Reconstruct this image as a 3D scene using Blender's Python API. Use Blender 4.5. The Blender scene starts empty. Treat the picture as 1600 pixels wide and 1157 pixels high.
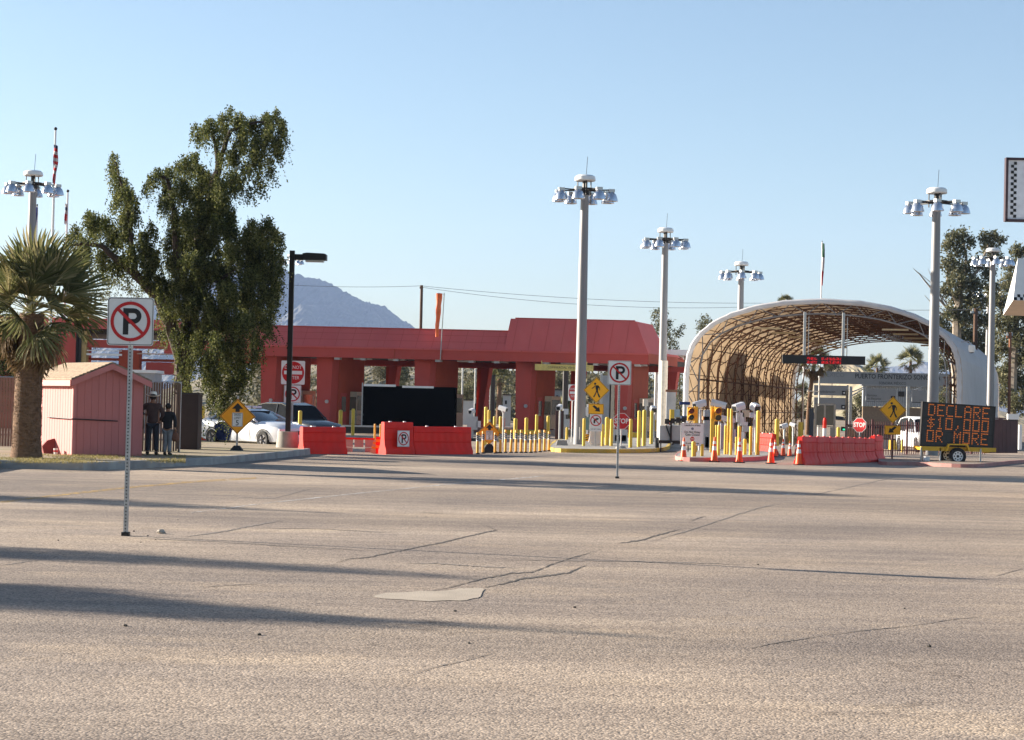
import bpy, bmesh, math, random
import numpy as np
from mathutils import Vector, Matrix
random.seed(7); rng = np.random.default_rng(11)
SC = bpy.context.scene
COL = SC.collection
R = math.radians
PI = math.pi

# ------------------------------------------------------------------ camera
F = 3000.0; CAMH = 1.8; ROLL = R(1.3); PITCH = math.atan(57 / F)
cam_d = bpy.data.cameras.new('camera'); cam = bpy.data.objects.new('camera', cam_d)
COL.objects.link(cam); SC.camera = cam
cam_d.sensor_width = 36; cam_d.sensor_fit = 'HORIZONTAL'; cam_d.lens = 36 * F / 1600
cam_d.clip_end = 30000; cam_d.clip_start = 0.1
_f = Vector((0, math.cos(PITCH), math.sin(PITCH))); _u0 = Vector((0, -math.sin(PITCH), math.cos(PITCH))); _r0 = Vector((1, 0, 0))
_r = _r0 * math.cos(ROLL) + _u0 * math.sin(ROLL); _u = -_r0 * math.sin(ROLL) + _u0 * math.cos(ROLL)
cam.matrix_world = Matrix(((_r.x, _u.x, -_f.x, 0), (_r.y, _u.y, -_f.y, 0), (_r.z, _u.z, -_f.z, CAMH), (0, 0, 0, 1)))

# ------------------------------------------------------------------ sky, sun, exposure
SUN_EL = R(16); SUN_ROT = R(-70)            # sun low, from the left and slightly behind the buildings
w = bpy.data.worlds.new('World'); SC.world = w; w.use_nodes = True
nt = w.node_tree; bg = nt.nodes['Background']
sky = nt.nodes.new('ShaderNodeTexSky'); sky.sky_type = 'NISHITA'; sky.sun_disc = False
sky.sun_elevation = SUN_EL; sky.sun_rotation = SUN_ROT; sky.air_density = 1.0; sky.dust_density = 0.7; sky.ozone_density = 2.0
nt.links.new(sky.outputs[0], bg.inputs[0]); bg.inputs[1].default_value = 0.0525
sd = bpy.data.lights.new('sun', 'SUN'); sd.energy = 5.0; sd.angle = R(0.55); sd.color = (1.0, 0.895, 0.745)
sun = bpy.data.objects.new('sun', sd); COL.objects.link(sun)
sdir = Vector((math.sin(SUN_ROT) * math.cos(SUN_EL), math.cos(SUN_ROT) * math.cos(SUN_EL), math.sin(SUN_EL)))
sun.rotation_euler = sdir.to_track_quat('Z', 'Y').to_euler(); sun.location = (0, 0, 60)
SC.view_settings.view_transform = 'Standard'; SC.view_settings.look = 'None'
SC.view_settings.exposure = 1.8; SC.view_settings.gamma = 1; SC.view_settings.use_curve_mapping = False
SC.render.engine = 'CYCLES'; SC.cycles.use_denoising = True
SC.cycles.max_bounces = 6; SC.cycles.diffuse_bounces = 3; SC.cycles.glossy_bounces = 2; SC.cycles.transparent_max_bounces = 12
SC.cycles.volume_bounces = 0

# ------------------------------------------------------------------ photo pixel -> world (used to read positions off the photograph)
def ray(px, py):
    return _f + _r * ((px - 800) / F) - _u * ((py - 578.5) / F)
def P(px, py, Y):
    d = ray(px, py); t = Y / d.y
    return Vector((0, 0, CAMH)) + d * t
def G(px, py, z=0.0):
    d = ray(px, py); t = (z - CAMH) / d.z
    return Vector((0, 0, CAMH)) + d * t
def at(px, Y, z=0.0):
    py = 640.0
    for _ in range(6):
        q = P(px, py, Y); py += (q.z - z) * F / Y
    return P(px, py, Y)
def Z(px, py, Y): return P(px, py, Y).z

# ------------------------------------------------------------------ materials
MATS = {}
def mat(name, col, rough=0.7, metal=0.0, var=0.12, scale=6.0, bump=0.0, bscale=40.0, spec=0.4, emit=0.0, dirt=None, dirt_amt=0.0, stretch=(1, 1, 1), trans=0.0, alpha=1.0):
    if name in MATS: return MATS[name]
    m = bpy.data.materials.new(name); m.use_nodes = True; n = m.node_tree; L = n.links
    b = n.nodes['Principled BSDF']
    b.inputs['Roughness'].default_value = rough; b.inputs['Metallic'].default_value = metal
    b.inputs['Specular IOR Level'].default_value = spec
    tc = n.nodes.new('ShaderNodeTexCoord'); mp = n.nodes.new('ShaderNodeMapping'); mp.inputs['Scale'].default_value = stretch
    L.new(tc.outputs['Object'], mp.inputs[0])
    nz = n.nodes.new('ShaderNodeTexNoise'); nz.inputs['Scale'].default_value = scale; nz.inputs['Detail'].default_value = 6
    L.new(mp.outputs[0], nz.inputs['Vector'])
    rp = n.nodes.new('ShaderNodeValToRGB'); rp.color_ramp.elements[0].position = 0.3; rp.color_ramp.elements[1].position = 0.7
    c = col
    rp.color_ramp.elements[0].color = (c[0] * (1 - var), c[1] * (1 - var), c[2] * (1 - var), 1)
    rp.color_ramp.elements[1].color = (min(1, c[0] * (1 + var)), min(1, c[1] * (1 + var)), min(1, c[2] * (1 + var)), 1)
    L.new(nz.outputs[0], rp.inputs[0]); out = rp.outputs[0]
    if dirt:
        n2 = n.nodes.new('ShaderNodeTexNoise'); n2.inputs['Scale'].default_value = scale * 0.35; n2.inputs['Detail'].default_value = 9; n2.inputs['Roughness'].default_value = 0.7
        L.new(mp.outputs[0], n2.inputs['Vector'])
        r2 = n.nodes.new('ShaderNodeValToRGB'); r2.color_ramp.elements[0].position = 0.48; r2.color_ramp.elements[1].position = 0.72
        r2.color_ramp.elements[1].color = (dirt_amt,) * 3 + (1,)
        L.new(n2.outputs[0], r2.inputs[0])
        mx = n.nodes.new('ShaderNodeMix'); mx.data_type = 'RGBA'; mx.inputs['B'].default_value = (*dirt, 1)
        L.new(r2.outputs[0], mx.inputs['Factor']); L.new(out, mx.inputs['A']); out = mx.outputs['Result']
    L.new(out, b.inputs['Base Color'])
    if bump:
        n3 = n.nodes.new('ShaderNodeTexNoise'); n3.inputs['Scale'].default_value = bscale; n3.inputs['Detail'].default_value = 5
        L.new(mp.outputs[0], n3.inputs['Vector'])
        bm_ = n.nodes.new('ShaderNodeBump'); bm_.inputs['Strength'].default_value = bump; bm_.inputs['Distance'].default_value = 0.02
        L.new(n3.outputs[0], bm_.inputs['Height']); L.new(bm_.outputs[0], b.inputs['Normal'])
    if emit:
        b.inputs['Emission Color'].default_value = (*col, 1); b.inputs['Emission Strength'].default_value = emit
    if trans: b.inputs['Transmission Weight'].default_value = trans
    b.inputs['Alpha'].default_value = alpha
    MATS[name] = m; return m

def leafmat(name, cols, trans=0.3, scale=1.5, rough=0.75):
    if name in MATS: return MATS[name]
    m = bpy.data.materials.new(name); m.use_nodes = True; n = m.node_tree; L = n.links
    for x in list(n.nodes): n.nodes.remove(x)
    o = n.nodes.new('ShaderNodeOutputMaterial'); b = n.nodes.new('ShaderNodeBsdfPrincipled'); t = n.nodes.new('ShaderNodeBsdfTranslucent')
    mx = n.nodes.new('ShaderNodeMixShader'); mx.inputs[0].default_value = trans
    b.inputs['Roughness'].default_value = rough; b.inputs['Specular IOR Level'].default_value = 0.18
    at_ = n.nodes.new('ShaderNodeAttribute'); at_.attribute_name = 'tint'
    rp = n.nodes.new('ShaderNodeValToRGB')
    while len(rp.color_ramp.elements) < len(cols): rp.color_ramp.elements.new(0.5)
    for i, c in enumerate(cols):
        rp.color_ramp.elements[i].position = i / (len(cols) - 1); rp.color_ramp.elements[i].color = (*c, 1)
    L.new(at_.outputs['Fac'], rp.inputs[0])
    L.new(rp.outputs[0], b.inputs['Base Color']); L.new(rp.outputs[0], t.inputs[0])
    L.new(b.outputs[0], mx.inputs[1]); L.new(t.outputs[0], mx.inputs[2]); L.new(mx.outputs[0], o.inputs[0])
    MATS[name] = m; return m

# ------------------------------------------------------------------ mesh builder
class MB:
    def __init__(s): s.v = []; s.f = []; s.m = []; s.cur = 0
    def add(s, vs, fs):
        o = len(s.v); s.v += [tuple(x) for x in vs]; s.f += [tuple(i + o for i in f) for f in fs]; s.m += [s.cur] * len(fs); return s
    def box(s, x0, x1, y0, y1, z0, z1, M=None):
        vs = [Vector((x, y, z)) for z in (z0, z1) for y in (y0, y1) for x in (x0, x1)]
        if M is not None: vs = [M @ v for v in vs]
        return s.add(vs, [(0, 2, 3, 1), (4, 5, 7, 6), (0, 1, 5, 4), (2, 6, 7, 3), (0, 4, 6, 2), (1, 3, 7, 5)])
    def prism(s, poly, y0, y1):      # polygon in x,z swept along y
        n = len(poly); a = [(x, y0, z) for x, z in poly] + [(x, y1, z) for x, z in poly]
        return s.add(a, [tuple(range(n)), tuple(range(2 * n - 1, n - 1, -1))] + [(i + n, (i + 1) % n + n, (i + 1) % n, i) for i in range(n)])
    def slab(s, poly, z0, z1):       # polygon in x,y (ccw) swept up
        n = len(poly); a = [(x, y, z0) for x, y in poly] + [(x, y, z1) for x, y in poly]
        return s.add(a, [tuple(range(n - 1, -1, -1)), tuple(range(n, 2 * n))] + [(i, (i + 1) % n, (i + 1) % n + n, i + n) for i in range(n)])
    def tube(s, pts, rad, n=8, cap=True):
        pts = [Vector(p) for p in pts]
        if not hasattr(rad, '__len__'): rad = [rad] * len(pts)
        vs = []; prev = None
        for i, p in enumerate(pts):
            d = (pts[min(i + 1, len(pts) - 1)] - pts[max(i - 1, 0)]).normalized()
            if prev is None:
                a = Vector((0, 0, 1)) if abs(d.z) < 0.9 else Vector((1, 0, 0)); x = d.cross(a).normalized()
            else: x = (prev - d * prev.dot(d)).normalized()
            prev = x; y = d.cross(x)
            vs += [p + (x * math.cos(2 * PI * k / n) + y * math.sin(2 * PI * k / n)) * rad[i] for k in range(n)]
        fs = []
        for i in range(len(pts) - 1):
            for k in range(n):
                a, b = i * n + k, i * n + (k + 1) % n; fs.append((a, b, b + n, a + n))
        if cap: fs += [tuple(range(n - 1, -1, -1)), tuple(range(len(vs) - n, len(vs)))]
        return s.add(vs, fs)
    def cyl(s, x, y, z0, z1, r0, r1=None, n=12):
        return s.tube([(x, y, z0), (x, y, z1)], [r0, r0 if r1 is None else r1], n)
    def lathe(s, prof, n=16, c=(0, 0, 0), arc=2 * PI):
        vs = []; fs = []; m = len(prof)
        for k in range(n):
            a = arc * k / n
            vs += [(c[0] + r * math.cos(a), c[1] + r * math.sin(a), c[2] + z) for r, z in prof]
        for k in range(n):
            k2 = (k + 1) % n
            for i in range(m - 1): fs.append((k * m + i, k2 * m + i, k2 * m + i + 1, k * m + i + 1))
        return s.add(vs, fs)
    def loft(s, rings, close=True, caps=True):
        n = len(rings[0]); vs = [p for r in rings for p in r]; fs = []
        for i in range(len(rings) - 1):
            for k in range(n if close else n - 1):
                a, b = i * n + k, i * n + (k + 1) % n; fs.append((a, b, b + n, a + n))
        if caps: fs += [tuple(range(n - 1, -1, -1)), tuple(range(len(vs) - n, len(vs)))]
        return s.add(vs, fs)
    def mesh(s, name, mats, smooth=False):
        me = bpy.data.meshes.new(name); me.from_pydata(s.v, [], s.f)
        for m in (mats if isinstance(mats, (list, tuple)) else [mats]): me.materials.append(m)
        if any(s.m): me.polygons.foreach_set('material_index', s.m)
        if smooth:
            me.polygons.foreach_set('use_smooth', [True] * len(s.f))
            try: me.set_sharp_from_angle(angle=R(38))
            except Exception: pass
        me.update(); return me
    def build(s, name, mats, parent=None, smooth=False):
        return link(name, s.mesh(name, mats, smooth), parent)
def link(name, me, parent=None, loc=None, rot=None, scale=None):
    o = bpy.data.objects.new(name, me); COL.objects.link(o)
    if parent is not None: o.parent = parent
    if loc is not None: o.location = loc
    if rot is not None: o.rotation_euler = rot
    if scale is not None: o.scale = scale
    return o
def thing(name, label, cat, loc=(0, 0, 0), rz=0.0, group=None, rx=0, ry=0):
    o = bpy.data.objects.new(name, None); COL.objects.link(o); o.empty_display_size = 0.3
    o.location = loc; o.rotation_euler = (rx, ry, rz); o['label'] = label; o['category'] = cat
    if group: o['group'] = group
    return o
def tag(o, label, cat, group=None, kind=None):
    o['label'] = label; o['category'] = cat
    if group: o['group'] = group
    if kind: o['kind'] = kind
    return o
def struct(o): o['kind'] = 'structure'; return o
def stuff(o, label=None):
    o['kind'] = 'stuff'
    if label: o['label'] = label
    return o
def dup(root, loc, rz=None, label=None, group=None, scale=None):
    r = root.copy(); COL.objects.link(r); r.location = loc
    if rz is not None: r.rotation_euler = (root.rotation_euler.x, root.rotation_euler.y, rz)
    if label: r['label'] = label
    if group: r['group'] = group
    if scale: r.scale = (scale,) * 3 if not hasattr(scale, '__len__') else scale
    for ch in list(root.children):
        c = ch.copy(); COL.objects.link(c); c.parent = r
        for g in list(ch.children):
            d = g.copy(); COL.objects.link(d); d.parent = c
    return r
def text(s, size, m, parent, x, z, y, align='CENTER', name='lettering', sx=1.0, bold=0.0):
    c = bpy.data.curves.new(name, 'FONT'); c.body = s; c.size = size; c.align_x = align; c.align_y = 'CENTER'
    c.extrude = 0.0012; c.offset = bold; c.resolution_u = 2
    o = bpy.data.objects.new('_t', c); COL.objects.link(o); me = bpy.data.meshes.new_from_object(o.evaluated_get(bpy.context.evaluated_depsgraph_get()))
    COL.objects.unlink(o); bpy.data.objects.remove(o); me.materials.clear(); me.materials.append(m); me.name = name
    return link(name, me, parent, (x, y, z), (PI / 2, 0, 0), (sx, 1, 1))
def circle(r, n=28, cx=0, cz=0, ph=0): return [(cx + r * math.cos(ph + 2 * PI * k / n), cz + r * math.sin(ph + 2 * PI * k / n)) for k in range(n)]
def rrect(w_, h_, r, n=4, cx=0, cz=0):
    out = []
    for sx, sz, a0 in ((1, 1, 0), (-1, 1, PI / 2), (-1, -1, PI), (1, -1, 1.5 * PI)):
        for k in range(n + 1):
            a = a0 + PI / 2 * k / n
            out.append((cx + sx * (w_ / 2 - r) + r * math.cos(a), cz + sz * (h_ / 2 - r) + r * math.sin(a)))
    return out
def ring(mb, r0, r1, y0, y1, n=32, cx=0, cz=0):
    a = circle(r0, n, cx, cz); b = circle(r1, n, cx, cz)
    for k in range(n):
        j = (k + 1) % n
        mb.prism([a[k], b[k], b[j], a[j]], y0, y1)
def frame_poly(mb, outer, inner, y0, y1):
    n = len(outer)
    for k in range(n):
        j = (k + 1) % n; mb.prism([inner[k], outer[k], outer[j], inner[j]], y0, y1)
def smooth_poly(pts, it=2):
    for _ in range(it):
        q = []
        for i in range(len(pts)):
            a, b = pts[i], pts[(i + 1) % len(pts)]
            q += [tuple(a[k] * .75 + b[k] * .25 for k in range(len(a))), tuple(a[k] * .25 + b[k] * .75 for k in range(len(a)))]
        pts = q
    return pts

# leaves: numpy quads folded along the middle, with a per-leaf tint attribute
def leaf_mesh(name, c, size, m, aspect=0.45, droop=0.0, tint=None, align=None):
    c = np.asarray(c, dtype=np.float64); n = len(c)
    d = rng.normal(size=(n, 3)); d[:, 2] -= droop
    if align is not None: d = d * 0.5 + np.asarray(align)
    d /= np.linalg.norm(d, axis=1)[:, None]
    u = rng.normal(size=(n, 3)); sd_ = np.cross(d, u); sd_ /= np.linalg.norm(sd_, axis=1)[:, None] + 1e-9
    sz = (np.asarray(size) * (0.7 + 0.6 * rng.random(n)))[:, None]
    a = c - d * sz * .5; b = c + d * sz * .5
    l = c + sd_ * sz * aspect * .5; r_ = c - sd_ * sz * aspect * .5
    v = np.stack([a, r_, b, l], 1).reshape(-1, 3)
    me = bpy.data.meshes.new(name); me.vertices.add(4 * n); me.vertices.foreach_set('co', v.ravel())
    me.loops.add(4 * n); me.loops.foreach_set('vertex_index', np.arange(4 * n))
    me.polygons.add(n); me.polygons.foreach_set('loop_start', np.arange(n) * 4); me.polygons.foreach_set('loop_total', np.full(n, 4))
    me.materials.append(m); me.update(calc_edges=True)
    if tint is None: tint = rng.random(n)
    at_ = me.attributes.new('tint', 'FLOAT', 'POINT'); at_.data.foreach_set('value', np.repeat(np.clip(tint, 0, 1), 4).astype(np.float32))
    return me

def blob_points(blobs, dens, shell=0.35):
    """blobs (x,y,z,rx,ry,rz) -> leaf centres gathered in twig clumps, with a light/dark value per clump"""
    out = []; tn = []
    for (x, y, z, rx, ry, rz) in blobs:
        k = max(3, int(dens * rx * ry * rz) if False else int(dens * (rx * rz + rx * ry + ry * rz) / 3))
        d = rng.normal(size=(k, 3)); d /= np.linalg.norm(d, axis=1)[:, None]
        rr = rng.random(k) ** (1 / 3) if shell <= 0 else (1 - shell * rng.random(k) ** 1.5) * (0.75 + 0.4 * rng.random(k))
        cc = np.array([x, y, z]) + d * rr[:, None] * np.array([rx, ry, rz])
        out.append(cc); tn.append(np.clip(0.5 + 0.25 * rng.normal(size=k), 0, 1))
    return np.concatenate(out), np.concatenate(tn)

# ------------------------------------------------------------------ common materials
galv = mat('galvanised_steel', (0.42, 0.43, 0.44), 0.45, 0.6, 0.15, 8)
mastm = mat('mast_steel', (0.25, 0.25, 0.26), 0.55, 0.25, 0.08, 3, dirt=(0.3, 0.29, 0.27), dirt_amt=0.4, stretch=(1, 1, .15))
reflector = mat('lamp_reflector', (0.62, 0.64, 0.68), 0.22, 0.85, 0.05, 5)
white = mat('white_paint', (0.78, 0.78, 0.77), 0.45, 0, 0.04, 6)
whites = mat('white_sign_sheet', (0.74, 0.74, 0.73), 0.4, 0, 0.03, 9, dirt=(0.5, 0.48, 0.45), dirt_amt=0.25)
black = mat('black_paint', (0.012, 0.012, 0.013), 0.5, 0, 0.1, 6)
signred = mat('sign_red', (0.5, 0.012, 0.015), 0.45, 0, 0.06, 8)
signyel = mat('sign_amber', (0.95, 0.46, 0.01), 0.45, 0, 0.04, 8)
alu = mat('sign_aluminium', (0.45, 0.46, 0.47), 0.4, 0.7, 0.08, 8)
yelp = mat('yellow_bollard_paint', (0.68, 0.46, 0.05), 0.45, 0, 0.10, 5, dirt=(0.25, 0.17, 0.06), dirt_amt=0.5, stretch=(1, 1, .4))
yelo = mat('amber_post_plastic', (0.78, 0.36, 0.02), 0.45, 0, 0.08, 5)
barr = mat('red_barrier_plastic', (0.80, 0.018, 0.006), 0.5, 0, 0.10, 1.6, spec=.25, dirt=(0.45, 0.04, 0.025), dirt_amt=0.5, bump=0.15, bscale=6)
barrf = mat('faded_barrier_plastic', (0.72, 0.03, 0.022), 0.5, 0, 0.12, 2.2, spec=.3, dirt=(0.70, 0.20, 0.16), dirt_amt=0.6, bump=0.15, bscale=6)
coneo = mat('cone_orange', (0.88, 0.10, 0.015), 0.45, 0, 0.08, 7, dirt=(0.4, 0.12, 0.05), dirt_amt=0.3)
rubber = mat('black_rubber', (0.02, 0.02, 0.021), 0.75, 0, 0.2, 7)
conc = mat('concrete', (0.34, 0.32, 0.29), 0.85, 0, 0.15, 4, bump=0.3, bscale=60, dirt=(0.17, 0.15, 0.13), dirt_amt=0.6)
kerbm = mat('kerb_concrete', (0.33, 0.32, 0.31), 0.85, 0, 0.18, 2.5, bump=0.4, bscale=50, dirt=(0.15, 0.13, 0.12), dirt_amt=0.7)
pinkkerb = mat('faded_red_kerb', (0.42, 0.2, 0.18), 0.8, 0, 0.15, 3, bump=0.3, dirt=(0.3, 0.26, 0.23), dirt_amt=0.7)
redp = mat('red_stucco', (0.44, 0.070, 0.055), 0.8, 0, 0.07, 0.9, bump=0.15, bscale=30, dirt=(0.37, 0.10, 0.095), dirt_amt=0.45, stretch=(1, 1, .6))
redf = mat('red_paint_skylit', (0.56, 0.115, 0.105), 0.6, 0, 0.08, 0.5, spec=.15, dirt=(0.58, 0.16, 0.14), dirt_amt=0.6, stretch=(1, 1, .25))  # same red paint as the stucco, lightened for skylight on the sloping band
redo = mat('red_paint_warm_shade', (0.36, 0.06, 0.028), 0.8, 0, 0.08, 1.2, bump=0.15, bscale=30)  # same red again, darkened and warmed for canopy shade and bounced light
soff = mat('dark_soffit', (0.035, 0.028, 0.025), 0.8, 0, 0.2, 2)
bark = mat('bark', (0.055, 0.038, 0.028), 0.9, 0, 0.35, 7, bump=1.0, bscale=25, stretch=(1, 1, .25))
darkm = mat('dark_steel', (0.03, 0.028, 0.028), 0.5, 0.3, 0.15, 6)
bronze = mat('bronze_lamp_paint', (0.022, 0.017, 0.015), 0.5, 0.2, 0.15, 5)
glass = mat('dark_glass', (0.015, 0.018, 0.022), 0.08, 0, 0.05, 4, spec=0.8)
beige = mat('beige_panel', (0.5, 0.42, 0.32), 0.6, 0, 0.1, 5)
greyp = mat('grey_panel', (0.33, 0.34, 0.36), 0.5, 0.1, 0.08, 3, dirt=(0.25, 0.25, 0.25), dirt_amt=0.4)
# ------------------------------------------------------------------ ground
def asphalt_mat(name='asphalt_chipseal', k=1.0):
    m = bpy.data.materials.new(name); m.use_nodes = True; n = m.node_tree; L = n.links; b = n.nodes['Principled BSDF']
    b.inputs['Roughness'].default_value = 0.93; b.inputs['Specular IOR Level'].default_value = 0.2
    tc = n.nodes.new('ShaderNodeTexCoord')
    def noise(sc, det, rough=0.6, st=(1, 1, 1)):
        mp = n.nodes.new('ShaderNodeMapping'); mp.inputs['Scale'].default_value = st; L.new(tc.outputs['Object'], mp.inputs[0])
        x = n.nodes.new('ShaderNodeTexNoise'); x.inputs['Scale'].default_value = sc; x.inputs['Detail'].default_value = det; x.inputs['Roughness'].default_value = rough
        L.new(mp.outputs[0], x.inputs['Vector']); return x.outputs[0]
    def ramp(i, p0, c0, p1, c1):
        x = n.nodes.new('ShaderNodeValToRGB'); x.color_ramp.elements[0].position = p0; x.color_ramp.elements[1].position = p1
        x.color_ramp.elements[0].color = (*c0, 1); x.color_ramp.elements[1].color = (*c1, 1); L.new(i, x.inputs[0]); return x.outputs[0]
    def mix(bt, f, a, c):
        x = n.nodes.new('ShaderNodeMix'); x.data_type = 'RGBA'; x.blend_type = bt
        if isinstance(f, float): x.inputs['Factor'].default_value = f
        else: L.new(f, x.inputs['Factor'])
        for s_, v in (('A', a), ('B', c)):
            if isinstance(v, tuple): x.inputs[s_].default_value = (*v, 1)
            else: L.new(v, x.inputs[s_])
        return x.outputs['Result']
    base = ramp(noise(0.16, 9, 0.62, (1, .75, 1)), 0.40, (0.30 * k, 0.255 * k, 0.222 * k), 0.62, (0.41 * k, 0.34 * k, 0.275 * k))
    dust = ramp(noise(0.5, 8, 0.7, (.5, 1, 1)), 0.52, (0, 0, 0), 0.70, (0.75, 0.75, 0.75))
    base = mix('MIX', dust, base, (0.50 * k, 0.405 * k, 0.305 * k))
    wear = ramp(noise(0.09, 4, 0.5, (.35, 1.6, 1)), 0.42, (0.74, 0.73, 0.74), 0.60, (1.08, 1.06, 1.04))
    base = mix('MULTIPLY', 1.0, base, wear)
    mpr = n.nodes.new('ShaderNodeMapping'); mpr.inputs['Rotation'].default_value = (0, 0, R(-62)); mpr.inputs['Scale'].default_value = (.22, 2.2, 1); L.new(tc.outputs['Object'], mpr.inputs[0])
    trk = n.nodes.new('ShaderNodeTexNoise'); trk.inputs['Scale'].default_value = .8; trk.inputs['Detail'].default_value = 7; trk.inputs['Roughness'].default_value = .65; L.new(mpr.outputs[0], trk.inputs['Vector'])
    base = mix('MULTIPLY', 1.0, base, ramp(trk.outputs[0], .42, (.86, .85, .85), .60, (1.05, 1.04, 1.02)))
    oil = ramp(noise(.55, 5, .75), .30, (.55, .53, .52), .37, (1, 1, 1)); base = mix('MULTIPLY', .8, base, oil)
    vor = n.nodes.new('ShaderNodeTexVoronoi'); vor.inputs['Scale'].default_value = 54; L.new(tc.outputs['Object'], vor.inputs['Vector'])
    chip = n.nodes.new('ShaderNodeRGBToBW'); L.new(vor.outputs['Color'], chip.inputs[0])
    ch = ramp(chip.outputs[0], 0.22, (0.52, 0.50, 0.49), 0.75, (1.36, 1.33, 1.28))
    base = mix('MULTIPLY', 0.85, base, ch)
    vor2 = n.nodes.new('ShaderNodeTexVoronoi'); vor2.inputs['Scale'].default_value = 13; L.new(tc.outputs['Object'], vor2.inputs['Vector'])
    spot = ramp(vor2.outputs['Distance'], 0.06, (0.45, 0.42, 0.4), 0.14, (1, 1, 1)); base = mix('MULTIPLY', 0.6, base, spot)
    L.new(base, b.inputs['Base Color'])
    bm1 = n.nodes.new('ShaderNodeBump'); bm1.inputs['Strength'].default_value = 0.5; bm1.inputs['Distance'].default_value = 0.008
    L.new(vor.outputs['Distance'], bm1.inputs['Height']); bm1.invert = True
    bm2 = n.nodes.new('ShaderNodeBump'); bm2.inputs['Strength'].default_value = 0.12; bm2.inputs['Distance'].default_value = 0.06
    L.new(noise(1.3, 6), bm2.inputs['Height']); L.new(bm1.outputs[0], bm2.inputs['Normal']); L.new(bm2.outputs[0], b.inputs['Normal'])
    return m
asph = asphalt_mat()
desert = mat('desert_dirt', (0.24, 0.18, 0.12), 0.95, 0, 0.2, 0.05, bump=0.3, bscale=2, dirt=(0.11, 0.11, 0.05), dirt_amt=0.8)
m = MB(); m.add([(-9000, -60, -0.03), (9000, -60, -0.03), (9000, 12000, -0.03), (-9000, 12000, -0.03)], [(0, 1, 2, 3)])
struct(m.build('ground', desert))
m = MB(); m.add([(-90, -30, 0), (90, -30, 0), (110, 215, 0), (-110, 215, 0)], [(0, 1, 2, 3)])
struct(m.build('road', asph))

# verge, kerb
kb = [(-60, 741), (0, 732), (60, 733.5), (130, 735.5), (200, 733), (265, 730), (330, 726.5), (400, 720), (440, 716), (470, 712.5), (484, 710.3), (489, 708), (487, 705)]
KB = [G(x, y) for x, y in kb]
KB = [Vector((-22, KB[0].y + 1, 0))] + KB + [Vector((KB[-1].x - .6, 72.5, 0)), Vector((KB[-1].x - 3, 76, 0)), Vector((-22, 80, 0))]
KH = 0.2
ki = []
for i, p in enumerate(KB):
    a, b = KB[max(i - 1, 0)], KB[min(i + 1, len(KB) - 1)]; t = (b - a).normalized(); nn = Vector((-t.y, t.x, 0)); ki.append(p + nn * 0.16)
m = MB()
for i in range(len(KB) - 2):
    a, b, c, d = KB[i], KB[i + 1], ki[i + 1], ki[i]
    a2 = a + (d - a) * .12; b2 = b + (c - b) * .12
    m.add([(a.x, a.y, 0), (b.x, b.y, 0), (b2.x, b2.y, KH - .02), (a2.x, a2.y, KH - .02), (a2.x * .93 + d.x * .07, a2.y * .93 + d.y * .07, KH), (b2.x * .93 + c.x * .07, b2.y * .93 + c.y * .07, KH), (c.x, c.y, KH), (d.x, d.y, KH)],
          [(0, 1, 2, 3), (3, 2, 5, 4), (4, 5, 6, 7)])
    if i % 1 == 0 and i: pass
struct(m.build('kerb', kerbm))
m = MB(); m.add([(p.x, p.y, KH - .012) for p in ki], [tuple(range(len(ki)))])
verge_m = mat('verge_dirt', (0.30, 0.235, 0.16), 0.95, 0, 0.2, 0.8, bump=0.5, bscale=20, dirt=(0.17, 0.17, 0.06), dirt_amt=0.9)
struct(m.build('verge', verge_m))
dryg = leafmat('dry_grass', [(0.16, 0.14, 0.04), (0.26, 0.22, 0.08), (0.36, 0.29, 0.13)], 0.3)
pts = []
for k in range(14000):
    px = rng.uniform(-20, 290); py = rng.uniform(711, 724)
    q = G(px, py, KH)
    if math.sin(q.x * 2.1) + math.cos(q.y * 1.7 + q.x) + rng.normal() * .6 > 0.1: pts.append((q.x, q.y, KH + rng.uniform(0.0, 0.035)))
stuff(link('dry_grass', leaf_mesh('dry_grass', pts, 0.07, dryg, aspect=0.12, align=[(0, 0, 1.0)] * len(pts))))

# painted lines, cracks, patch
def worn(name, col, p0, p1):
    m_ = mat(name, col, 0.85, 0, 0.15, 5); n = m_.node_tree; b = n.nodes['Principled BSDF']
    tc = n.nodes.new('ShaderNodeTexCoord'); x = n.nodes.new('ShaderNodeTexNoise'); x.inputs['Scale'].default_value = 4; x.inputs['Detail'].default_value = 10; x.inputs['Roughness'].default_value = .75
    r_ = n.nodes.new('ShaderNodeValToRGB'); r_.color_ramp.elements[0].position = p0; r_.color_ramp.elements[1].position = p1
    n.links.new(tc.outputs['Object'], x.inputs[0]); n.links.new(x.outputs[0], r_.inputs[0]); n.links.new(r_.outputs[0], b.inputs['Alpha']); return m_
wy = worn('worn_yellow_line', (0.5, 0.32, 0.1), .42, .62); ww = worn('worn_white_line', (0.52, 0.49, 0.46), .42, .62)
def ribbon(name, pts, wpx, material, z=0.004, jit=0.0, sub=1, own=None):
    up, lo = [], []
    P2 = []
    for i in range(len(pts) - 1):
        for k in range(sub):
            t = k / sub; P2.append((pts[i][0] * (1 - t) + pts[i + 1][0] * t, pts[i][1] * (1 - t) + pts[i + 1][1] * t))
    P2.append(pts[-1])
    for i, (x, y) in enumerate(P2):
        e = min(i, len(P2) - 1 - i) / max(1, len(P2) * .25); wv = wpx * (min(1, e + .12) if jit else 1) * (1 + jit * rng.normal() * .6); wv = max(.12, wv)
        y2 = y + jit * rng.normal() * 0.7
        a = G(x, y2 - wv / 2, z); b = G(x, y2 + wv / 2, z); up.append(a); lo.append(b)
    n = len(up); mb = MB(); mb.add(up + lo, [(i, i + n, i + n + 1, i + 1) for i in range(n - 1)])
    o = mb.build(name, material); struct(o); return o
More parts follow.
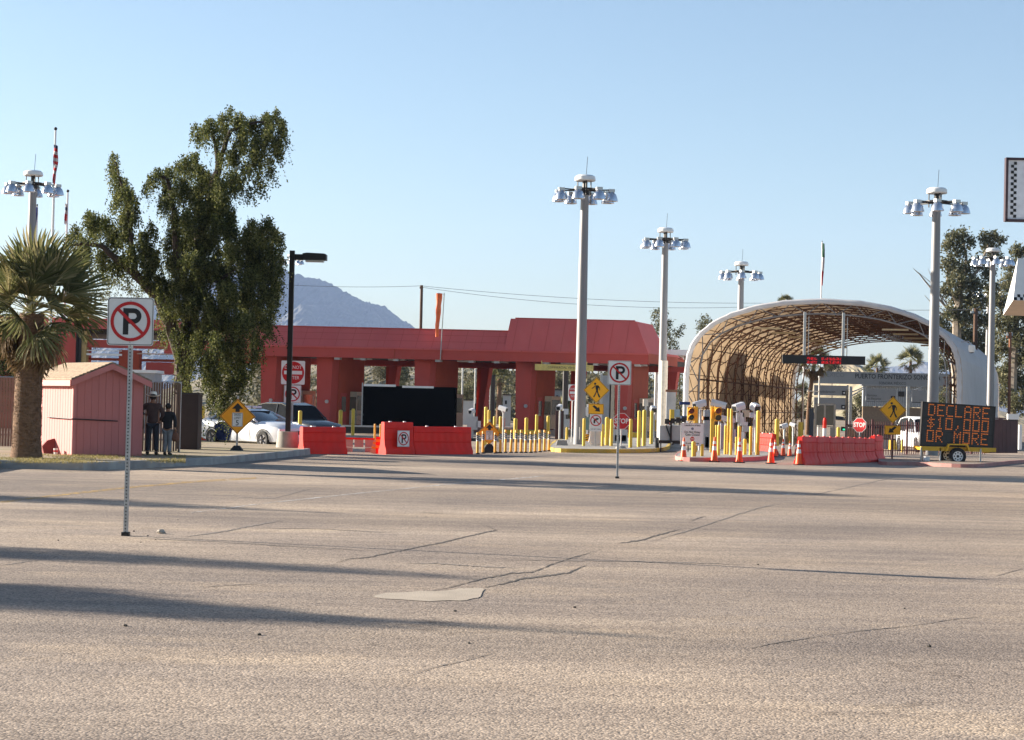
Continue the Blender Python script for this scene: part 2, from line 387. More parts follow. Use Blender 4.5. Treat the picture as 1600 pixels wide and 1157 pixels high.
ribbon('yellow_line', [(-40, 790), (0, 785), (100, 773), (200, 762), (300, 753), (400, 747)], 2.6, wy)
ribbon('white_line', [(300, 801), (420, 786), (560, 771), (700, 757), (850, 744)], 1.6, ww)
ribbon('white_line', [(1186, 770.5), (1258, 773)], 2.6, ww)
crackm = mat('crack_shadow_fill', (0.09, 0.075, 0.065), 0.95, 0, 0.3, 10)
seam = mat('asphalt_seam', (0.19, 0.16, 0.14), 0.95, 0, 0.3, 10)
z1 = lambda L_: [(400 + x / 2.667, 690 + y / 2.667) for x, y in L_]
z2 = lambda L_: [(1000 + x / 2.667, 690 + y / 2.667) for x, y in L_]
z0 = lambda L_: [(x / 3.044, 680 + y / 3.044) for x, y in L_]
for pts, wd, mm in ((z1([(300, 520), (380, 490), (470, 482), (560, 462), (620, 452), (700, 435), (780, 420), (880, 395), (960, 378), (1000, 370), (960, 350), (920, 340)]), 1.5, crackm),
                (z1([(730, 622), (820, 605), (930, 575), (1060, 550), (1150, 545), (1250, 505), (1330, 480), (1440, 450)]), 1.6, crackm),
                (z1([(950, 608), (1070, 585), (1100, 572), (1200, 560), (1300, 548), (1340, 530), (1380, 513)]), 2.6, crackm),
                (z1([(620, 508), (760, 508), (860, 516), (1000, 525), (1100, 527)]), 1.5, seam),
                (z1([(0, 430), (200, 440), (480, 455)]), .8, seam), (z1([(0, 360), (300, 365), (600, 380)]), .8, seam),
                (z1([(1000, 492), (1300, 496), (1600, 500)]) + z2([(200, 505), (480, 515)]), 1.0, seam),
                (z1([(1500, 425), (1600, 412)]) + z2([(90, 385), (170, 365)]), 1.8, crackm), (z2([(200, 332), (275, 312)]), 1.4, crackm),
                (z2([(0, 430), (200, 372), (420, 300), (500, 275), (590, 260)]), 1.3, seam), (z2([(60, 218), (150, 205), (250, 190)]), 1.0, seam),
                (z2([(440, 865), (560, 838), (650, 826), (760, 808)]), 1.4, seam), (z2([(760, 808), (900, 790), (1150, 765), (1300, 740), (1420, 730)]), 1.1, seam),
                (z2([(700, 225), (830, 200), (1010, 160), (1060, 150)]), .9, seam), (z2([(1480, 560), (1600, 528)]), 1.0, seam),
                (z0([(880, 485), (1080, 455), (1160, 437), (1350, 405)]), 2.0, seam), (z0([(0, 622), (90, 606), (185, 592)]), 1.1, seam),
                (z0([(640, 488), (1000, 505), (1520, 535)]), .8, seam), (z0([(1080, 295), (1300, 300), (1520, 245)]), .8, seam),
                (z0([(930, 725), (1100, 712), (1240, 705)]), 1.0, seam), (z1([(640, 975), (760, 935), (900, 905), (1000, 875)]), 1.3, seam)):
    ribbon('crack', pts, wd * .8, mm, jit=0.5, sub=11)
patchm = mat('concrete_patch', (0.40, 0.335, 0.265), 0.9, 0, 0.1, 3, bump=0.3, bscale=70)
pl = smooth_poly(z1([(475, 646), (520, 634), (560, 629), (640, 627), (700, 622), (760, 624), (820, 617), (860, 610), (905, 612), (960, 611), (945, 630), (935, 650), (900, 655), (870, 664), (790, 663), (700, 666), (620, 658), (560, 657)]), 1); pl = [(x + rng.normal() * .9, y + rng.normal() * .35) for x, y in pl]
m = MB(); m.add([G(x, y, 0.0045) for x, y in pl][::-1], [tuple(range(len(pl)))]); struct(m.build('concrete_patch', patchm))
# stray stones on the road
stonem = mat('pale_stone', (0.38, 0.34, 0.29), 0.9, 0, 0.2, 20); stoned = mat('dark_stone', (0.08, 0.07, 0.06), 0.9, 0, 0.2, 20)
def stone(px, py, r, mm, lab):
    b = bmesh.new(); bmesh.ops.create_icosphere(b, subdivisions=2, radius=r)
    for v in b.verts: v.co = Vector((v.co.x * 1.25, v.co.y, v.co.z * .75)) * (1 + .14 * rng.normal())
    me = bpy.data.meshes.new('stone'); b.to_mesh(me); b.free(); me.materials.append(mm)
    q = G(px, py); o = link('stone', me, loc=(q.x, q.y, r * .5)); tag(o, lab, 'stone', 'loose stones on the asphalt')
stone(252, 834, .045, stonem, 'pale rounded stone, largest of those beside the tall near sign post')
for px, py, r, lab in ((209, 831, .026, 'small dark stone close to the foot of the near sign post'), (231, 838, .022, 'small dark stone between the post foot and the pale stone'),
                  (220, 848, .018, 'tiny dark stone just in front of the near sign post'), (243, 844, .016, 'tiny dark stone in front of the pale rounded stone'),
                  (91, 845, .02, 'small dark stone on the edge of the tree shadow far from the post'), (196, 979, .03, 'brown stone below the widest shadow band'),
                  (405, 993, .03, 'dark stone on bare asphalt near the end of the wide shadow'), (278, 813, .016, 'tiny stone on the road behind the pale stone'),
                  (711, 956, .025, 'dark stone just below the concrete patch'), (898, 950, .026, 'dark stone right of the concrete patch'),
                  (1184, 883, .022, 'small stone at the end of the long straight seam'), (1452, 1011, .03, 'dark stone on the open asphalt near the crack end'),
                  (733, 1006, .02, 'small dark stone on the sunlit asphalt below the shadows'), (1413, 952, .018, 'tiny stone near the right hand crack')):
    stone(px, py, r * .48, stoned, lab)

# ------------------------------------------------------------------ mountains and hills
def ridge(name, prof, Y, depth, m_, rough=0.12, nx=150, ny=26, seed=0, base=-2):
    r_ = np.random.default_rng(seed); X0 = at(prof[0][0], Y).x; X1 = at(prof[-1][0], Y).x
    xs = np.linspace(X0, X1, nx); px_ = [P(a, b, Y).x for a, b in prof]; hz = [P(a, b, Y).z for a, b in prof]
    H = np.interp(xs, px_, hz)
    ph = r_.random((7, 3)) * 6.28
    vs = []; span = X1 - X0
    for j in range(ny):
        t = j / (ny - 1)                 # 0 front, 1 crest
        for i in range(nx):
            u = (xs[i] - X0) / span
            k = 0
            for q in range(7):
                fq = 2.3 * 1.75 ** q; k += math.sin(u * fq * 6.28 * (0.7 + .3 * math.sin(q)) + ph[q, 0] + 1.8 * math.sin(t * 3.1 + ph[q, 1])) * math.cos(t * fq * 1.2 + ph[q, 2]) / 1.55 ** q
            prof_t = t ** 0.9
            z = H[i] * prof_t * (1 + rough * k * 1.6 * (1 - t) ** .6) + (r_.normal() * H[i] * .006)
            vs.append((xs[i] + k * span * .006 * (1 - t), Y - depth * (1 - t) + depth * .10 * k * (1 - t) * t, max(base, z)))
    for i in range(nx): vs.append((xs[i], Y + depth * .5, base))
    fs = [(j * nx + i, j * nx + i + 1, (j + 1) * nx + i + 1, (j + 1) * nx + i) for j in range(ny) for i in range(nx - 1)]
    mb = MB(); mb.add(vs, fs); o = mb.build(name, m_, smooth=False); struct(o); return o
mtm = mat('mountain_rock', (0.105, 0.10, 0.10), 0.95, 0, 0.35, 0.01, bump=0.8, bscale=0.04, dirt=(0.10, 0.10, 0.065), dirt_amt=0.8)
ridge('mountain', [(180, 520), (260, 468), (330, 425), (385, 398), (420, 409), (441, 418), (456, 425), (479, 433), (495, 434.6), (515, 442), (533, 453), (551, 463), (571, 473), (585, 476), (600, 478), (614, 489), (625, 498), (638, 506), (670, 528), (720, 560)], 6500, 1900, mtm, 0.16, 190, 60, 3)
ridge('mountain', [(1270, 610), (1310, 590), (1336, 578), (1352, 572), (1375, 571), (1395, 574), (1415, 571), (1432, 563), (1450, 566), (1480, 580), (1540, 592), (1600, 600), (1700, 620)], 7200, 1300, mtm, 0.1, 100, 30, 8)
hillm = mat('dry_hillside', (0.25, 0.21, 0.145), 0.95, 0, 0.25, 0.12, bump=0.8, bscale=1.2, dirt=(0.10, 0.11, 0.045), dirt_amt=0.9)
ridge('hillside', [(330, 590), (420, 575), (520, 566), (590, 560), (650, 566), (720, 572), (760, 574), (820, 584), (900, 586), (1000, 590), (1100, 620)], 300, 90, hillm, 0.12, 140, 30, 5)
ridge('hill', [(1240, 640), (1270, 600), (1290, 575), (1306, 567), (1322, 564), (1340, 569), (1358, 580), (1400, 600), (1480, 630)], 620, 140, hillm, 0.12, 80, 24, 6)

# ------------------------------------------------------------------ haze
hz = MB(); hz.box(-5200, 5200, -58, 8200, -1.03, 760)
ho = hz.build('haze', mat('_tmp', (1, 1, 1))); ho.data.materials.clear()
hm = bpy.data.materials.new('air_haze'); hm.use_nodes = True; n_ = hm.node_tree
for x in list(n_.nodes): n_.nodes.remove(x)
vo = n_.nodes.new('ShaderNodeVolumePrincipled'); oo = n_.nodes.new('ShaderNodeOutputMaterial')
vo.inputs['Color'].default_value = (0.45, 0.62, 1.0, 1); vo.inputs['Density'].default_value = 0.00006; vo.inputs['Anisotropy'].default_value = 0.1
n_.links.new(vo.outputs[0], oo.inputs['Volume']); ho.data.materials.append(hm); ho['kind'] = 'stuff'
# ------------------------------------------------------------------ red inspection building (skewed plan: lanes run along DV)
DV = Vector((0.294, 0.956, 0)).normalized()
B0 = Vector((0, 125, 0))
def B(u, w_, z): return (B0.x + u + DV.x * w_, B0.y + DV.y * w_, z)
def bbox(mb, u0, u1, w0, w1, z0, z1, tu=None):
    """box in the building's skewed axes; tu = (u0, u1) of the top face when it tapers"""
    a0, a1 = tu if tu else (u0, u1)
    vs = [B(u0, w0, z0), B(u1, w0, z0), B(u0, w1, z0), B(u1, w1, z0), B(a0, w0, z1), B(a1, w0, z1), B(a0, w1, z1), B(a1, w1, z1)]
    return mb.add(vs, [(0, 2, 3, 1), (4, 5, 7, 6), (0, 1, 5, 4), (2, 6, 7, 3), (0, 4, 6, 2), (1, 3, 7, 5)])
UX = lambda px: (px - 800) / 24.0
bld = thing('inspection_building', 'long low red border inspection building with sloping parapet, open lanes and tapered piers', 'building', (0, 0, 0))
UL, UR = UX(255), UX(1012)
RF = B(UR, 0, 0)
# roof band: ledge, sloping face, low parapet and raised parapet
m = MB()
def band(mb, u0, u1, zl, zt, back, lean0=0, lean1=0):
    vs = [B(u0, 0.05, zl), B(u1, 0.05, zl), B(u1 + lean1, back, zt), B(u0 + lean0, back, zt), B(u0, 6, zl), B(u1, 6, zl), B(u1 + lean1, 6, zt), B(u0 + lean0, 6, zt)]
    mb.add(vs, [(0, 1, 2, 3), (3, 2, 6, 7), (1, 5, 6, 2), (4, 0, 3, 7), (5, 4, 7, 6)])
band(m, UL, UX(786.5), 5.46, 6.72, 0.95)
m.build('low_parapet', redf, bld)
m = MB(); band(m, UX(786.5), UR, 5.46, 7.58, 1.3, 0.02, -1.1); m.build('raised_parapet', redf, bld)
m = MB(); bbox(m, UX(786.5) + .3, UR - 1.25, 1.38, 1.62, 7.585, 7.66); bbox(m, UL, UX(786.5) - .02, .9, 1.1, 6.725, 6.78); m.build('coping', redp, bld)
m = MB(); bbox(m, UL, UR + .02, -0.02, 0.06, 5.36, 5.455); m.build('ledge', redf, bld)
m = MB(); bbox(m, UL, UR, 0.062, 0.5, 4.74, 5.36); m.build('fascia', redp, bld)
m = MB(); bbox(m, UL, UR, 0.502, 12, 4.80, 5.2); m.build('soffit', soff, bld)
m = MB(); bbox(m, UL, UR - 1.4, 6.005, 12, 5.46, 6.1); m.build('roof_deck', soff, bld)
m = MB()
for k in range(9):
    u = UX(430) + k * 3.2
    bbox(m, u, u + .03, -0.03, -0.021, 5.37, 5.45)
for px in (615, 689): bbox(m, UX(px), UX(px) + .05, 0.03, 0.058, 4.74, 5.35)
stuff(m.build('panel_joint', redo, bld))
m = MB(); bbox(m, UX(573), UX(726), 10, 12, 6.12, 7.12, (UX(573) + .5, UX(726) - .5)); m.build('rear_parapet', redo, bld)
m = MB()
def onband(u, f, back, zl=5.46, zt=6.72): return B(u, .05 + (back - .05) * f - .012, zl + (zt - zl) * f + .004)
for f in (.36, .70):
    a0, a1, b0, b1 = onband(UL, f, .95), onband(UX(786), f, .95), onband(UX(786), f + .018, .95), onband(UL, f + .018, .95); m.add([a0, a1, b0, b1], [(0, 1, 2, 3)])
stuff(m.build('sheet_seam', redp, bld))
m = MB()
for k in range(34):
    u = UL + .6 + k * 1.05; hi = u > UX(786.5) + .3; zt_, bk_ = (7.58, 1.3) if hi else (6.72, .95)
    if hi and u > UR - 1.4: continue
    q0, q1 = onband(u, .01, bk_, 5.46, zt_), onband(u, .985, bk_, 5.46, zt_); m.add([q0, (q0[0] + .022, q0[1], q0[2]), (q1[0] + .022, q1[1], q1[2]), q1], [(0, 1, 2, 3)])
stuff(m.build('standing_seam', redp, bld))
for px in (520, 560, 612, 678, 730, 770, 848, 925, 990):
    m = MB(); bbox(m, UX(px), UX(px) + .35, .2, .55, 4.60, 4.739); m.build('lane_fixture', galv, bld)
# right hand return of the canopy, turning away from the camera
m = MB()
p0, p1 = Vector(B(UR, 0.06, 0)), P(1068, 600, 139); p1.z = 0
p2, p3 = P(1068, 600, 147), Vector(B(UR, 9, 0)); p2.z = 0
def quadslab(mb, a, b, c, d, z0, z1): return mb.slab([(a.x, a.y), (b.x, b.y), (c.x, c.y), (d.x, d.y)], z0, z1)
off = Vector((.02, 0, 0))
quadslab(m, p0 + off, p1, p2, p3 + off, 4.82, 5.46); m.build('side_fascia', redo, bld)
m = MB(); quadslab(m, p0 + off + Vector((0, 1, 0)), p1 + Vector((0, 1, 0)), p2, p3 + off, 5.47, 5.62); m.build('side_roof', redf, bld)
# piers
piers = [(UX(398), 1.05), (UX(486), 1.05), (UX(640), 1.05), (UX(799), 1.08), (UX(955), .95)]
dglass = mat('booth_glass', (0.01, 0.011, 0.013), 0.12, 0, .05, 4, spec=0.6)
for i, (u, wd) in enumerate(piers):
    m = MB(); bbox(m, u + .10, u + wd - .14, 0.9, 2.1, 0.3, 4.8, (u, u + wd)); m.build('pier', redp, bld)
    m = MB(); bbox(m, u + .25, u + wd - .06, 2.11, 6.6, 0.3, 4.795, (u + .1, u + wd + .01)); bw = m.build('booth_wall', redo, bld)
    uu = u + wd - .02
    m = MB(); bbox(m, uu, uu + .03, 2.45, 3.5, 0.35, 2.45); dr = m.build('door', redp, bld)
    m = MB(); bbox(m, uu + .031, uu + .045, 2.6, 3.35, 1.2, 2.2); m.build('door_window', dglass, dr)
    m = MB(); bbox(m, uu - .1, uu + .45, 4.2, 6.5, 0.35, 2.55); bt = m.build('booth_box', beige, bld)
    m = MB(); bbox(m, uu + .451, uu + .47, 4.3, 6.2, 1.3, 2.3); bbox(m, uu, uu + .40, 4.17, 4.199, 1.3, 2.2); m.build('pane', dglass, bt)
    m = MB(); bbox(m, u + 1.45, u + 1.75, 9.5, 10.3, 0.3, 4.795, (u + 1.75, u + 2.35)); m.build('slanted_pier', redp, bld)
    m = MB(); bbox(m, u + 1.0, u + 1.5, 10.9, 12, 0.3, 4.79, (u + 1.0, u + 1.6)); m.build('rear_booth_wall', redo, bld)
    m = MB(); m.tube([B(u + .75, .88, 1.85), B(u + .75, .78, 1.85)], .12, 10); m.build('gauge', galv, bld)
    m = MB(); bbox(m, u - .5, u + 2.3, -1.6, 18, -0.02, 0.3); struct_ = m.build('lane_island', conc, bld)
    m = MB(); bbox(m, u - .52, u + 2.32, -1.72, -1.601, -0.02, 0.31); m.build('island_nose', yelp, struct_)
# rear cross beams and lane lights
for w_ in (8, 11.6):
    m = MB(); bbox(m, UL, UR + 1, w_, w_ + .3, 4.45, 4.795); m.build('cross_beam', redp, bld)
for k in range(10):
    u = UX(470) + k * 2.3
    m = MB(); bbox(m, u, u + 1.1, 3.0, 3.4, 4.69, 4.79); m.build('soffit_light', white, bld)
# yellow clearance board over the fourth lane
cb = thing('clearance_board', 'narrow yellow lane sign board hanging under the red fascia behind the tall light mast', 'sign', B(UX(882), -.1, 4.4))
m = MB(); m.box(-1.9, 1.9, -.04, .04, -.2, .2); m.box(-1.5, -1.44, -.02, .02, .2, .42); m.box(1.44, 1.5, -.02, .02, .2, .42); m.build('board', mat('clearance_yellow', (.62, .5, .16), .6), cb)
text('COMMERCIAL VEHICLES', .2, darkm, cb, 0, 0, -.045)

# black screened lorry trailer parked in the third lane
bt = thing('black_trailer', 'big black box trailer standing behind the red barriers under the canopy', 'trailer', (0, 0, 0))
bkm = mat('black_screen', (0.002, 0.002, 0.002), 0.9, 0, 0.3, 1, spec=0.0)
Yt = 112.0; s_ = F / Yt
a = P(567, 601, Yt); b = P(712, 604, Yt)
zt = a.z; zb = 0.35
m = MB(); m.box(a.x, b.x, Yt, Yt + 3.2, zb, zt - .05); m.build('box_body', bkm, bt)
m = MB(); m.box(P(583, 0, Yt).x, P(633, 0, Yt).x, Yt - .04, Yt - .002, zt - .10, zt + .03); m.build('roof_rail', white, bt)
m = MB(); m.box(P(643, 0, Yt).x, P(692, 0, Yt).x, Yt - .04, Yt - .002, zt - .14, zt - .02); m.build('roof_rail', white, bt)
m = MB(); m.box(a.x - .05, a.x + .02, Yt - .06, Yt - .003, .5, zt + .1); m.build('corner_post', alu, bt)
m = MB(); m.box(a.x - 1.9, a.x + 2.0, Yt - 1.2, Yt - .07, .05, .5); m.build('grey_step', darkm, bt)
m = MB(); m.box(a.x - 1.95, a.x + 2.05, Yt - 1.25, Yt - 1.201, .42, .52); m.build('step_edge', galv, bt)
for i in range(3): m = MB(); m.tube([(a.x + 2.2 + i * 1.1, Yt + .3, .42), (a.x + 2.2 + i * 1.1, Yt + .02, .42)], .42, 14); m.build('wheel', rubber, bt)
grl = mat('grey_lettering', (.10, .10, .10), .7)
text('20989', .2, grl, bt, P(577.5, 0, Yt).x, Z(577, 649, Yt), Yt - .01); text('Truck', .2, grl, bt, P(577.5, 0, Yt).x, Z(577, 657, Yt), Yt - .01)

# low wing at the left behind the shed
wing = thing('canopy_wing', 'dark red lower canopy wing with tan pillar and pipes seen behind the pink shed', 'building', (0, 0, 0))
Yw = 104.0
def wb(nm, x0, x1, y0, y1, mt, dy=.5, y_off=0, depth=None):
    a = P(x0, y0, Yw + y_off); c = P(x1, y1, Yw + y_off); m = MB(); m.box(a.x, c.x, Yw + y_off, Yw + y_off + dy, c.z, a.z); return m.build(nm, mt, wing)
wb('fascia', -60, 278, 493, 517, redf, 9)
wb('wall', -60, 30, 517.1, 692, redp, 4, .1)
wb('wall', 62, 114, 517.1, 692, redp, 4, .1)
wb('tan_pillar', 115, 131, 517.1, 690, mat('tan_pillar_paint', (.42, .30, .13), .7), .6, .3)
wb('beam', 131.2, 272, 530.5, 546, redp, .5, .5)
wb('pipe_rail', 131.2, 190, 547, 549.5, white, .1, .4); wb('pipe_rail', 131.2, 190, 552, 556.5, white, .1, .35); wb('pipe_rail', 214, 272, 552, 555, mat('pink_pipe', (.5, .3, .22), .6), .1, .4)
wb('pillar', 186, 214, 547, 690, redo, .8, .6)
wb('hanging_panel', 228, 274, 566, 586, redp, .6, .7)
wb('lower_beam', 131.2, 272, 559, 566, redo, .5, 1.2)
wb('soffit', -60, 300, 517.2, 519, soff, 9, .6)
wb('white_sign_box', 63, 68, 520, 566, white, .2, -.3); wb('grey_sign_box', 69, 75, 522, 554, greyp, .2, -.3)
for k, x in enumerate((118, 122)): wb('conduit', x, x + 1, 517.5, 690, darkm, .06, .2)
# low things between the wing and the main building
cabn = thing('grey_kiosk', 'grey windowless kiosk partly hidden behind the slatted fence and big tree', 'kiosk', at(200, 99))
m = MB(); m.box(-.8, 1.3, 0, 2, 0, 3.1); m.build('kiosk_wall', greyp, cabn); m = MB(); m.box(-.9, 1.4, -.1, 2.1, 3.101, 3.25); m.build('kiosk_roof', white, cabn)

# ------------------------------------------------------------------ arched fabric canopy
AL = P(1070, 640, 111); AL.z = 0
ax = Vector((0.3080 * .956 / .956, 1, 0)); ax = Vector((0.294, 0.956, 0)); cr = Vector((0.956, -0.294, 0))
W = 15.55; LEN = 40.0; NB = 14
pr = [(0, 0), (0, 1.6), (0, 3.2), (.02, 4.2), (.12, 5.0), (.38, 5.7), (.85, 6.32), (1.6, 6.93), (2.6, 7.42), (4.0, 7.85), (5.6, 8.13)]
PR = pr + [(W / 2, 8.25)] + [(W - a, b) for a, b in pr[::-1]]
def off_prof(prf, d):
    out = []
    for i, p in enumerate(prf):
        a = Vector(prf[max(i - 1, 0)]); b = Vector(prf[min(i + 1, len(prf) - 1)]); t = (b - a).normalized(); nn = Vector((t.y, -t.x))
        if i in (0, len(prf) - 1): nn = Vector((1 if i == 0 else -1, 0))
        out.append((p[0] + nn.x * d, p[1] + nn.y * d))
    return out
def A(s, z, t): q = AL + cr * s + ax * t; return (q.x, q.y, z)
arch = thing('arched_canopy', 'large white fabric barrel canopy on steel trusses over the traffic lanes', 'canopy', (0, 0, 0))
skin = mat('white_fabric_skin', (0.78, 0.78, 0.80), 0.6, 0, 0.05, 1.2, dirt=(0.66, 0.64, 0.64), dirt_amt=0.5, bump=.2, bscale=3)
lin = mat('tan_fabric_lining', (0.70, 0.54, 0.36), 0.8, 0, 0.1, 0.8, dirt=(0.58, 0.43, 0.27), dirt_amt=0.5)
for m_ in (skin, lin):      # fabric lets the sun glow through
    n = m_.node_tree; b_ = n.nodes['Principled BSDF']; o_ = n.nodes['Material Output']; tr = n.nodes.new('ShaderNodeBsdfTranslucent'); mx = n.nodes.new('ShaderNodeMixShader'); mx.inputs[0].default_value = .45
    n.links.new(b_.inputs['Base Color'].links[0].from_socket, tr.inputs[0]); n.links.new(b_.outputs[0], mx.inputs[1]); n.links.new(tr.outputs[0], mx.inputs[2]); n.links.new(mx.outputs[0], o_.inputs[0])
O_ = off_prof(PR, -0.06); I_ = off_prof(PR, 0.0)
# outer skin scalloped between the frames
m = MB(); rings = []
NS = NB * 4
for k in range(NS + 1):
    t = LEN * k / NS; sag = 0.05 * abs(math.sin(PI * k / 4)); q = off_prof(PR, -0.08 + sag)
    rings.append([A(s, z, t) for s, z in q])
m.loft(rings, close=False, caps=False); m.build('outer_skin', skin, arch, smooth=False)
m = MB(); m.loft([[A(s, z, t) for s, z in I_] for t in (0.02, LEN)], close=False, caps=False)
lining = m.build('lining', lin, arch)
# rolled edge band at the mouth, laced: a pale tube with pleats
edge = off_prof(PR, 0.08)
fine = []
for i in range(len(edge) - 1):
    for k in range(4): fine.append(Vector(edge[i]).lerp(Vector(edge[i + 1]), k / 4))
fine.append(Vector(edge[-1]))
m = MB(); m.tube([A(p[0], p[1], -0.08) for p in fine], [0.15 + 0.018 * math.sin(i * 2.4) for i in range(len(fine))], 8); m.build('edge_roll', skin, arch, smooth=True)
m = MB(); m.tube([A(p[0], p[1], LEN + .02) for p in fine], 0.15, 6); m.build('edge_roll', skin, arch)
ribm = mat('truss_steel_warm_bounce', (0.15, 0.075, 0.045), 0.6, 0.15, 0.15, 3)  # grey truss steel with the lining's warm bounce light put into its colour
ribg = mat('grey_truss_steel', (0.30, 0.30, 0.31), 0.5, 0.4, 0.1, 4)
C1 = off_prof(PR, 0.14); C2 = off_prof(PR, 0.78)
def fineprof(c, n):   # resample by arclength
    pts = [Vector(p) for p in c]; L_ = [0]
    for i in range(1, len(pts)): L_.append(L_[-1] + (pts[i] - pts[i - 1]).length)
    out = []
    for k in range(n):
        d = L_[-1] * k / (n - 1); i = min(len(pts) - 2, max(0, next((j for j in range(len(L_) - 1) if L_[j + 1] >= d - 1e-6), len(L_) - 2)))
        out.append(pts[i].lerp(pts[i + 1], (d - L_[i]) / max(1e-6, L_[i + 1] - L_[i])))
    return out
FN = 31
f1 = fineprof(C1, FN); f2 = fineprof(C2, FN)
for k in range(NB + 1):
    t = LEN * k / NB; mm = ribg if k == 0 else ribm
    m = MB()
    for ch, rr in ((f1, .036), (f2, .048)):
        m.tube([A(p.x, p.y, t + .12) for p in ch], rr, 5)
    o = m.build('truss_rib', mm, arch)
    m = MB()
    for i in range(FN - 1):
        a, b = (f1[i], f2[i + 1]) if i % 2 else (f2[i], f1[i + 1])
        m.tube([A(a.x, a.y, t + .12), A(b.x, b.y, t + .12)], .028, 4, cap=False)
    m.build('web_brace', mm, o)
pur = fineprof(C2, 15); pur1 = fineprof(C1, 29)
for i, p in enumerate(pur):
    if i in (0, 14): continue
    m = MB(); m.tube([A(p.x, p.y, .13), A(p.x, p.y, LEN)], .05 if i in (2, 12) else .032, 5); m.build('purlin', ribm, arch)
for i in range(1, 28):
    p = pur1[i]; m = MB(); m.tube([A(p.x, p.y, .13), A(p.x, p.y, LEN)], .022, 4); m.build('purlin', ribm, arch)
m = MB()
for k in range(NB):
    t0, t1 = LEN * k / NB + .12, LEN * (k + 1) / NB + .12
    for i in range(0, 28, 2):
        a, b = pur1[i], pur1[min(28, i + 2)]
        if (i // 2 + k) % 2: a, b = b, a
        m.tube([A(a.x, a.y, t0), A(b.x, b.y, t1)], .02, 3, cap=False)
m.build('cross_bracing', ribm, arch)
fix = mat('strip_light', (.7, .62, .45), .5)
for k in range(6):
    for s in (4.2, 11.6):
        m = MB(); t = 3 + k * 6.2; q = A(s, 6.72, t)
        m.box(-.75, .75, -.12, .12, -.05, .05, Matrix.Translation(q) @ Matrix.Rotation(-.3, 4, 'Z')); m.build('strip_light', fix, arch)

# hanging red dot sign inside the mouth
Yh = 107.0
a = P(1223, 558, Yh); b = P(1352, 566, Yh)
ld = thing('electronic_lane_sign', 'long black hanging sign with red dotted characters inside the arched canopy mouth', 'sign', ((a.x + b.x) / 2, Yh, (Z(1223, 557, Yh) + Z(1352, 568, Yh)) / 2), ry=R(1.9) * 0)
hw = (b.x - a.x) / 2
m = MB(); m.box(-hw, hw, 0, .3, -.24, .24); m.build('sign_box', black, ld)
for dx in (-(1287 - 1256.5) / F * Yh, (1317 - 1287) / F * Yh):
    m = MB(); m.box(dx - .07, dx + .07, .06, .2, .241, 2.65); m.box(dx + .2, dx + .24, .1, .16, .241, 2.4); m.build('hanger', alu, ld)
redl = mat('red_led', (0.75, 0.01, 0.015), 0.5, 0, 0.1, 5, emit=0.35)
m = MB(); r5 = random.Random(4)
for row in (0, 1):
    for c in range(56):
        for rr in range(5):
            if c % 6 == 5 or (c // 6 in (3,) ) or r5.random() < .38: continue
            x = -.95 + c * .034; z = .13 - row * .2 - rr * .032
            if 0: continue
            m.box(x, x + .024, -.012, -.002, z - .02, z)
stuff(m.build('red_dots', redl, ld))

# ------------------------------------------------------------------ high masts
def make_mast(label, loc, H, k, group, rz=0.0, whip=1.0):
    """k scales the head; H is the height of the bottom of the lamps"""
    t = thing('light_mast', label, 'light mast', loc, rz, group)
    m = MB(); m.tube([(0, 0, 0), (0, 0, H * .35), (0, 0, H + .35 * k)], [.29 * k, .25 * k, .19 * k], 12); po = m.build('pole', mastm, t, smooth=True)
    m = MB(); m.box(-.09 * k, .09 * k, -.33 * k, -.2 * k, .35, .95); m.build('hatch', mastm, po)
    m = MB(); m.cyl(0, 0, H + .3 * k, H + .62 * k, .26 * k, .2 * k, 10)
    for q in range(3):
        a = 2 * PI * q / 3 + .4; m.tube([(.36 * k * math.cos(a), .36 * k * math.sin(a), H + .3 * k), (.36 * k * math.cos(a), .36 * k * math.sin(a), H + 1.0 * k)], .03 * k, 5)
    m.cyl(0, 0, H + .62 * k, H + .95 * k, .12 * k, .12 * k, 8); m.build('winch_head', darkm, t)
    m = MB(); m.lathe([(0.02, 0), (.46 * k, 0), (.5 * k, .05 * k), (.47 * k, .2 * k), (.38 * k, .27 * k), (.02, .29 * k)], 18, (0, 0, H + .95 * k)); m.build('cap', white, t, smooth=True)
    m = MB(); m.tube([(.05 * k, 0, H + 1.2 * k), (.1 * k, 0, H + (1.25 + .85 * whip) * k)], .012 * k, 4); m.build('lightning_rod', darkm, t)
    m = MB(); m.lathe([(.5 * k, H + .52 * k), (.56 * k, H + .52 * k), (.56 * k, H + .6 * k), (.5 * k, H + .6 * k), (.5 * k, H + .52 * k)], 16)
    for q in range(8):
        a = 2 * PI * (q + .35) / 8; c_, s_ = math.cos(a), math.sin(a); m.tube([(.2 * k * c_, .2 * k * s_, H + .52 * k), (1.3 * k * c_, 1.3 * k * s_, H + .52 * k)], .035 * k, 5)
    m.build('ring', darkm, t)
    lm = MB(); lm.lathe([(.05, .42), (.13, .42), (.16, .36), (.2, .34), (.25, .25), (.3, .08), (.31, 0), (.295, 0), (.28, .08), (.2, .28), (.05, .32)], 14)
    lme = lm.mesh('luminaire', reflector, True)
    gm = MB(); gm.box(-.14, .14, -.12, .12, .42, .56); gme = gm.mesh('ballast_box', alu)
    for q in range(8):
        a = 2 * PI * (q + .35) / 8; x, y = 1.27 * k * math.cos(a), 1.27 * k * math.sin(a)
        l = link('luminaire', lme, t, (x, y, H), None, (k, k, k)); link('ballast_box', gme, l)
    return t
GM = 'high masts with rings of eight floodlights'
